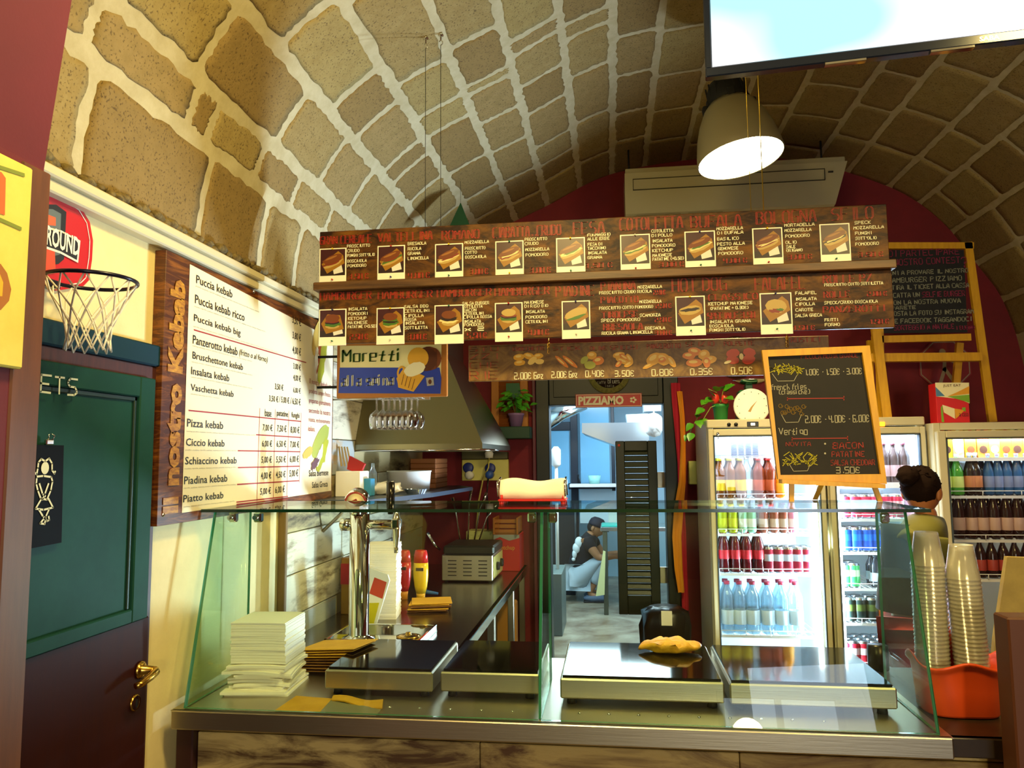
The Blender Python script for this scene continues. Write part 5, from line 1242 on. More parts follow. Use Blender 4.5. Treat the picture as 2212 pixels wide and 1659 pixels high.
g0_=mb.build('wine_glass',M_wine); first=True
for r_,yy in enumerate((YG-.055,YG+.03)):
    for i,x in enumerate(gl):
        lab='upside-down wine glass, %s from the left in the %s row under the beer sign'%(ORD[i],('front','rear')[r_])
        loc=(x+(.004 if r_ else 0),yy,rz+.0005)
        if first: o=g0_;o.location=loc;o['label']=lab;first=False
        else: o=dup(g0_,loc,lab)
        o['category']='glass';o['group']='wine glasses hanging from the rack'
# ---- extractor hood
t=thing('extractor_hood','stainless steel pyramid extractor hood over the back counter','extractor hood',(-.9,4.1,1.65))
def P3(px,py,**k): return at(px,py,**k)
f0=P3(866,957,Y=3.55);f1=P3(1042,960,Y=3.55); zb_=(f0.z+f1.z)/2
xr_=f1.x; bk1=P3(1088,975,X=f1.x+.03)
xl_=XL+.021; yf=3.55; yb=4.55
zt2=P3(962,800,Y=3.8).z
A=[(xl_,yf,zb_),(xr_,yf,zb_),(xr_,yb,zb_),(xl_,yb,zb_)]
tx=P3(965,800,Y=3.85)
Bt=[(xl_,3.80,2.15),(tx.x+.0,3.80,2.15),(tx.x+.0,4.3,2.15),(xl_,4.3,2.15)]
mb=MB(); mb.add(A+Bt,[(0,1,5,4),(1,2,6,5),(2,3,7,6),(3,0,4,7)])
mb.add([(x,y,z-.03) for x,y,z in A]+A,[(0,1,5,4),(1,2,6,5),(2,3,7,6),(3,0,4,7)])
mb.add([(x+(.01 if i in(0,3) else -.01),y+(.01 if i<2 else -.01),z-.002) for i,(x,y,z) in enumerate(A)],[(3,2,1,0)])
mb.add([(a[0],a[1],2.15) for a in Bt]+[(a[0],a[1],2.3) for a in Bt],[(0,1,5,4),(1,2,6,5),(2,3,7,6),(3,0,4,7)])
mb.build('canopy',mat('hood_steel','#8f8868',.3,1,bump=.03,bscale=10),t)
mb=MB(); mb.tube([Vector(A[0])-Vector((0,0,.03)),Vector(A[1])-Vector((0,0,.03)),Vector(A[2])-Vector((0,0,.03))],.006,6); mb.build('rim_trim',M_chrome,t)
# ---- electrical panel on the red back wall + side part
t=thing('socket_panel','pale yellow socket panel with blue plugs and a dark upper box','socket panel',(-.75,4.86,1.5))
YE=YB-.004
q=lambda x,y:(640+x/4.096,720+y/4.096)
def bxp(mb,x0,y0,x1,y1,d,Y=YE):
    a=at(*q(x0,y0),Y=Y);b=at(*q(x1,y1),Y=Y); mb.box(a.x,b.x,Y-d,Y,b.z,a.z,.003); return a,b
mb=MB(); bxp(mb,1478,1118,1885,1300,.05); mb.build('yellow_panel',mat('panel_pale_yellow','#d2c96a',.5),t)
mb=MB(); bxp(mb,1478,935,1880,1112,.06); mb.build('dark_box',mat('panel_olive','#55502a',.5),t)
for x,y in ((1525,1190),(1718,1195)):
    a=at(*q(x,y),Y=YE-.05); mb=MB(); mb.lathe([(.034,0),(.034,-.02),(.026,-.024),(.0,-.024)],(a.x,a.y,a.z),18,axis='y'); mb.F=[f[::-1] for f in mb.F]; mb.build('blue_socket',mat('socket_blue','#23307e',.4),t)
a=at(*q(1540,1255),Y=YE-.05); mb=MB(); mb.lathe([(.028,0),(.026,-.05),(.012,-.06),(0,-.06)],(a.x,a.y,a.z),14,axis='y'); mb.F=[f[::-1] for f in mb.F]; mb.build('white_plug',M_white2,t)
a=at(*q(1718,1250),Y=YE-.06); mb=MB(); mb.lathe([(.026,0),(.026,-.05),(.02,-.07),(0,-.07)],(a.x,a.y,a.z),14,axis='y'); mb.F=[f[::-1] for f in mb.F]; mb.build('blue_plug',mat('plug_blue','#2f55a8',.4),t)
a=at(*q(1710,1075),Y=YE-.08); b=at(*q(1650,1300),Y=YE-.1); c=at(*q(1615,1480),Y=YE-.12)
mb=MB(); mb.lathe([(.0,.0),(.024,0),(.028,.03),(.016,.05),(0,.052)],(a.x,a.y-.02,a.z-.02),14); mb.build('white_socket_head',M_white2,t)
MB().tube([a,a.lerp(b,.5)+Vector((.015,0,0)),b,c,(c.x-.02,c.y,1.12)],.005,6).build('yellow_cable',mat('cable_cream','#c9bc5c',.5),t)
a=at(*q(1700,1270),Y=YE-.1); MB().tube([a,(a.x-.01,a.y,a.z-.1),(a.x-.005,a.y,1.1)],.005,6).build('dark_cable',M_black,t)
# toasting tongs / knives standing on the counter back
t=thing('utensil_pot','dark pot of steel tongs and spatulas before the socket panel','utensils',(-.8,4.3,ZC+.2))
q0=at(985,1075,Y=4.3); 
MB().lathe([(.045,0),(.05,.17),(.047,.17),(.042,.006),(0,.006)],(q0.x,4.62,ZC+.001),16).build('pot',M_black,t)
for dx,hh,lean in ((-.03,.44,-.06),(.0,.50,.03),(.025,.47,.10),(.03,.40,.16)):
    MB().tube([(q0.x+dx*.6,4.62,ZC+.02),(q0.x+dx+lean*.6,4.62,ZC+hh*.8),(q0.x+dx+lean,4.62,ZC+hh)],[.004,.005,.011],8).build('utensil',M_chrome,t)
# ================================================================ FRIDGES
M_led=mat('fridge_light_tube','#eaf6ff',.4,emit=9)
M_liner=mat('fridge_white_liner','#dfe9ee',.4)
def fridge(lab,x0,x1,yf,D,H,hz,gx0,gx1,z_lo,shelves,led,header=True,frame=.03,sidem=None):
    t=thing('drinks_fridge',lab,'fridge',((x0+x1)/2,yf+D/2,0))
    mb=MB(); e=.035
    mb.box(x0,x0+e,yf+.04,yf+D,.08,H,.003); mb.box(x1-e,x1,yf+.04,yf+D,.08,H,.003); mb.box(x0+e,x1-e,yf+D-.03,yf+D,.08,H); mb.box(x0+e,x1-e,yf+.04,yf+D,H-e,H); mb.box(x0+e,x1-e,yf+.04,yf+D,.08,.30)
    mb.build('cabinet',sidem or M_fr,t)
    MB().box(x0+.02,x1-.02,yf+.05,yf+D-.02,0,.08).build('plinth',M_matblack,t)
    mb=MB(); mb.box(x0+e,x0+e+.004,yf+.05,yf+D-.03,.30,hz).box(x1-e-.004,x1-e,yf+.05,yf+D-.03,.30,hz).box(x0+e,x1-e,yf+D-.034,yf+D-.03,.30,hz).box(x0+e,x1-e,yf+.05,yf+D-.03,hz-.004,hz).box(x0+e,x1-e,yf+.05,yf+D-.03,.30,.304); mb.build('liner',M_liner,t)
    if header: mb=MB(); mb.box(x0,x1,yf+.01,yf+.05,hz+.015,H,.005); mb.build('header_panel',M_fr,t)
    door=MB().box(x0+.004,x0+frame,yf,yf+.036,.12,hz+.008,.004).box(x1-frame,x1-.004,yf,yf+.036,.12,hz+.008,.004).box(x0+frame,x1-frame,yf,yf+.036,hz-.028,hz+.008,.004).box(x0+frame,x1-frame,yf,yf+.036,.12,.30,.004).build('door',M_fr,t)
    MB().box(x0+frame,x1-frame,yf+.012,yf+.016,.30,hz-.028).build('glass_pane',M_fglass,door)
    mb=MB(); mb.box(x0+frame,x0+frame+.006,yf-.001,yf+.03,.30,hz-.028).box(x1-frame-.006,x1-frame,yf-.001,yf+.03,.30,hz-.028).box(x0+frame,x1-frame,yf-.001,yf+.03,hz-.034,hz-.028); mb.build('gasket',mat('grey_gasket','#3a4550',.5),door)
    for z in shelves:
        mb=MB(); 
        mb.box(x0+e+.006,x1-e-.006,yf+.07,yf+.075,z-.016,z-.002); 
        mb.tube([(x0+e+.012,yf+.066,z+.022),(x1-e-.012,yf+.066,z+.022)],.0022,6)
        for k in range(5): xx=x0+e+.012+(x1-x0-2*e-.024)*k/4; mb.tube([(xx,yf+.066,z+.022),(xx,yf+.068,z-.005)],.0022,5)
        for k in range(16):
            xx=x0+e+.01+(x1-x0-2*e-.02)*k/15; mb.box(xx-.0015,xx+.0015,yf+.07,yf+D-.06,z-.004,z-.001)
        for yy in (yf+.2,yf+.4): mb.box(x0+e+.006,x1-e-.006,yy,yy+.005,z-.008,z-.004)
        mb.build('wire_shelf',M_white,t)
    for (lx,la,lb,horiz) in led:
        mb=MB()
        if horiz: mb.box(x0+e+.03,x1-e-.03,yf+.055,yf+.075,hz-.03,hz-.012,.002)
        else: mb.box(lx-.011,lx+.011,yf+.052,yf+.066,la,lb,.003)
        mb.build('light_tube',M_led,t)
    return t
def Xf(px,Y,py=1100): return at(px,py,Y=Y).x
def Zf(py,Y,px): return at(px,py,Y=Y).z
F1=4.2; f1a,f1b=.514,1.115; H1=1.795
hz1=1.735
s1=[Zf(1076,F1+.07,1650),Zf(1152,F1+.07,1650),Zf(1238,F1+.07,1650),Zf(1372,F1+.07,1650)]
FA=fridge('left drinks fridge with glass door, green plant and scale on top',f1a,f1b,F1,.6,H1,1.735,0,0,.3,s1,[(f1b-.05,.35,1.5,False),(0,0,0,True)])
s2=[Zf(1120,F1+.07,1860),Zf(1192,F1+.07,1860),Zf(1270,F1+.07,1860),Zf(1345,F1+.07,1860),Zf(1440,F1+.07,1860)]
FB=fridge('middle drinks fridge with orange indicator lamp behind the chalkboard',f1b+.015,1.625,F1,.6,H1,1.735,0,0,.3,s2,[(f1b+.015+.052,.35,1.5,False),(0,0,0,True)])
F3=4.1
s3=[Zf(1070,F3+.07,2120),Zf(1165,F3+.07,2120),Zf(1250,F3+.07,2120),.55]
FC=fridge('right drinks fridge full of cartons and beer bottles at the picture edge',1.634,2.46,F3,.62,Zf(912,F3,2100),Zf(912,F3,2100)-.05,0,0,.3,s3,[(0,0,0,True)],header=False,frame=.045)
mb=MB(); x=Xf(1575,F1,917); z=Zf(917,F1,1575); mb.lathe([(.010,0),(.010,-.008),(0,-.009)],(x,F1+.01,z),14,axis='y').lathe([(.010,0),(.010,-.008),(0,-.009)],(Xf(1597,F1),F1+.01,z),14,axis='y'); mb.build('dial',M_black,FA)
x=Xf(1634,F1); mb=MB(); mb.box(x-.03,x+.03,F1+.004,F1+.012,z-.014,z+.014,.002); mb.build('switch',M_black,FA); 
MB().box(x-.011,x+.011,F1+.001,F1+.006,z-.007,z+.007,.001).build('switch_lamp',mat('white_switch_lamp','#fff6df',.4,emit=1.0),FA)
mb=MB(); x=Xf(1556,F1); z=Zf(937,F1,1556); mb.lathe([(.008,0),(.008,-.004),(0,-.005)],(x,F1-.001,z),12,axis='y').tube([(x,F1-.006,z),(x+.002,F1-.008,z-.03)],.002,5); mb.build('lock_and_key',M_chrome,FA)
mb=MB(); 
for k in range(4):
    for j in range(12):
        x=Xf(1584+15.5*k,F1+.1); z=Zf(952,F1+.1,1600)-j*.0078; mb.box(x,x+.031,F1+.098,F1+.1,z-.0045,z)
mb.build('vent_grille',mat('grille_slots','#4c5a78',.5),FA)
MB().box(f1a+.04,f1b-.04,F1+.1,F1+.16,1.60,1.72,.004).build('cooling_unit',mat('cooler_cover','#c6d2ea',.4),FA)
mb=MB(); x=Xf(1907,F1,916); z=Zf(916,F1,1907); mb.box(x-.013,x+.013,F1+.002,F1+.012,z-.012,z+.012,.003); mb.build('indicator_lamp',mat('orange_indicator','#ff8a1c',.4,emit=3),FB)
# real lamps inside the fridges
for (n_,loc,aim,sx,sy,pw_) in (('fridge_tube_left',(f1b-.06,F1+.07,1.0),(.7,F1+.3,1.0),.03,1.1,20),('fridge_tube_middle',(f1b+.085,F1+.07,1.0),(1.5,F1+.3,1.0),.03,1.1,10),
   ('fridge_top_left',(.81,F1+.1,1.70),(.81,F1+.2,.9),.4,.05,6),('fridge_top_middle',(1.37,F1+.1,1.70),(1.37,F1+.2,.9),.36,.05,6),('fridge_top_right',(2.06,F3+.1,Zf(912,F3,2100)-.07),(2.06,F3+.25,.9),.6,.05,11)):
    area(n_,loc,aim,sx,sy,pw_,COOL)
for (n_,loc,aim,sx,sy,pw_) in (('fridge_spill_left',(f1b-.06,F1+.045,1.0),(-.9,3.0,2.3),.04,1.2,52),('fridge_spill_middle',(f1b+.3,F1+.045,1.0),(-.9,2.4,2.3),.04,1.2,20)):
    area(n_,loc,aim,sx,sy,pw_,COOL,95)
# drinks
def cyl_proto(name,prof_,mis,mats,n=14):
    mb=MB(); mb.lathe(prof_,(0,0,0),n,mis=mis); o=mb.build(name,mats); return o
M_alu=mat('can_aluminium','#c9cfd6',.25,1)
_ptc={}
def can(col,col2=None,r=.033,h=.125):
    key=('c',col,col2,r,h)
    if key not in _ptc:
        m1=mat('can_print_'+col[1:],col,.3,.25); m2=mat('can_print_'+(col2 or col)[1:],col2 or col,.3,.25)
        _ptc[key]=cyl_proto('drink_can',[(r*.78,0),(r*.95,.006),(r,.012),(r,h*.45),(r,h*.72),(r,h-.012),(r*.80,h-.002),(r*.80,h),(r*.74,h-.004),(0,h-.005)],[0,1,1,2,1,0,0,0,0],[M_alu,m1,m2]); _ptc[key]['fresh']=1
    return _ptc[key]
def bottle(body,label,cap,r=.031,h=.23,neck=.35,glass=False,l0=.18,l1=.45,shape='std'):
    key=('b',body,label,cap,r,h,shape)
    if key not in _ptc:
        m0=mat('bottle_'+body[1:],body,.12,coat=.5) if not body=='clear' else M_pet
        prof_=[(r*.8,0),(r,.008),(r,h*l0),(r*1.01,h*l0+.001),(r*1.01,h*l1),(r,h*l1+.001),(r,h*(1-neck)),(r*.8,h*(1-neck*.75)),(r*.42,h*(1-neck*.4)),(r*.38,h*.93),(r*.44,h*.935),(r*.44,h),(0,h)]
        if shape=='coke': prof_=[(r*.85,0),(r,.01),(r*.93,h*.2),(r*.9,h*.3),(r*1.0,h*.33),(r*1.03,h*.5),(r*.98,h*.55),(r,h*.62),(r*.8,h*.75),(r*.45,h*.88),(r*.4,h*.93),(r*.46,h*.935),(r*.46,h),(0,h)]; mi=[0,0,0,0,1,1,0,0,0,0,0,2,2]
        else: mi=[0,0,0,1,1,0,0,0,0,0,2,2]
        _ptc[key]=cyl_proto('drink_bottle',prof_,mi,[m0,mat('label_'+label[1:],label,.5),mat('cap_'+cap[1:],cap,.4)]); _ptc[key]['fresh']=1
    return _ptc[key]
def place(proto,x,y,z,lab,cat,grp):
    if 'fresh' in proto.keys(): del proto['fresh']; o=proto; o.location=(x,y,z); o.rotation_euler=(0,0,random.uniform(0,6)); o['label']=lab
    else: o=dup(proto,(x,y,z),lab,(0,0,random.uniform(0,6)))
    o['category']=cat;
    o['group']=grp
    return o
def row(proto,pxs,F,z,desc,cat,grp,depth=2,dy=.07,y0=.105,where='shelf'):
    for d in range(depth):
        for i,px in enumerate(pxs):
            Y=F+y0+dy*d; x=Xf(px,F+y0)
            lab='%s, %s from left, %s row, %s'%(desc,ORD[i],('front','second','third')[d],where)
            place(proto,x,Y,z+.0005,lab,cat,grp)
W1='left fridge upper shelf'
row(bottle('#6e3c0a','#e0c41c','#d9d01c',.033,.215),[1557,1579,1602],F1,s1[0],'iced tea bottle with yellow cap','bottle','iced tea bottles in the left fridge',where=W1)
place(bottle('clear','#e8eef2','#dfe8ee',.032,.22),Xf(1618,F1+.09),F1+.115,s1[0]+.0005,'clear water bottle with white label between tea bottles in the left fridge','bottle','') and None
row(bottle('#6e2a10','#b04a1c','#c8281c',.033,.215),[1642,1665],F1,s1[0],'amber iced tea bottle with red cap','bottle','red-capped tea bottles in the left fridge',where=W1)
row(bottle('#e08a10','#f0a81c','#e05a10',.031,.17),[1689],F1,s1[0],'orange juice bottle','bottle','orange bottles in the left fridge',where=W1)
W2='left fridge second shelf'
row(bottle('#a8b81c','#c9d21c','#e6e08a',.026,.17),[1560,1582],F1,s1[1],'small yellow-green bottle','bottle','yellow-green bottles in the left fridge',where=W2)
row(bottle('#8fc9a8','#e6f3ea','#e8f2f0',.024,.165),[1604,1623],F1,s1[1],'pale green glass bottle','bottle','pale green bottles in the left fridge',where=W2)
row(bottle('#8a4a3a','#c9b0a0','#c04a5a',.026,.165),[1648,1672,1692],F1,s1[1],'brownish pink-labelled bottle','bottle','pink-labelled bottles in the left fridge',where=W2)
row(bottle('#d98aa8','#f3dbe6','#e6c3d2',.026,.165),[1712],F1,s1[1],'pale pink bottle','bottle','pale pink bottles in the left fridge',where=W2)
W3='left fridge third shelf'
row(bottle('#5a1018','#c81c2a','#8a1420',.031,.215,shape='coke'),[1561,1585,1609,1635],F1,s1[2],'dark cola bottle with red label','bottle','cola bottles in the left fridge',where=W3)
row(can('#8a1a2c','#c3c9d2',.031,.135),[1656,1677,1698,1719,1738],F1,s1[2],'short red and silver can','can','red and silver cans in the left fridge',where=W3)
W4='left fridge fourth shelf'
row(bottle('clear','#cfe6f2','#c4405a',.036,.275,neck=.3),[1564,1590,1618,1650,1680,1710],F1,s1[3],'clear water bottle','bottle','water bottles in the left fridge',where=W4)
row(bottle('clear','#d8eef6','#c81c2e',.034,.235,neck=.4),[1571,1601,1632,1664,1696],F1,.305,'water bottle with red cap','bottle','red-capped bottles low in the left fridge',depth=1,where='left fridge floor')
G2=[1799,1822,1845,1868,1891,1914,1938]
row(can('#d23a5a','#f0c9d2'),G2,F1,s2[0],'pink-red can','can','pink-red cans in the middle fridge',where='middle fridge top shelf')
row(can('#1f56b8','#2a78d8'),G2+[1962],F1,s2[1],'blue cola can','can','blue cans in the middle fridge',where='middle fridge second shelf')
row(can('#3aa05a','#cfe6b8'),[1800,1815,1836],F1,s2[2],'green can','can','green cans in the middle fridge',where='middle fridge third shelf')
row(bottle('#26303a','#b9c6cc','#3a4450',.027,.165),[1884,1900,1918,1936],F1,s2[2],'dark glass bottle','bottle','dark bottles in the middle fridge',where='middle fridge third shelf')
row(can('#20302c','#5a6a30'),[1802,1824,1846,1872],F1,s2[3],'dark green-black can','can','dark cans in the middle fridge',depth=2,where='middle fridge fourth shelf')
row(can('#d9742a','#e8a040'),[1896,1918],F1,s2[3],'orange can','can','orange cans in the middle fridge',where='middle fridge fourth shelf')
row(can('#b01c2c','#d8c4c8'),[1806,1828,1850,1872,1894,1916],F1,s2[4],'red cola can','can','red cans in the middle fridge',depth=3,where='middle fridge bottom shelf')
# top of the middle fridge: bottles half seen behind the chalkboard
zt5=Zf(1046,F1+.07,1930)
mb=MB(); mb.box(f1b+.06,1.58,F1+.07,F1+.5,zt5-.008,zt5-.002).box(f1b+.06,1.58,F1+.066,F1+.07,zt5-.02,zt5+.01); mb.build('wire_shelf',M_white,FB)
row(bottle('#5a4a48','#d8b8c0','#7a3a48',.03,.22),[1915,1936,1958],F1,zt5,'slim dark bottle with pinkish label','bottle','slim bottles high in the middle fridge',depth=1,where='middle fridge topmost shelf')
# right fridge: cartons
zc5=Zf(990,F3+.07,2110)
mb=MB(); mb.box(1.70,2.42,F3+.07,F3+.5,zc5-.008,zc5-.002).box(1.70,2.42,F3+.066,F3+.07,zc5-.014,zc5+.004); mb.build('wire_shelf',M_white,FC)
ccs=['#d2a01c','#c8c07a','#c9961c','#d87a2a','#e0a83a','#c9b01c','#e0701c','#d2a01c']
for lvl in (0,1):
    for i,px in enumerate((2054,2079,2106,2133,2158,2183,2207,2232)):
        x=Xf(px,F3+.1); hh=.098 if lvl==0 else .062
        t=thing('juice_carton','juice carton, %s from left, %s level, top of the right fridge'%(ORD[i],('lower','upper')[lvl]),'carton',(x,F3+.13,zc5),'juice cartons in the right fridge')
        z0_=zc5+.0003+lvl*.0985
        mb=MB(); mb.box(x-.027,x+.027,F3+.1,F3+.16,z0_,z0_+hh,.002); mb.build('carton',mat('carton_'+ccs[(i+lvl*3)%8][1:],ccs[(i+lvl*3)%8],.45),t)
        mb=MB(); mb.prism([(x+.019*math.cos(a),F3+.0985,z0_+hh*.45+.02*math.sin(a)) for a in [k*math.pi/6 for k in range(12)]],(0,.0014,0)); mb.build('printed_emblem',mat('carton_emblem_%d'%(i%3),('#4a2a1a','#f0e6b8','#c8401c')[i%3],.5),t)
row(bottle('#4fa83a','#d6e67a','#f2f6e2',.030,.21,neck=.45),[2046,2072],F3,s3[0],'bright green bottle','bottle','green bottles in the right fridge',where='right fridge upper shelf')
row(bottle('#2a2420','#c07a4a','#e8eef0',.031,.215,neck=.45),[2100,2112],F3,s3[0],'dark bottle with brown label','bottle','brown-labelled bottles in the right fridge',depth=1,where='right fridge upper shelf')
row(bottle('#2a5a86','#7a86a8','#5a4a9a',.026,.21,neck=.45),[2140,2160,2180,2202,2222],F3,s3[0],'blue-labelled bottle with violet foil','bottle','blue-labelled bottles in the right fridge',where='right fridge upper shelf')
row(bottle('#24140e','#c9a48c','#e6ecf0',.029,.235,neck=.4),[2070,2096,2120,2145,2172,2196,2220],F3,s3[1],'brown beer bottle with pale round label','bottle','beer bottles in the right fridge',where='right fridge second shelf')
row(bottle('#241410','#a83a2a','#e6ecf0',.027,.20,neck=.4),[2110,2135,2160,2185,2210],F3,s3[2],'dark bottle with white cap','bottle','white-capped bottles in the right fridge',depth=1,where='right fridge third shelf')
# clean group '' set above
for o in bpy.data.objects:
    if 'group' in o.keys() and o['group']=='': del o['group']
# ---- on top of the left fridge
zf=H1
x=Xf(1556,4.4,870); t=thing('potted_pothos','trailing green plant in a green plastic pot on the left fridge','plant',(x,4.4,zf))
mb=MB(); mb.lathe([(.033,0),(.036,.004),(.042,.075),(.046,.077),(.047,.095),(.043,.095),(.040,.078),(0,.07)],(x,4.4,zf),20); mb.build('pot',mat('leaf_green_pot','#1d7a34',.4),t)
M_leaf=mat('pothos_leaf','#5d9c1c',.35,col2='#2f7a1c',nscale=14); M_leafd=mat('basil_leaf','#3f9a22',.4,col2='#62b030',nscale=10)
def leaf(mb,c,dirv,w_,l_,up=Vector((0,-.6,.8)),bend=.25,heart=True):
    d=Vector(dirv).normalized(); s=d.cross(up).normalized(); n_=s.cross(d).normalized()
    prof_=[(0,0),(.10,.62),(.30,1.0),(.55,.86),(.8,.45),(1,0)] if heart else [(0,0),(.15,.5),(.4,.9),(.65,.85),(.88,.45),(1,0)]
    c=Vector(c); mid=[c+d*l_*a-n_*bend*l_*a*a for a,_ in prof_]
    L_=[mid[i]+s*w_*.5*b+n_*.12*w_*b for i,(a,b) in enumerate(prof_)]; R2=[mid[i]-s*w_*.5*b+n_*.12*w_*b for i,(a,b) in enumerate(prof_)]
    vs=mid+L_+R2; k=len(prof_); fs=[]
    for i in range(k-1): fs.append((i,i+1,k+i+1,k+i)); fs.append((i+1,i,2*k+i,2*k+i+1))
    mb.add(vs,fs,True)
st=[((1545,862),(1530,838),.05),((1548,860),(1520,868),.06),((1553,850),(1590,825),.065),((1560,858),(1586,862),.06),((1548,850),(1548,832),.05),((1530,862),(1512,876),.05),((1525,880),(1508,890),.055),((1512,892),(1500,906),.04),((1505,905),(1512,918),.05),((1500,912),(1485,925),.05),((1498,930),(1488,952),.05),((1520,900),(1520,915),.05),((1565,868),(1572,880),.035),((1490,935),(1478,952),.04),((1572,835),(1566,848),.04),((1556,845),(1562,830),.045)]
for (a,b,s_) in st:
    pa=at(*a,Y=4.38+random.uniform(-.03,.03));pb=at(*b,Y=4.34+random.uniform(-.04,.02))
    mb=MB(); leaf(mb,pa.lerp(pb,.25),pb-pa+Vector((0,random.uniform(-.01,.01),0)),s_*.95,s_*1.15,bend=random.uniform(.05,.3)); mb.build('leaf',M_leaf,t)
mb=MB()
for path in (((1557,870),(1548,848),(1530,840)),((1557,868),(1562,845),(1580,828)),((1550,872),(1530,868),(1515,882),(1505,905),(1495,925),(1488,945)),((1555,872),(1535,880),(1520,905),(1500,915),(1490,935)),((1557,868),(1570,865),(1588,862))):
    mb.tube([at(px,py,Y=4.37) for px,py in path],.0022,5)
mb.build('stem',mat('pothos_stem','#8a9a3a',.5),t)
t=thing('red_bow','red and green ornament in the plant pot','ornament',(x-.02,4.36,zf+.1)); mb=MB(); mb.ell((x-.03,4.37,zf+.128),.022,.015,.032,10,8).ell((x+.02,4.37,zf+.12),.02,.014,.03,10,8); mb.build('ornament',mat('ornament_red','#c8301c',.35),t)
# scale
t=thing('kitchen_scale','green kitchen scale with big white round dial on the left fridge','scale',(.79,4.45,zf))
c=at(1624,877,Y=4.36); sx_=c.x
mb=MB(); mb.box(sx_-.07,sx_+.075,4.38,4.5,zf,zf+.10,.01).box(sx_-.06,sx_+.06,4.40,4.5,zf+.10,c.z+.095,.01); mb.box(sx_-.02,sx_+.02,4.42,4.48,c.z+.09,c.z+.125,.003); mb.build('body',mat('scale_green','#2a6a44',.4),t)
mb=MB(); mb.lathe([(0,0),(.092,0),(.098,-.006),(.098,-.018),(.090,-.02),(0,-.02)],(sx_,4.38,c.z),32,axis='y'); mb.F=[f[::-1] for f in mb.F]; mb.build('dial',mat('dial_white','#f4f2ea',.35),t)
bs_=Bd('Y',4.3598,.0012); mb=MB(); u,v=sx_,c.z
bs_.poly(mb,[(u-.022,v-.03),(u-.008,v-.034),(u+.004,v-.008),(u+.03,v+.03),(u-.004,v-.004)],1)
mb.build('pointer',mat('pointer_brass','#b08a4a',.4),t)
mb=MB()
for k in range(12): a=k*math.pi/6; bs_.ell(mb,(u+.078*math.cos(a),v+.078*math.sin(a)),.0025,.0025,1,8)
mb.build('dial_marks',M_matblack,t)
mb=MB(); mb.lathe([(0,0),(.06,0),(.105,.022),(.108,.024),(.104,.027),(.06,.006),(0,.006)],(sx_+.015,4.45,c.z+.126),28); mb.build('pan',M_chrome,t)
# side fittings by the left fridge
t=thing('door_towel_holder','pale yellow-green box holder fixed beside the left fridge','holder',(.47,4.2,1.5))
a=at(1489,996,Y=4.78);b=at(1508,1047,Y=4.78); mb=MB(); mb.box(a.x,b.x,4.82,YB-.001,b.z,a.z,.004); mb.build('holder',mat('holder_pale','#c9cf7a',.5),t)
a=at(1512,945,Y=4.5);b=at(1524,1037,Y=4.5)
# wall picture bits: stop-sign figure on the back wall and round emblem
def octo(lab,px,py,rpx,Y=YB-.004):
    c=at(px,py,Y=Y); r=rpx*Y/1640
    t=thing('octagonal_sign',lab,'sign',(c.x,Y,c.z))
    P=[(c.x+r*math.cos(math.pi/8+k*math.pi/4),Y-.006,c.z+r*math.sin(math.pi/8+k*math.pi/4)) for k in range(8)]
    MB().prism(P,(0,.006,0)).build('plate',mat('octagon_red','#8a1626',.4),t)
    bo=Bd('Y',Y-.006,.001); mb=MB(); Q=[(c.x+r*.93*math.cos(math.pi/8+k*math.pi/4),c.z+r*.93*math.sin(math.pi/8+k*math.pi/4)) for k in range(9)]
    bo.line(mb,Q,r*.04)
    bo.ell(mb,(c.x-.01,c.z+r*.48),r*.12,r*.13,1.5); bo.line(mb,[(c.x-.4*r,c.z+.25*r),(c.x-.05*r,c.z+.28*r),(c.x+.3*r,c.z+.12*r)],r*.13,1.5); bo.line(mb,[(c.x,c.z+.2*r),(c.x-.03*r,c.z-.2*r),(c.x-.22*r,c.z-.75*r)],r*.13,1.6); bo.line(mb,[(c.x-.02*r,c.z-.15*r),(c.x+.3*r,c.z-.68*r)],r*.13,1.6)
    mb.build('figure',mat('octagon_cream','#9a8672',.5),t)
octo('dark red octagonal sign with pale walking figure behind the easel',2040,788,54)
t=thing('round_tin_sign','round tin sign with cream curved lettering peeking over the snack board','sign',(.68,4.8,2.2))
c=at(1590,772,Y=YB-.01); r=.135; MB().lathe([(0,0),(r,0),(r,.008),(0,.008)],(c.x,YB-.012,c.z),36,axis='y').build('plate',mat('tin_sign_brown','#4a2410',.4),t)
bo=Bd('Y',YB-.013,.001); mb=MB(); S,W_=strokes('ICE COLD'); 
for s_ in S:
    P=[]
    for a,b in s_:
        ang=math.pi*(.68)-(a/W_)*math.pi*.40; rr_=r*(.70+b/6*.22); P.append((c.x+rr_*math.cos(ang),c.z+rr_*math.sin(ang)))
    bo.line(mb,P,.0045,1)
ring=[(c.x+r*.62*math.cos(k*math.pi/16),c.z+r*.62*math.sin(k*math.pi/16)) for k in range(33)]; bo.line(mb,ring,.004)
mb.build('lettering',mat('tin_cream','#e0cf9a',.4),t)
t=thing('round_wall_sign','round olive and brown sign on the black panel over the doorway','sign',(0,4.86,2.13))
c=at(1315,805,Y=YB-.03); r=.135
mb=MB(); mb.lathe([(0,0),(r,0),(r,.008),(0,.008)],(c.x,YB-.042,c.z),40,axis='y'); mb.m(1).lathe([(0,-.001),(r*.74,-.001),(r*.74,0)],(c.x,YB-.042,c.z),40,axis='y'); mb.build('plate',[mat('sign_olive','#8f8a4a',.4,col2='#6a6a3a',nscale=60),mat('sign_dark_brown','#24140e',.4)],t)
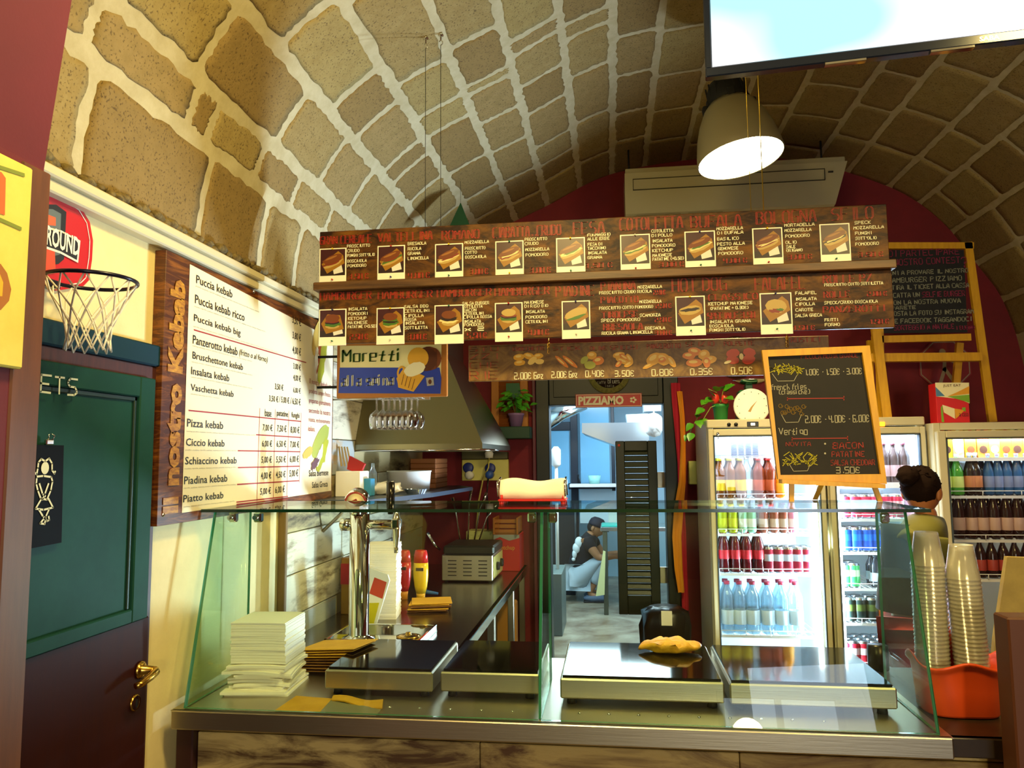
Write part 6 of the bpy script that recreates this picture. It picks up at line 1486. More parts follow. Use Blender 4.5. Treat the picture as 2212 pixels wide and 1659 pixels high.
bo=Bd('Y',YB-.0435,.001); mb=MB(); chalk(bo,mb,'blues',1313,819,1338,828,wd=.003,k=1); chalk(bo,mb,'caffe',1290,823,1308,829,wd=.0015,k=1);chalk(bo,mb,'italia',1308,831,1326,836,wd=.0015,k=1); mb.build('lettering',mat('sign_grey_letters','#9a988a',.5),t)
t=thing('number_plate_sign','red embossed plate sign reading PIZZIAMO on the door header','sign',(0,4.85,1.95))
Yp=YB-.045; a=at(1243,852,Y=Yp);b=at(1387,878,Y=Yp); zc=(a.z+b.z)/2; hh=.043
a.z=zc+hh;b.z=zc-hh
mb=MB(); mb.box(a.x,b.x,Yp-.004,Yp+.012,b.z,a.z,.002); mb.build('plate',mat('plate_red','#b0142a',.35),t)
bp_=Bd('Y',Yp-.004,.0008); mb=MB()
for u0,v0,u1,v1 in ((a.x+.004,b.z+.004,b.x-.004,b.z+.007),(a.x+.004,a.z-.007,b.x-.004,a.z-.004),(a.x+.004,b.z+.004,a.x+.007,a.z-.004),(b.x-.007,b.z+.004,b.x-.004,a.z-.004)): bp_.poly(mb,[(u0,v0),(u1,v0),(u1,v1),(u0,v1)])
type_(bp_,mb,'PIZZIAMO',a.x+.018,a.z-.014,a.x+.305,b.z+.014,px=False,bold=.045)
for k in range(5): bp_.ell(mb,(b.x-.055+.014*math.cos(k*1.25),zc+.014*math.sin(k*1.25)),.008,.007,1)
mb.build('lettering',mat('plate_silver','#d9cfb0',.35),t)
# ---- scarf
t=thing('hanging_scarf','yellow and crimson football scarf hanging beside the doorway','scarf',(.42,4.82,.8))
mb=MB(); pathL=[(1462,835,30,0),(1466,870,22,0),(1470,930,18,1),(1468,1000,20,1),(1466,1080,20,1),(1462,1150,20,1),(1465,1230,18,1),(1472,1280,16,1),(1478,1318,14,1)]
def ribbon(pts,Y,m,name,amp=.012):
    mb=MB();vs=[];fs=[];n=7
    for i,(px,py,w_) in enumerate(pts):
        for j in range(n):
            s=j/(n-1); p=at(px+(s-.5)*w_,py,Y=Y); vs.append((p.x,Y+amp*math.sin(s*9+i*.7),p.z))
    k=len(pts); fs=[(i*n+j,i*n+j+1,(i+1)*n+j+1,(i+1)*n+j) for i in range(k-1) for j in range(n-1)]
    b=len(vs); vs2=[(x,y+.006,z) for x,y,z in vs]; mb.add(vs+vs2,fs+[tuple(b+q for q in f[::-1]) for f in fs],True); return mb.build(name,m,t)
ribbon([(1468,845,12),(1474,900,10),(1476,960,10),(1474,1040,14),(1466,1100,20),(1462,1160,20),(1466,1230,18),(1472,1280,14)],4.80,mat('scarf_yellow','#d98a14',.8),'yellow_half')
ribbon([(1459,827,20),(1462,870,20),(1466,930,16),(1470,1000,12),(1472,1080,12),(1476,1150,12),(1478,1230,14),(1481,1318,16)],4.83,mat('scarf_crimson','#b3102e',.8),'crimson_half')
# ---- basil on green box against yellow shutter
t=thing('wall_shutter','yellow-orange slatted wooden shutter hung left of the doorway','shutter',(-.6,4.87,1.6))
a=at(1061,820,Y=4.86);b=at(1141,936,Y=4.86); za2,zb3=2.12,b.z
mb=MB(); mb.box(a.x,a.x+.05,4.855,YB-.001,zb3,za2,.003); mb.build('stile',mat('shutter_orange','#b5701c',.5),t); mb=MB(); mb.box(b.x-.05,b.x,4.855,YB-.001,zb3,za2,.003); mb.build('stile',MATS['shutter_orange'],t)
for k in range(12):
    z=zb3+.02+k*(za2-zb3-.04)/12; mb=MB(); mb.T=Matrix.Translation((0,4.88,z))@Matrix.Rotation(.5,4,'X'); mb.box(a.x+.05,b.x-.05,-.012,.012,0,.03,.001); mb.T=None; mb.build('slat',mat('shutter_slat','#8a4a14',.5),t)
t=thing('green_planter_box','dark green wooden box on the wall holding the basil','planter box',(-.58,4.75,1.65))
a=at(1065,915,Y=4.70);b=at(1145,947,Y=4.70); mb=MB(); mb.box(a.x,b.x,4.70,4.854,b.z,a.z-.02,.004); mb.build('box',mat('planter_green','#0d3a24',.5),t)
t=thing('potted_basil','bushy basil plant in a lilac pot on the green box','plant',(-.57,4.76,a.z))
c=at(1115,915,Y=4.76); bz_=a.z-.0195; mb=MB(); mb.lathe([(.035,0),(.048,.07),(.052,.072),(.052,.085),(.046,.085),(.04,.07),(0,.07)],(c.x,4.76,bz_),20); mb.build('pot',mat('lilac_pot','#8a6a9a',.5),t)
for k in range(60):
    a_=random.uniform(0,2*math.pi); el_=random.uniform(-.3,1.3); rr_=random.uniform(.03,.095)
    pos=Vector((c.x+rr_*math.cos(a_)*math.cos(el_)*1.0,4.76+rr_*math.sin(a_)*math.cos(el_)*.7,bz_+.13+rr_*math.sin(el_)*1.25)); mb=MB()
    leaf(mb,pos,Vector((math.cos(a_),math.sin(a_)-.3,random.uniform(-.6,.5))),random.uniform(.028,.042),random.uniform(.045,.065),bend=.3,heart=False); mb.build('leaf',M_leafd,t)
mb=MB()
for k in range(7): mb.tube([(c.x,4.76,bz_+.07),(c.x+random.uniform(-.05,.05),4.76+random.uniform(-.03,.03),bz_+.20)],.002,5)
mb.build('stem',mat('basil_stem','#5a8a3a',.5),t)
t=thing('green_gift_tag','dark green card tag hanging above the basil','tag',(-.57,4.8,1.95)); a=at(1093,828,Y=4.80);b=at(1122,858,Y=4.80); mb=MB(); mb.prism([(a.x,4.80,a.z),(b.x,4.80,a.z),(b.x+.01,4.80,b.z+.02),((a.x+b.x)/2+.02,4.80,b.z-.01),(a.x,4.80,b.z+.01)],(0,.004,0)); mb.tube([((a.x+b.x)/2,4.802,a.z-.004),((a.x+b.x)/2,4.85,a.z+.10)],.0012,5); mb.build('card',mat('tag_green','#0e5a34',.5),t)
# ---- saloon shutter in the doorway
t=thing('louvered_half_door','dark green louvered saloon door leaf standing in the doorway','door',(.17,5.0,.58))
YS=5.0; a=at(1329,953,Y=YS);b=at(1428,1328,Y=YS); w0=.058
def stl(x0,x1,z0,z1,n): mb=MB(); mb.box(x0,x1,YS-.016,YS+.016,z0,z1,.004); mb.build(n,mat('dark_olive_green_door','#151d14',.45),t)
stl(a.x,a.x+w0,b.z,a.z,'stile');stl(b.x-w0,b.x,b.z,a.z,'stile');stl(a.x+w0,b.x-w0,a.z-.065,a.z,'rail');stl(a.x+w0,b.x-w0,b.z,b.z+.12,'rail')
z=b.z+.125
while z<a.z-.08:
    mb=MB(); mb.T=Matrix.Translation((0,YS,z+.014))@Matrix.Rotation(-.6,4,'X'); mb.box(a.x+w0-.004,b.x-w0+.004,-.004,.004,-.020,.020,.0015); mb.T=None; mb.build('louver_slat',mat('louver_olive','#2a2f1c',.45),t); z+=.0385
c=at(1337,962,Y=YS-.018); MB().ell((c.x,c.y,c.z),.009,.005,.009,10,6).build('red_sticker',mat('sticker_red','#c8401c',.5),t)
MB().box(b.x,jr+.002,YS-.01,YS+.01,.8,.9,.002).box(b.x,jr+.002,YS-.01,YS+.01,1.4,1.5,.002).build('hinge',M_steel,t)
# ---- waste bin below
t=thing('waste_bin','dark bin bag over a green bin behind the counter','waste bin',(.33,4.6,0))
a=at(1390,1330,Y=4.5);b=at(1490,1330,Y=4.5); cx_=(a.x+b.x)/2; rr_=(b.x-a.x)/2
MB().lathe([(rr_*.8,0),(rr_*.95,.5),(rr_*.97,.52)],(cx_,4.62,0),24).build('bin',mat('bin_green','#1c5a1e',.4),t)
mb=MB(); mb.lathe([(rr_*1.0,.42),(rr_*1.06,.5),(rr_*1.1,.62),(rr_*1.0,.70),(rr_*.6,.73),(0,.72)],(cx_,4.62,0),30)
for v in mb.V: v.x+=.012*math.sin(v.y*80+v.z*50); v.y+=.01*math.sin(v.x*90)
mb.build('bin_bag',mat('bin_bag_black','#120c0c',.3),t); c=at(1440,1335,Y=4.48); MB().box(c.x-.03,c.x+.03,4.47,4.474,c.z-.04,c.z+.04).build('tag',M_white2,t)
# ================================================================ CHALKBOARD ON THE GLASS
YH=2.46
t=thing('price_chalkboard','small yellow-framed chalkboard easel with fries prices standing on the glass top','chalkboard',(.67,2.46,GT+.006))
TLq,TRq,BRq,BLq=(1645,757),(1877,747),(1914,1045),(1680,1035)
BH=Bd('Y',YH,.001)
def wq(p,dy=0): q_=at(p[0],p[1],Y=YH); return Vector((q_.x,YH+dy,q_.z))
O=[wq(p) for p in (TLq,TRq,BRq,BLq)]
In=[wq(p) for p in ((1666,773),(1863,763),(1899,1022),(1687,1019))] 
In=[wq((1658,771)),wq((1861,762)),wq((1901,1024)),wq((1685,1026))]
mb=MB(); mb.prism([p+Vector((0,.004,0)) for p in O],(0,.006,0)); mb.build('slate',M_slate,t)
for i in range(4):
    j=(i+1)%4; mb=MB(); mb.prism([O[i]-Vector((0,.008,0)),O[j]-Vector((0,.008,0)),In[j]-Vector((0,.008,0)),In[i]-Vector((0,.008,0))],(0,.02,0)); mb.build('frame_bar',M_yel,t)
l0=at(1685,1035,Y=YH);l1=at(1905,1045,Y=YH)
mb=MB(); mb.prism([Vector((l0.x,YH-.03,l0.z-.013)),Vector((l1.x,YH-.03,l1.z-.013)),Vector((l1.x,YH-.03,l1.z-.0)),Vector((l0.x,YH-.03,l0.z-.0))],(0,.05,0)); mb.build('ledge',M_yel,t)
for px in (1710,1893):
    a=at(px-(0 if px==1710 else 8),1040,Y=YH+.01);b=at(px+(0 if px==1710 else 8),1090,Y=YH+.01); b.z=GT+.0065
    mb=MB(); mb.prism([(a.x-.007,YH+.004,a.z),(a.x+.007,YH+.004,a.z),(b.x+.007,YH+.004,b.z),(b.x-.007,YH+.004,b.z)],(0,.012,0)); mb.build('leg',M_yel,t)
a=at(1770,1042,Y=YH+.05); mb=MB(); mb.prism([(a.x-.007,YH+.012,a.z),(a.x+.007,YH+.012,a.z),(a.x+.007,YH+.11,GT+.0065),(a.x-.007,YH+.11,GT+.0065)],(0,.01,0)); mb.build('rear_leg',M_yel,t)
z7=lambda x,y:(1460+x/4.424,780+y/4.424)
BC=Bd('Y',YH+.004,.001)
cy=MB();cw=MB();cr=MB();cb=MB()
def c7(mb,txt,x0,y0,x1,y1,**k): a=z7(x0,y0);b=z7(x1,y1);chalk(BC,mb,txt,a[0],a[1],b[0],b[1],jit=.25,**k)
c7(cw,'1,00€ · 1,50€ · 3,00€',1235,80,1775,135,wd=.0020); c7(cw,'french fries',915,225,1245,275,wd=.0017);c7(cw,'(classiche)',980,275,1280,318,wd=.0017)
c7(cw,'2,00€ · 4,00€ · 6,00€',1235,525,1845,590,wd=.0020); c7(cw,'Vertigo',985,640,1255,705,wd=.0020); c7(cw,'3.50€',1530,1015,1755,1070,wd=.0022)
c7(cr,'NOVITA',1050,775,1290,812,wd=.0016);c7(cr,'BACON',1500,780,1790,835,wd=.0026);c7(cr,'PATATINE',1490,865,1800,915,wd=.0022);c7(cr,'SALSA CHEDDAR',1480,945,1900,995,wd=.0020); 
a=(1730,766);b=(1838,775); chalk(BC,cr,'PICCOLA MEDIA GRANDE',a[0],a[1],b[0]+15,b[1],wd=.0014,jit=.2)
for y0,x0,x1 in ((360,1065,1605),(742,1110,1640)):
    BC.linepx(cr,[z7(x0,y0),z7(x1,y0-6)],.0030,1); BC.linepx(cr,[z7(x1,y0-24),z7(x1,y0+14)],.0025,1);BC.linepx(cr,[z7(x0,y0-12),z7(x0,y0+16)],.0025,1)
for (bx_,by_,bw_) in ((1050,150,130),(1110,545,100),(1190,1010,110)):
    BC.linepx(cw,[z7(bx_-bw_,by_-30),z7(bx_-bw_*.6,by_+42),z7(bx_+bw_*.6,by_+38),z7(bx_+bw_*.9,by_-35)],.0014,1)
rnd=random.Random(4)
for k in range(34):
    x_=rnd.uniform(910,1195);y_=rnd.uniform(65,125)-25*math.sin((x_-910)/285*3.14); a_=rnd.uniform(-.9,.9)+1.57*(k%2); BC.linepx(cy,[z7(x_-32*math.cos(a_),y_-32*math.sin(a_)),z7(x_+32*math.cos(a_),y_+32*math.sin(a_))],.0022,1)
for k in range(34):
    x_=rnd.uniform(1040,1330);y_=rnd.uniform(880,985); a_=rnd.uniform(-.9,.9)+1.57*(k%3==0); BC.linepx(cy,[z7(x_-32*math.cos(a_),y_-32*math.sin(a_)),z7(x_+32*math.cos(a_),y_+32*math.sin(a_))],.0022,1)
for k in range(12):
    x_=1000+k*20;y_=470+rnd.uniform(-45,35); P=[z7(x_+24*math.cos(q*.7)*(1-q*.05),y_+24*math.sin(q*.7)*(1-q*.05)) for q in range(11)]; BC.linepx(cb,P,.0016,1)
for y_ in (790,882): u,v=BC.uv(*z7(1425,y_)); BC.ell(cw,(u,v),.003,.003,1,8)
cw.build('white_chalk',mat('chalk_white','#b9b29a',.9),t);cy.build('yellow_chalk',mat('chalk_yellow','#b3a82c',.9),t);cr.build('red_chalk',mat('chalk_red','#9a3a36',.9),t);cb.build('ochre_chalk',mat('chalk_ochre','#8f6f2a',.9),t)
# ================================================================ BIG EASEL ON THE FRIDGES
YQ=4.38
t=thing('wooden_easel_board','tall yellow wooden easel with a lettered blackboard standing on the fridges','easel',(1.7,4.38,H1))
BE=Bd('Y',YQ,.001)
def bar(pa,pb,wd,name,Ya=YQ,Yb=None,th=.025,m=M_yel):
    Yb=Ya if Yb is None else Yb
    a=at(*pa,Y=Ya);b=at(*pb,Y=Yb); d=(b-a); d.y=0; d.normalize(); s=Vector((-d.z,0,d.x))*wd/2
    mb=MB(); mb.add([a-s,a+s,b+s,b-s]+[p+Vector((0,th,0)) for p in (a-s,a+s,b+s,b-s)],[(0,1,2,3),(7,6,5,4),(0,4,5,1),(1,5,6,2),(2,6,7,3),(3,7,4,0)]); return mb.build(name,m,t)
for nm,pa,pb in (('leg',(2092,523),(2146,911)),('leg',(1895,520),(1906,907))):
    bar(pa,pb,.040,nm)
bar((1905,530),(2104,530),.035,'top_rail'); bar((1885,733),(2098,728),.038,'lower_rail'); bar((1882,772),(2122,770),.045,'chalk_ledge',th=.05,Ya=YQ-.03)
bar((1893,707),(1918,907),.046,'front_leg',Ya=YQ-.06)
bar((2075,740),(2060,912),.036,'rear_leg',Ya=YQ+.1); bar((1880,735),(1885,905),.03,'rear_leg',Ya=YQ+.1)
a=at(1900,545,Y=YQ+.005);b=at(2088,716,Y=YQ+.005)
mb=MB(); mb.prism([at(1897,540,Y=YQ+.006),at(2082,540,Y=YQ+.006),at(2090,718,Y=YQ+.006),at(1897,720,Y=YQ+.006)],(0,.008,0)); mb.build('blackboard',mat('dark_blackboard','#0c0b12',.7),t)
z8=lambda x,y:(1860+x/5.184,500+y/5.184); BE=Bd('Y',YQ+.006,.001)
ew=MB();er=MB()
for mb_,txt,x0,y0,x1,y1 in ((er,'VUOI PARTECIPARE',180,225,1100,290),(er,'AL NOSTRO CONTEST',230,320,1110,385),(er,'?',1120,290,1185,400),(ew,'VIENI A PROVARE IL NOSTRO',240,450,1200,492),(ew,'HAMBURGER PIZZIAMO',300,525,1130,575),(ew,'RITIRA IL TICKET ALLA CASSA',280,610,1210,655),(ew,'SCATTA UN',320,695,655,742),(er,'SELFIE BURGER',685,680,1160,735),(ew,'CON LA NOSTRA NUOVA',320,778,1115,822),(ew,'PARETE',340,840,610,875),(ew,'POSTA LA FOTO SU INSTAGRAM',330,900,1262,945),(ew,'O/E FACEBOOK TAGGANDOCI',290,985,1235,1030),(er,'SORTEGGIO A NATALE',370,1055,1040,1105),(er,'1 BUONO',1060,1060,1270,1100)):
    a=z8(x0,y0);b=z8(x1,y1);chalk(BE,mb_,txt,a[0],a[1],b[0],b[1],wd=.0042,jit=.2)
ew.build('white_chalk',mat('dim_chalk','#8f8f7a',.9),t); er.build('red_chalk',mat('dim_red_chalk','#8a2a4a',.9),t)
# leaflet box standing on the right fridge
t=thing('delivery_leaflet_box','red and white delivery leaflet box standing on the right fridge','box',(1.7,4.1,1.76))
YJ=4.16; a=at(2020,828,Y=YJ);b=at(2096,912,Y=YJ); zb5=Zf(912,F3,2100)+.001
mb=MB(); mb.box(a.x,b.x,YJ,YJ+.09,zb5,a.z,.002); mb.build('box',mat('leaflet_red','#d01a22',.45),t)
BJ=Bd('Y',YJ,.001); z9=lambda x,y:(1880+x/3.605,780+y/3.605)
mb=MB()
for mi,pts,k in ((0,((504,168),(768,168),(772,330),(690,295),(512,275)),.7),(1,((506,200),(580,272),(512,275)),1.1),(2,((770,195),(770,255),(600,275),(680,240)),1.1),(3,((600,275),(770,262),(774,325),(690,300)),1.3),(0,((560,340),(655,370),(660,450),(572,400)),1.3),(2,((655,370),(735,382),(665,450)),1.4),(3,((548,360),(560,345),(575,475),(555,475)),1.2),(3,((712,362),(740,360),(742,395),(716,380)),1.5)):
    mb.m(mi); BJ.poly(mb,[BJ.uv(*z9(*p)) for p in pts],k)
mb.m(4); a=z9(565,182);b=z9(705,206); type_(BJ,mb,'JUST EAT',a[0],a[1],b[0],b[1],k=2); 
a=z9(690,405);b=z9(765,432); type_(BJ,mb,'a casa',a[0],a[1],b[0],b[1],k=2)
mb.build('print',[mat('leaflet_cream','#ece0b0',.45),mat('leaflet_blue','#4a7aa0',.45),mat('leaflet_orange','#e09a20',.45),mat('leaflet_green','#7aa82a',.45),mat('leaflet_text','#5a1a14',.45)],t)
# crumpled paper pack on the glass
t=thing('paper_packet','cream paper napkins in a red-footed holder on the glass top','napkin holder',(-.31,2.42,GT+.006))
a=at(1083,1085,Y=2.42);b=at(1222,1085,Y=2.42); zt6=at(1150,1034,Y=2.42).z
mb=MB(); n=16;vs=[];m2=5
for i in range(n+1):
    s=i/n; x=a.x+(b.x-a.x)*s
    top_=zt6+.006*math.sin(s*8)-.008*abs(s-.5)
    for (y,z) in ((2.385,GT+.022),(2.38,(GT+top_)/2+.008),(2.40,top_),(2.455,top_-.004),(2.465,GT+.022)): vs.append((x,y+.003*math.sin(s*11),z))
fs=[(i*m2+j,(i+1)*m2+j,(i+1)*m2+(j+1)%m2,i*m2+(j+1)%m2) for i in range(n) for j in range(m2)]
mb.add(vs,fs,True); mb.F+=[[j for j in range(m2)],[n*m2+j for j in range(m2)][::-1]];mb.MI+=[0,0];mb.S+=[False,False]
mb.build('napkins',M_nap,t)
mb=MB(); mb.box(a.x-.004,b.x+.004,2.372,2.475,GT+.014,GT+.021,.002)
for x_ in (a.x+.006,b.x-.006):
    for y_ in (2.385,2.465): mb.lathe([(.008,0),(.008,.008)],(x_,y_,GT+.0062),10).tube([(x_,y_,GT+.015),(x_,y_,GT+.034)],.005,6)
mb.build('red_base',mat('holder_red','#c01c1a',.35),t)
for x_ in (a.x-.002,b.x+.002): MB().tube([(x_,2.37,GT+.03),(x_-.002,2.367,zt6-.01),(x_,2.42,zt6+.004),(x_,2.478,GT+.03)],.003,6).build('wire_side',M_chrome,t)
# ================================================================ RIGHT END CLUTTER
t=thing('leaning_board','pale wooden board leaning at the right end of the counter','board',(1.25,2.45,ZC))
a=at(2175,1205,Y=2.5);b=at(2150,1480,Y=2.5)
mb=MB(); mb.prism([at(2176,1203,Y=2.5),at(2230,1205,Y=2.5),at(2240,1500,Y=2.5),at(2140,1500,Y=2.5),at(2150,1380,Y=2.5)],(0,.02,0)); mb.build('board',mat('pale_board_wood','#a8914a',.6,col2='#8a7538',nscale=6),t)
a=at(2188,1500,Y=1.93); tz_=at(2195,1335,Y=1.93).z
t=thing('wooden_post','dark brown wooden post at the far right edge before the counter','post',(a.x,1.93,0))
MB().box(a.x,a.x+.09,1.93,2.0,0,tz_,.004).build('post',mat('till_brown','#5a3018',.5),t)
t=thing('dark_tin','dark metal can lying on the back edge of the glass case','can',(.80,2.55,ZC)); a=at(1895,1430,Y=2.63)
MB().lathe([(0,0),(.03,0),(.031,.003),(.031,.075),(0,.076)],(a.x,2.62,ZC+.0),18).build('tin',mat('dark_tin_metal','#2a2418',.3,.7),t)
# red and dark items on the counter behind the basket
t=thing('tape_dispenser','dark tool with red and yellow coils on the counter behind the basket','tool',(.95,2.4,ZC))
c=at(2075,1330,Y=2.42); MB().lathe([(.03,-.02),(.05,-.02),(.05,.02),(.03,.02)],(c.x,2.50,c.z),22,axis='y').build('tape_roll',mat('tape_yellow','#b5862a',.4),t); MB().box(c.x-.06,c.x+.05,2.47,2.53,ZC,c.z-.05,.006).box(c.x+.01,c.x+.05,2.47,2.53,c.z-.05,c.z+.1,.006).build('stand',mat('stand_dark_red','#5a1412',.4),t)
# ================================================================ KITCHEN THINGS
t=thing('kitchen_hood','steel extractor canopy in the back kitchen','extractor hood',(.1,7.6,1.85))
YK=7.4; H_=[at(1257,914,Y=YK),at(1402,912,Y=YK),at(1402,960,Y=YK),at(1330,962,Y=YK),at(1257,935,Y=YK)]
MB().prism(H_,(0,1.1,0)).build('canopy',mat('kitchen_steel','#aeb8bc',.3,.9),t); 
MB().prism([at(1352,895,Y=YK+.3),at(1400,893,Y=YK+.3),at(1402,913,Y=YK+.3),at(1355,913,Y=YK+.3)],(0,.3,0)).box(.33,.5,YK+.3,YK+.6,2.05,2.7).build('chimney',MATS['kitchen_steel'],t)
t=thing('steel_table','steel kitchen work table with turquoise cutting board','table',(.1,8.1,0))
yT0=7.95; tzp=at(1300,1139,Y=yT0).z; tx0_=at(1297,1139,Y=yT0).x
MB().box(tx0_,tx0_+1.0,yT0,yT0+.5,tzp-.04,tzp,.003).build('top',MATS['kitchen_steel'],t)
for x_ in (tx0_+.02,tx0_+.93):
    for y_ in (yT0+.01,yT0+.45): MB().box(x_,x_+.045,y_,y_+.045,0,tzp-.04,.003).build('leg',mat('olive_grey_leg','#4f5244',.5,.3),t)
t=thing('cutting_board','turquoise cutting board on the kitchen table','cutting board',(tx0_+.2,8.0,tzp)); MB().box(tx0_+.01,tx0_+.5,yT0+.02,yT0+.35,tzp+.0005,tzp+.02,.004).build('board',mat('turquoise_board','#2fb5a8',.4),t)
t=thing('slicer','white slicing machine on the kitchen table','slicer',(tx0_+.3,8.3,tzp)); MB().box(tx0_+.08,tx0_+.45,8.32,8.6,tzp+.0005,tzp+.14,.01).box(tx0_+.2,tx0_+.4,8.35,8.5,tzp+.14,tzp+.34,.02).build('body',M_white,t); MB().lathe([(0,0),(.13,0),(.13,.012),(0,.014)],(tx0_+.3,8.31,tzp+.2),24,axis='y').build('blade',M_chrome,t)
t=thing('hanging_cloth','pale yellow cloth sheet hanging from the kitchen table','cloth',(tx0_+.02,7.9,.1)); mb=MB(); mb.prism([at(1303,1190,Y=7.9),at(1308,1192,Y=7.9),at(1306,1285,Y=7.9),at(1287,1288,Y=7.9)],(0,.03,0)); mb.build('cloth',mat('pale_yellow_cloth','#cfcf92',.8),t)
t=thing('steel_cabinet','grey steel cabinet at the left of the kitchen','cabinet',(-.75,7.2,0)); c0_=at(1213,1230,Y=7.0).x
MB().box(c0_-.6,c0_,7.0,7.6,.0,.55,.004).build('body',mat('cabinet_grey','#5f6a66',.4),t); MB().box(c0_-.28,c0_-.26,6.985,7.0,.15,.4,.002).build('handle',M_chrome,t)
t=thing('dark_fridge','tall dark door cabinet at the left of the kitchen','cabinet',(-.9,8.4,0)); c1_=at(1236,1200,Y=8.4).x
MB().box(c1_-.5,c1_,9.05,9.5,0,1.05,.005).build('body',mat('dark_cabinet','#151d24',.4),t)
t=thing('kitchen_bottles_shelf','white round bucket on the kitchen window sill','bucket',(-.2,9.4,.9)); c=at(1284,1036,Y=9.4); MB().lathe([(.06,0),(.08,.1),(0,.1)],(c.x,9.4,c.z-.05),16).build('bucket',mat('mint_bucket','#9fe0d6',.5),t)
MB().box(c.x-.3,c.x+.5,9.3,9.55,c.z-.09,c.z-.051,.004).build('sill',M_white,t)
t=thing('ventilation_duct','bright steel duct crossing the kitchen ceiling','duct',(-.6,8.6,2.2)); MB().tube([at(1180,913,Y=8.6),at(1215,890,Y=8.6),at(1262,868,Y=8.6)],.09,16).build('duct',M_chrome,t)
t=thing('hanging_bag','white plastic bag hanging at the right of the kitchen','bag',(.6,7.0,1.8)); c=at(1413,918,Y=6.9); mb=MB(); mb.ell((c.x,6.9,c.z),.085,.06,.11,16,12)
for v in mb.V: d=.012*math.sin(v.z*60+v.x*90); v.x+=d; v.y+=d
mb.tube([(c.x,6.9,c.z+.1),(c.x+.02,6.92,2.7)],.006,6); mb.build('bag',M_white2,t)
t=thing('tall_bottle','white tall kitchen lamp stand at the left edge of the doorway','stand',(-.75,7.0,1.2)); c=at(1196,990,Y=7.0); MB().lathe([(.03,0),(.045,.02),(.045,.16),(.02,.19),(0,.19)],(c.x,7.3,c.z-.08),16).tube([(c.x,7.3,c.z-.08),(c.x,7.3,.551)],.016,8).build('stand',M_white,t)
# ================================================================ PEOPLE
def skin(name,verts,edges,radii,m,parent,sub=2,root=0):
    me=bpy.data.meshes.new(name); off=WPOS[parent.name]
    me.from_pydata([tuple(Vector(v)-off) for v in verts],edges,[]); o=bpy.data.objects.new(name,me); C.objects.link(o); o.parent=parent; WPOS[o.name]=off.copy()
    me.materials.append(m)
    sk=o.modifiers.new('skin','SKIN'); 
    if not me.skin_vertices: me.attributes.new('x','FLOAT','POINT')
    for i,r in enumerate(radii):
        sv=me.skin_vertices[0].data[i]; sv.radius=(r,r) if not isinstance(r,tuple) else r; sv.use_root=(i==root)
    sk.use_smooth_shade=True
    ss=o.modifiers.new('sub','SUBSURF'); ss.levels=sub; ss.render_levels=sub
    # bake to plain mesh
    dg=bpy.context.evaluated_depsgraph_get(); dg.update(); me2=bpy.data.meshes.new_from_object(o.evaluated_get(dg)); me2.name=name
    o.modifiers.clear(); o.data=me2
    for p in me2.polygons: p.use_smooth=True
    return o
def chain_body(name,J,links,m,parent,sub=2):
    names=list(J); V=[J[k][0] for k in names]; R=[J[k][1] for k in names]; E=[(names.index(a),names.index(b)) for a,b in links]
    # skin_vertices layer needs the modifier path in background mode
    return skin(name,V,E,R,m,parent,sub)
M_skin=mat('skin','#b07a52',.55); M_skin2=mat('skin_tan','#a8683a',.55)
def hand(prefix,wrist,fdir,pdir,scale=1.0):
    # palm and five bent fingers as joints for the body skin; fdir = finger direction, pdir = thumb side
    w_=Vector(wrist); f=Vector(fdir).normalized(); p=Vector(pdir); p=(p-f*p.dot(f)).normalized(); n_=f.cross(p).normalized(); s=scale
    J={};L=[]
    J[prefix+'palm']=(w_+f*.045*s,(.030*s,.018*s)); 
    J[prefix+'kn']=(w_+f*.085*s,(.034*s,.015*s)); L+=[(prefix+'palm',prefix+'kn')]
    out=[]
    for i,(off,l) in enumerate(((.028,.060),(.010,.070),(-.009,.066),(-.027,.050))):
        a=w_+f*.080*s+p*off*s; b=a+f*l*.5*s-n_*.006*s; c=b+f*l*.4*s-n_*.022*s; out.append([a,b,c])
    t0=w_+f*.03*s+p*.030*s; out.append([t0,t0+f*.025*s+p*.022*s,t0+f*.052*s+p*.030*s-n_*.01*s])
    return J,L,out
def fingers(out,m,parent,s=1.0):
    for k,ch in enumerate(out):
        mb=MB(); mb.tube(ch,[.0088*s,.0082*s,.0065*s],8); mb.ell(ch[2],.0065*s,.0065*s,.0065*s,8,6); mb.build('thumb' if k==4 else 'finger',m,parent)
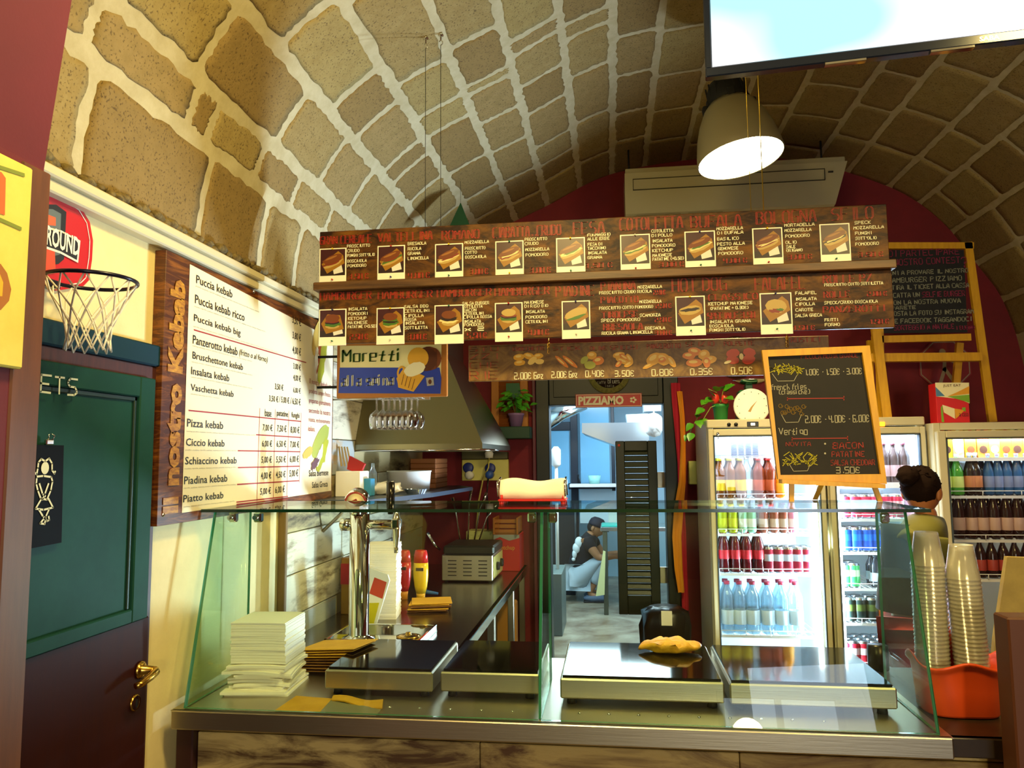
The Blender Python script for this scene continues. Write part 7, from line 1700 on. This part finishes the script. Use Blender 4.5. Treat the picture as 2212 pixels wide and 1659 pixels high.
def head(c,face,up,m,parent,hairm,r=.088,hair='short'):
    c=Vector(c); f=Vector(face).normalized(); u=Vector(up); u=(u-f*u.dot(f)).normalized(); s=f.cross(u)
    M_=Matrix((s,f,u)).transposed().to_4x4(); M_.translation=c
    mb=MB(); mb.T=M_
    n=20;k=16;vs=[];fs=[]
    for i in range(k+1):
        t=math.pi*i/k
        for j in range(n):
            a=2*math.pi*j/n; x=math.sin(t)*math.cos(a);y=math.sin(t)*math.sin(a);z=-math.cos(t)
            wdt=.80+.10*min(1,max(0,z+.6)); X=x*r*wdt; Y=y*r*(1.0 if y<0 else .98); Z=z*r*1.25
            if z<-.2: X*=1-.28*(-z-.2); Y*=1-.12*(-z-.2)+(.05 if y>0 else -.12)
            if y>0 and abs(x)<.25 and -.45<z<.1: Y+=.018*(1-abs(x)/.25)*(1-abs(z+.2)/.35 if abs(z+.2)<.35 else 0)
            vs.append((X,Y,Z))
    for i in range(k):
        for j in range(n): fs.append((i*n+j,i*n+(j+1)%n,(i+1)*n+(j+1)%n,(i+1)*n+j))
    mb.add(vs,fs,True)
    for sx in (-1,1): mb.ell((sx*r*.86,-.005,-.01),.012,.02,.03,10,8)
    mb.ell((0,r*1.02,-.022),.012,.014,.016,8,6)
    o=mb.build('head',m,parent)
    mb=MB(); mb.T=M_
    for sx in (-1,1): mb.m(0).ell((sx*.030,r*.90,.004),.013,.008,.008,10,8); mb.m(1).ell((sx*.030,r*.965,.004),.006,.004,.006,8,6); mb.m(2).box(sx*.030-.014,sx*.030+.014,r*.92,r*.97,.020,.024)
    mb.m(3).box(-.020,.020,r*.88,r*.955,-.052,-.046,.002)
    mb.build('facial_features',[mat('eye_white','#e8e2da',.3),M_matblack,mat('brow_brown','#20120c',.8),mat('lip','#8a4238',.5)],parent)
    return M_
# squatting person in the back kitchen
Yq=8.75; g=lambda px,py,dy=0:at(px,py,Y=Yq+dy)
bz=lambda p,z: Vector((p.x,p.y,z))
hip=g(1253,1242); t=thing('person','person squatting in the back kitchen, black t-shirt with white print, pale trousers and dark cap','person',(hip.x,Yq,0))
hip.z=.27; sh=g(1272,1163); ch=g(1262,1195); nk=g(1281,1151); hd=g(1286,1140)
s=Vector((.45,.85,0)).normalized(); fw_=Vector((.85,-.15,0)).normalized()  # faces right, slightly towards us
lat=Vector((.15,.98,0)).normalized()
J={'hip':(hip,.095),'waist':(hip.lerp(ch,.5),.10),'chest':(ch,.11),'sh':(sh,.075),'neck':(nk,.055),'nk2':(nk.lerp(hd,.5),.05)}
L=[('hip','waist'),('waist','chest'),('chest','sh'),('sh','neck'),('neck','nk2')]
for k,sg in (('l',1),('r',-1)):
    shd=sh+lat*sg*.15-Vector((0,0,.02)); el=shd+Vector((.14,-.03,-.18)); wr_=el+Vector((.17,-.02,.03))
    J[k+'s']=(shd,.062);J[k+'e']=(el,.043);J[k+'w']=(wr_,.030); L+=[('sh',k+'s'),(k+'s',k+'e'),(k+'e',k+'w')]
    hj,hl,fo=hand(k,wr_,(1,-.1,-.15),(0,0,1)); J.update(hj); L+=[(k+'w',k+'palm')]+hl; 
    if k=='r': fr1=fo
    else: fr2=fo
    kn=hip+Vector((.30,sg*.12,.22)); an=hip+Vector((.10+.0,sg*.11,0)); an.z=.09; 
    J[k+'hp']=(hip+lat*sg*.09,.07);J[k+'k']=(kn,.045);J[k+'an']=(an,.036);J[k+'to']=(an+Vector((.16,-.01,-.055)),.033)
    L+=[('hip',k+'hp'),(k+'hp',k+'k'),(k+'k',k+'an'),(k+'an',k+'to')]
chain_body('body',J,L,M_skin,t)
fingers(fr1,M_skin,t);fingers(fr2,M_skin,t)
head(hd+Vector((.01,0,.0)),(.8,-.35,-.45),(.3,0,1),M_skin,t,None,.092)
Jt={'hip':(hip+Vector((-.02,0,.05)),.150),'w':(hip.lerp(ch,.5)+Vector((-.015,0,.01)),.150),'chest':(ch,.158),'sh':(sh+Vector((0,0,.0)),.118),'nk':(nk.lerp(sh,.35),.072)}
Lt=[('hip','w'),('w','chest'),('chest','sh'),('sh','nk')]
for k,sg in (('l',1),('r',-1)):
    shd=J[k+'s'][0]; el=J[k+'e'][0]; Jt[k+'s']=(shd,.078);Jt[k+'m']=(shd.lerp(el,.62),.066); Lt+=[('sh',k+'s'),(k+'s',k+'m')]
chain_body('t_shirt',Jt,Lt,mat('navy_black_cotton','#0d1420',.8),t)
Jp={'hip':(hip,.145)};Lp=[]
for k in 'lr':
    kn=J[k+'k'][0];an=J[k+'an'][0]; Jp[k+'hp']=(J[k+'hp'][0],.118);Jp[k+'k']=(kn,.095);Jp[k+'c']=(kn.lerp(an,.75),.072); Jp[k+'m']=(J[k+'hp'][0].lerp(kn,.5),.112); Lp+=[('hip',k+'hp'),(k+'hp',k+'m'),(k+'m',k+'k'),(k+'k',k+'c')]
chain_body('trousers',Jp,Lp,mat('pale_grey_cotton','#aebcc4',.8),t)
for k in 'lr':
    an=J[k+'an'][0]; mb=MB(); 
    mb.ell((an.x+.07,an.y,.045),.135,.05,.045,16,10); mb.m(1).box(an.x-.06,an.x+.20,an.y-.045,an.y+.045,0,.018,.006); mb.build('shoe',[mat('grey_shoe','#5a6a80',.6),M_matblack],t)
# cap
hc=hd+Vector((.01,0,.0)); mb=MB(); f=Vector((.8,-.35,-.30)).normalized(); u=Vector((.3,0,1)); u=(u-f*u.dot(f)).normalized(); s_=f.cross(u); M_=Matrix((s_,f,u)).transposed().to_4x4(); M_.translation=hc; mb.T=M_
mb.lathe([(.094,.02),(.096,.045),(.085,.085),(.055,.112),(.0,.12)],(0,-.004,0),22); mb.prism([(-.06,.075,.022),(.06,.075,.022),(.05,.14,.012),(0,.155,.008),(-.05,.14,.012)],(0,0,.006)); mb.build('cap',mat('navy_cap','#141a30',.7),t)
mb=MB();mb.T=M_; mb.ell((0,-.03,-.005),.083,.075,.07,16,10); mb.build('hair',mat('dark_hair','#140d0a',.8),t)
# white print on the back of the shirt: a figure shape lying on the cloth
pm=MB()
bb=lambda px,py: at(px,py,Y=Yq-.175)
for cxp_,cyp_,rx_,ry_ in ((1251,1172,9,12),(1245,1184,8,11),(1241,1197,5,9),(1239,1208,4,4)):
    c=at(cxp_,cyp_,Y=Yq-.148); pm.ell((c.x,c.y,c.z),rx_*Yq/1640,.030,ry_*Yq/1640,14,10)
pm.build('shirt_print',mat('print_white_shirt','#dfe8ea',.7),t)
# person behind the counter on the right
Yp2=3.6; g=lambda px,py,dy=0:at(px,py,Y=Yp2+dy)
hd=g(1992,1062); t=thing('person','person with dark bun in olive t-shirt, dark apron and red trousers behind the counter','person',(hd.x,Yp2,0))
base=hd.x; zt7=hd.z
hipx=at(1962,1300,Y=Yp2).x
hip=Vector((hipx+.02,Yp2+.02,.86)); ch=g(1985,1190); sh=g(1998,1142); nk=g(2001,1116); 
lat=Vector((.35,.93,0)).normalized()
J={'hip':(hip,.09),'waist':(hip.lerp(ch,.5),.085),'chest':(ch,.09),'sh':(sh,.05),'neck':(nk,.046),'n2':(nk.lerp(hd,.5),.048)}
L=[('hip','waist'),('waist','chest'),('chest','sh'),('sh','neck'),('neck','n2')]
for k,sg in (('l',1),('r',-1)):
    shd=sh+lat*sg*.14-Vector((0,0,.03)); el=shd+Vector((.03,.03,-.25)); wr_=el+Vector((.10,.14,-.13))
    J[k+'s']=(shd,.042);J[k+'e']=(el,.038);J[k+'w']=(wr_,.027); L+=[('sh',k+'s'),(k+'s',k+'e'),(k+'e',k+'w')]
    hj,hl,fo=hand(k,wr_,(.3,.6,-.5),(0,0,1),.92); J.update(hj); L+=[(k+'w',k+'palm')]+hl; J['_'+k]=None; del J['_'+k]
    if k=='l': fl2=fo
    else: fr3=fo
    kn=Vector((hip.x+.01,hip.y+sg*.10,.45)); an=Vector((hip.x,hip.y+sg*.10,.08))
    J[k+'hp']=(hip+lat*sg*.09-Vector((0,0,.05)),.095);J[k+'k']=(kn,.06);J[k+'an']=(an,.04);J[k+'to']=(an+Vector((.12,.06,-.05)),.032)
    L+=[('hip',k+'hp'),(k+'hp',k+'k'),(k+'k',k+'an'),(k+'an',k+'to')]
chain_body('body',J,L,M_skin2,t); fingers(fl2,M_skin2,t,.92);fingers(fr3,M_skin2,t,.92)
M_=head(hd,(.70,.70,-.25),(0,0,1),M_skin2,t,None,.086)
mb=MB();mb.T=M_; mb.ell((0,-.020,.022),.080,.084,.090,26,18).ell((-.012,-.115,.045),.046,.042,.045,20,14)
for v in mb.V: v.x+=.003*math.sin(v.z*160+v.y*70)+random.uniform(-.0015,.0015); v.y+=.003*math.sin(v.x*190)+random.uniform(-.0015,.0015); v.z+=random.uniform(-.002,.002)
for q in range(46):
    a=random.uniform(0,6.28);e=random.uniform(-.4,1.4); r_=.083; p0_=Vector((r_*math.cos(a)*math.cos(e),-.02+r_*math.sin(a)*math.cos(e),.022+.09*math.sin(e)))
    if p0_.y>.03 and p0_.z<.05: continue
    mb.tube([p0_,p0_.lerp(Vector((-.01,-.1,.045)),.5)*1.04,Vector((-.012+random.uniform(-.03,.03),-.115+random.uniform(-.03,.03),.045+random.uniform(-.03,.03)))*1.02],[.004,.006,.003],5)
mb.build('hair',mat('dark_brown_hair','#1c0f0a',.9,spec=.1,bump=.3,bscale=40),t)
Jt={'hip':(hip+Vector((0,0,.10)),.130),'w':(hip.lerp(ch,.5)+Vector((0,0,.02)),.122),'chest':(ch,.130),'sh':(sh+Vector((0,0,.02)),.115),'nk':(nk+Vector((0,0,.012)),.066)};Lt=[('hip','w'),('w','chest'),('chest','sh'),('sh','nk')]
for k in 'lr':
    shd=J[k+'s'][0];el=J[k+'e'][0]; Jt[k+'s']=(shd+Vector((0,0,.012)),.082);Jt[k+'m']=(shd.lerp(el,.6),.060);Lt+=[('sh',k+'s'),(k+'s',k+'m')]
chain_body('t_shirt',Jt,Lt,mat('olive_cotton','#5f5a1c',.8),t)
Jp={'hip':(hip,.135)};Lp=[]
for k in 'lr':
    kn=J[k+'k'][0];an=J[k+'an'][0];Jp[k+'hp']=(J[k+'hp'][0],.11);Jp[k+'k']=(kn,.078);Jp[k+'c']=(kn.lerp(an,.85),.066);Lp+=[('hip',k+'hp'),(k+'hp',k+'k'),(k+'k',k+'c')]
chain_body('trousers',Jp,Lp,mat('red_cotton','#a01c22',.8),t)
# apron: wraps the left flank of the torso
mb=MB(); vs=[];n=9;k=8
for i in range(k):
    zz=.92+.38*i/(k-1); ctr=hip.lerp(ch,max(0,min(1,(zz-.82)/.38))); rr=.150-.01*i/k+.0
    for j in range(n):
        a=math.pi*(.80+.62*j/(n-1)); vs.append((ctr.x+rr*math.cos(a),ctr.y+rr*math.sin(a),zz))
fs=[(i*n+j,i*n+j+1,(i+1)*n+j+1,(i+1)*n+j) for i in range(k-1) for j in range(n-1)]
b=len(vs); c0=Vector((hip.x,hip.y,0)); vs2=[]
for v in vs: d=Vector((v[0]-c0.x,v[1]-c0.y,0)).normalized()*.006; vs2.append((v[0]+d.x,v[1]+d.y,v[2]))
edge=[(0,j) for j in range(n)]+[(i,n-1) for i in range(1,k)]+[(k-1,j) for j in range(n-2,-1,-1)]+[(i,0) for i in range(k-2,0,-1)]
E_=[i*n+j for i,j in edge]
mb.add(vs+vs2,[f[::-1] for f in fs]+[tuple(b+q for q in f) for f in fs]+[(E_[q],E_[(q+1)%len(E_)],b+E_[(q+1)%len(E_)],b+E_[q]) for q in range(len(E_))],True)
mb.build('apron',mat('dark_apron','#10161c',.7),t)
mb=MB(); mb.tube([Vector((hip.x+.02,hip.y-.145,1.0)),Vector((hip.x+.09,hip.y-.15,.93)),Vector((hip.x+.12,hip.y-.15,.86))],[.01,.014,.02],8); mb.build('apron_tie',MATS['dark_apron'],t)
for k in 'lr':
    an=J[k+'an'][0]; mb=MB(); mb.ell((an.x+.05,an.y+.02,.042),.12,.045,.042,14,8); mb.build('shoe',M_matblack,t)

for o in bpy.data.objects:
    b_=o.name.split('.')[0]
    if o.parent is not None and any(k in b_ for k in ('lettering','small_print','red_print','chalk','picture','painting','printed_emblem','print','drawing','rivets','vent_slots','vent_grille','dial_marks','word','logo')): o['kind']='stuff'
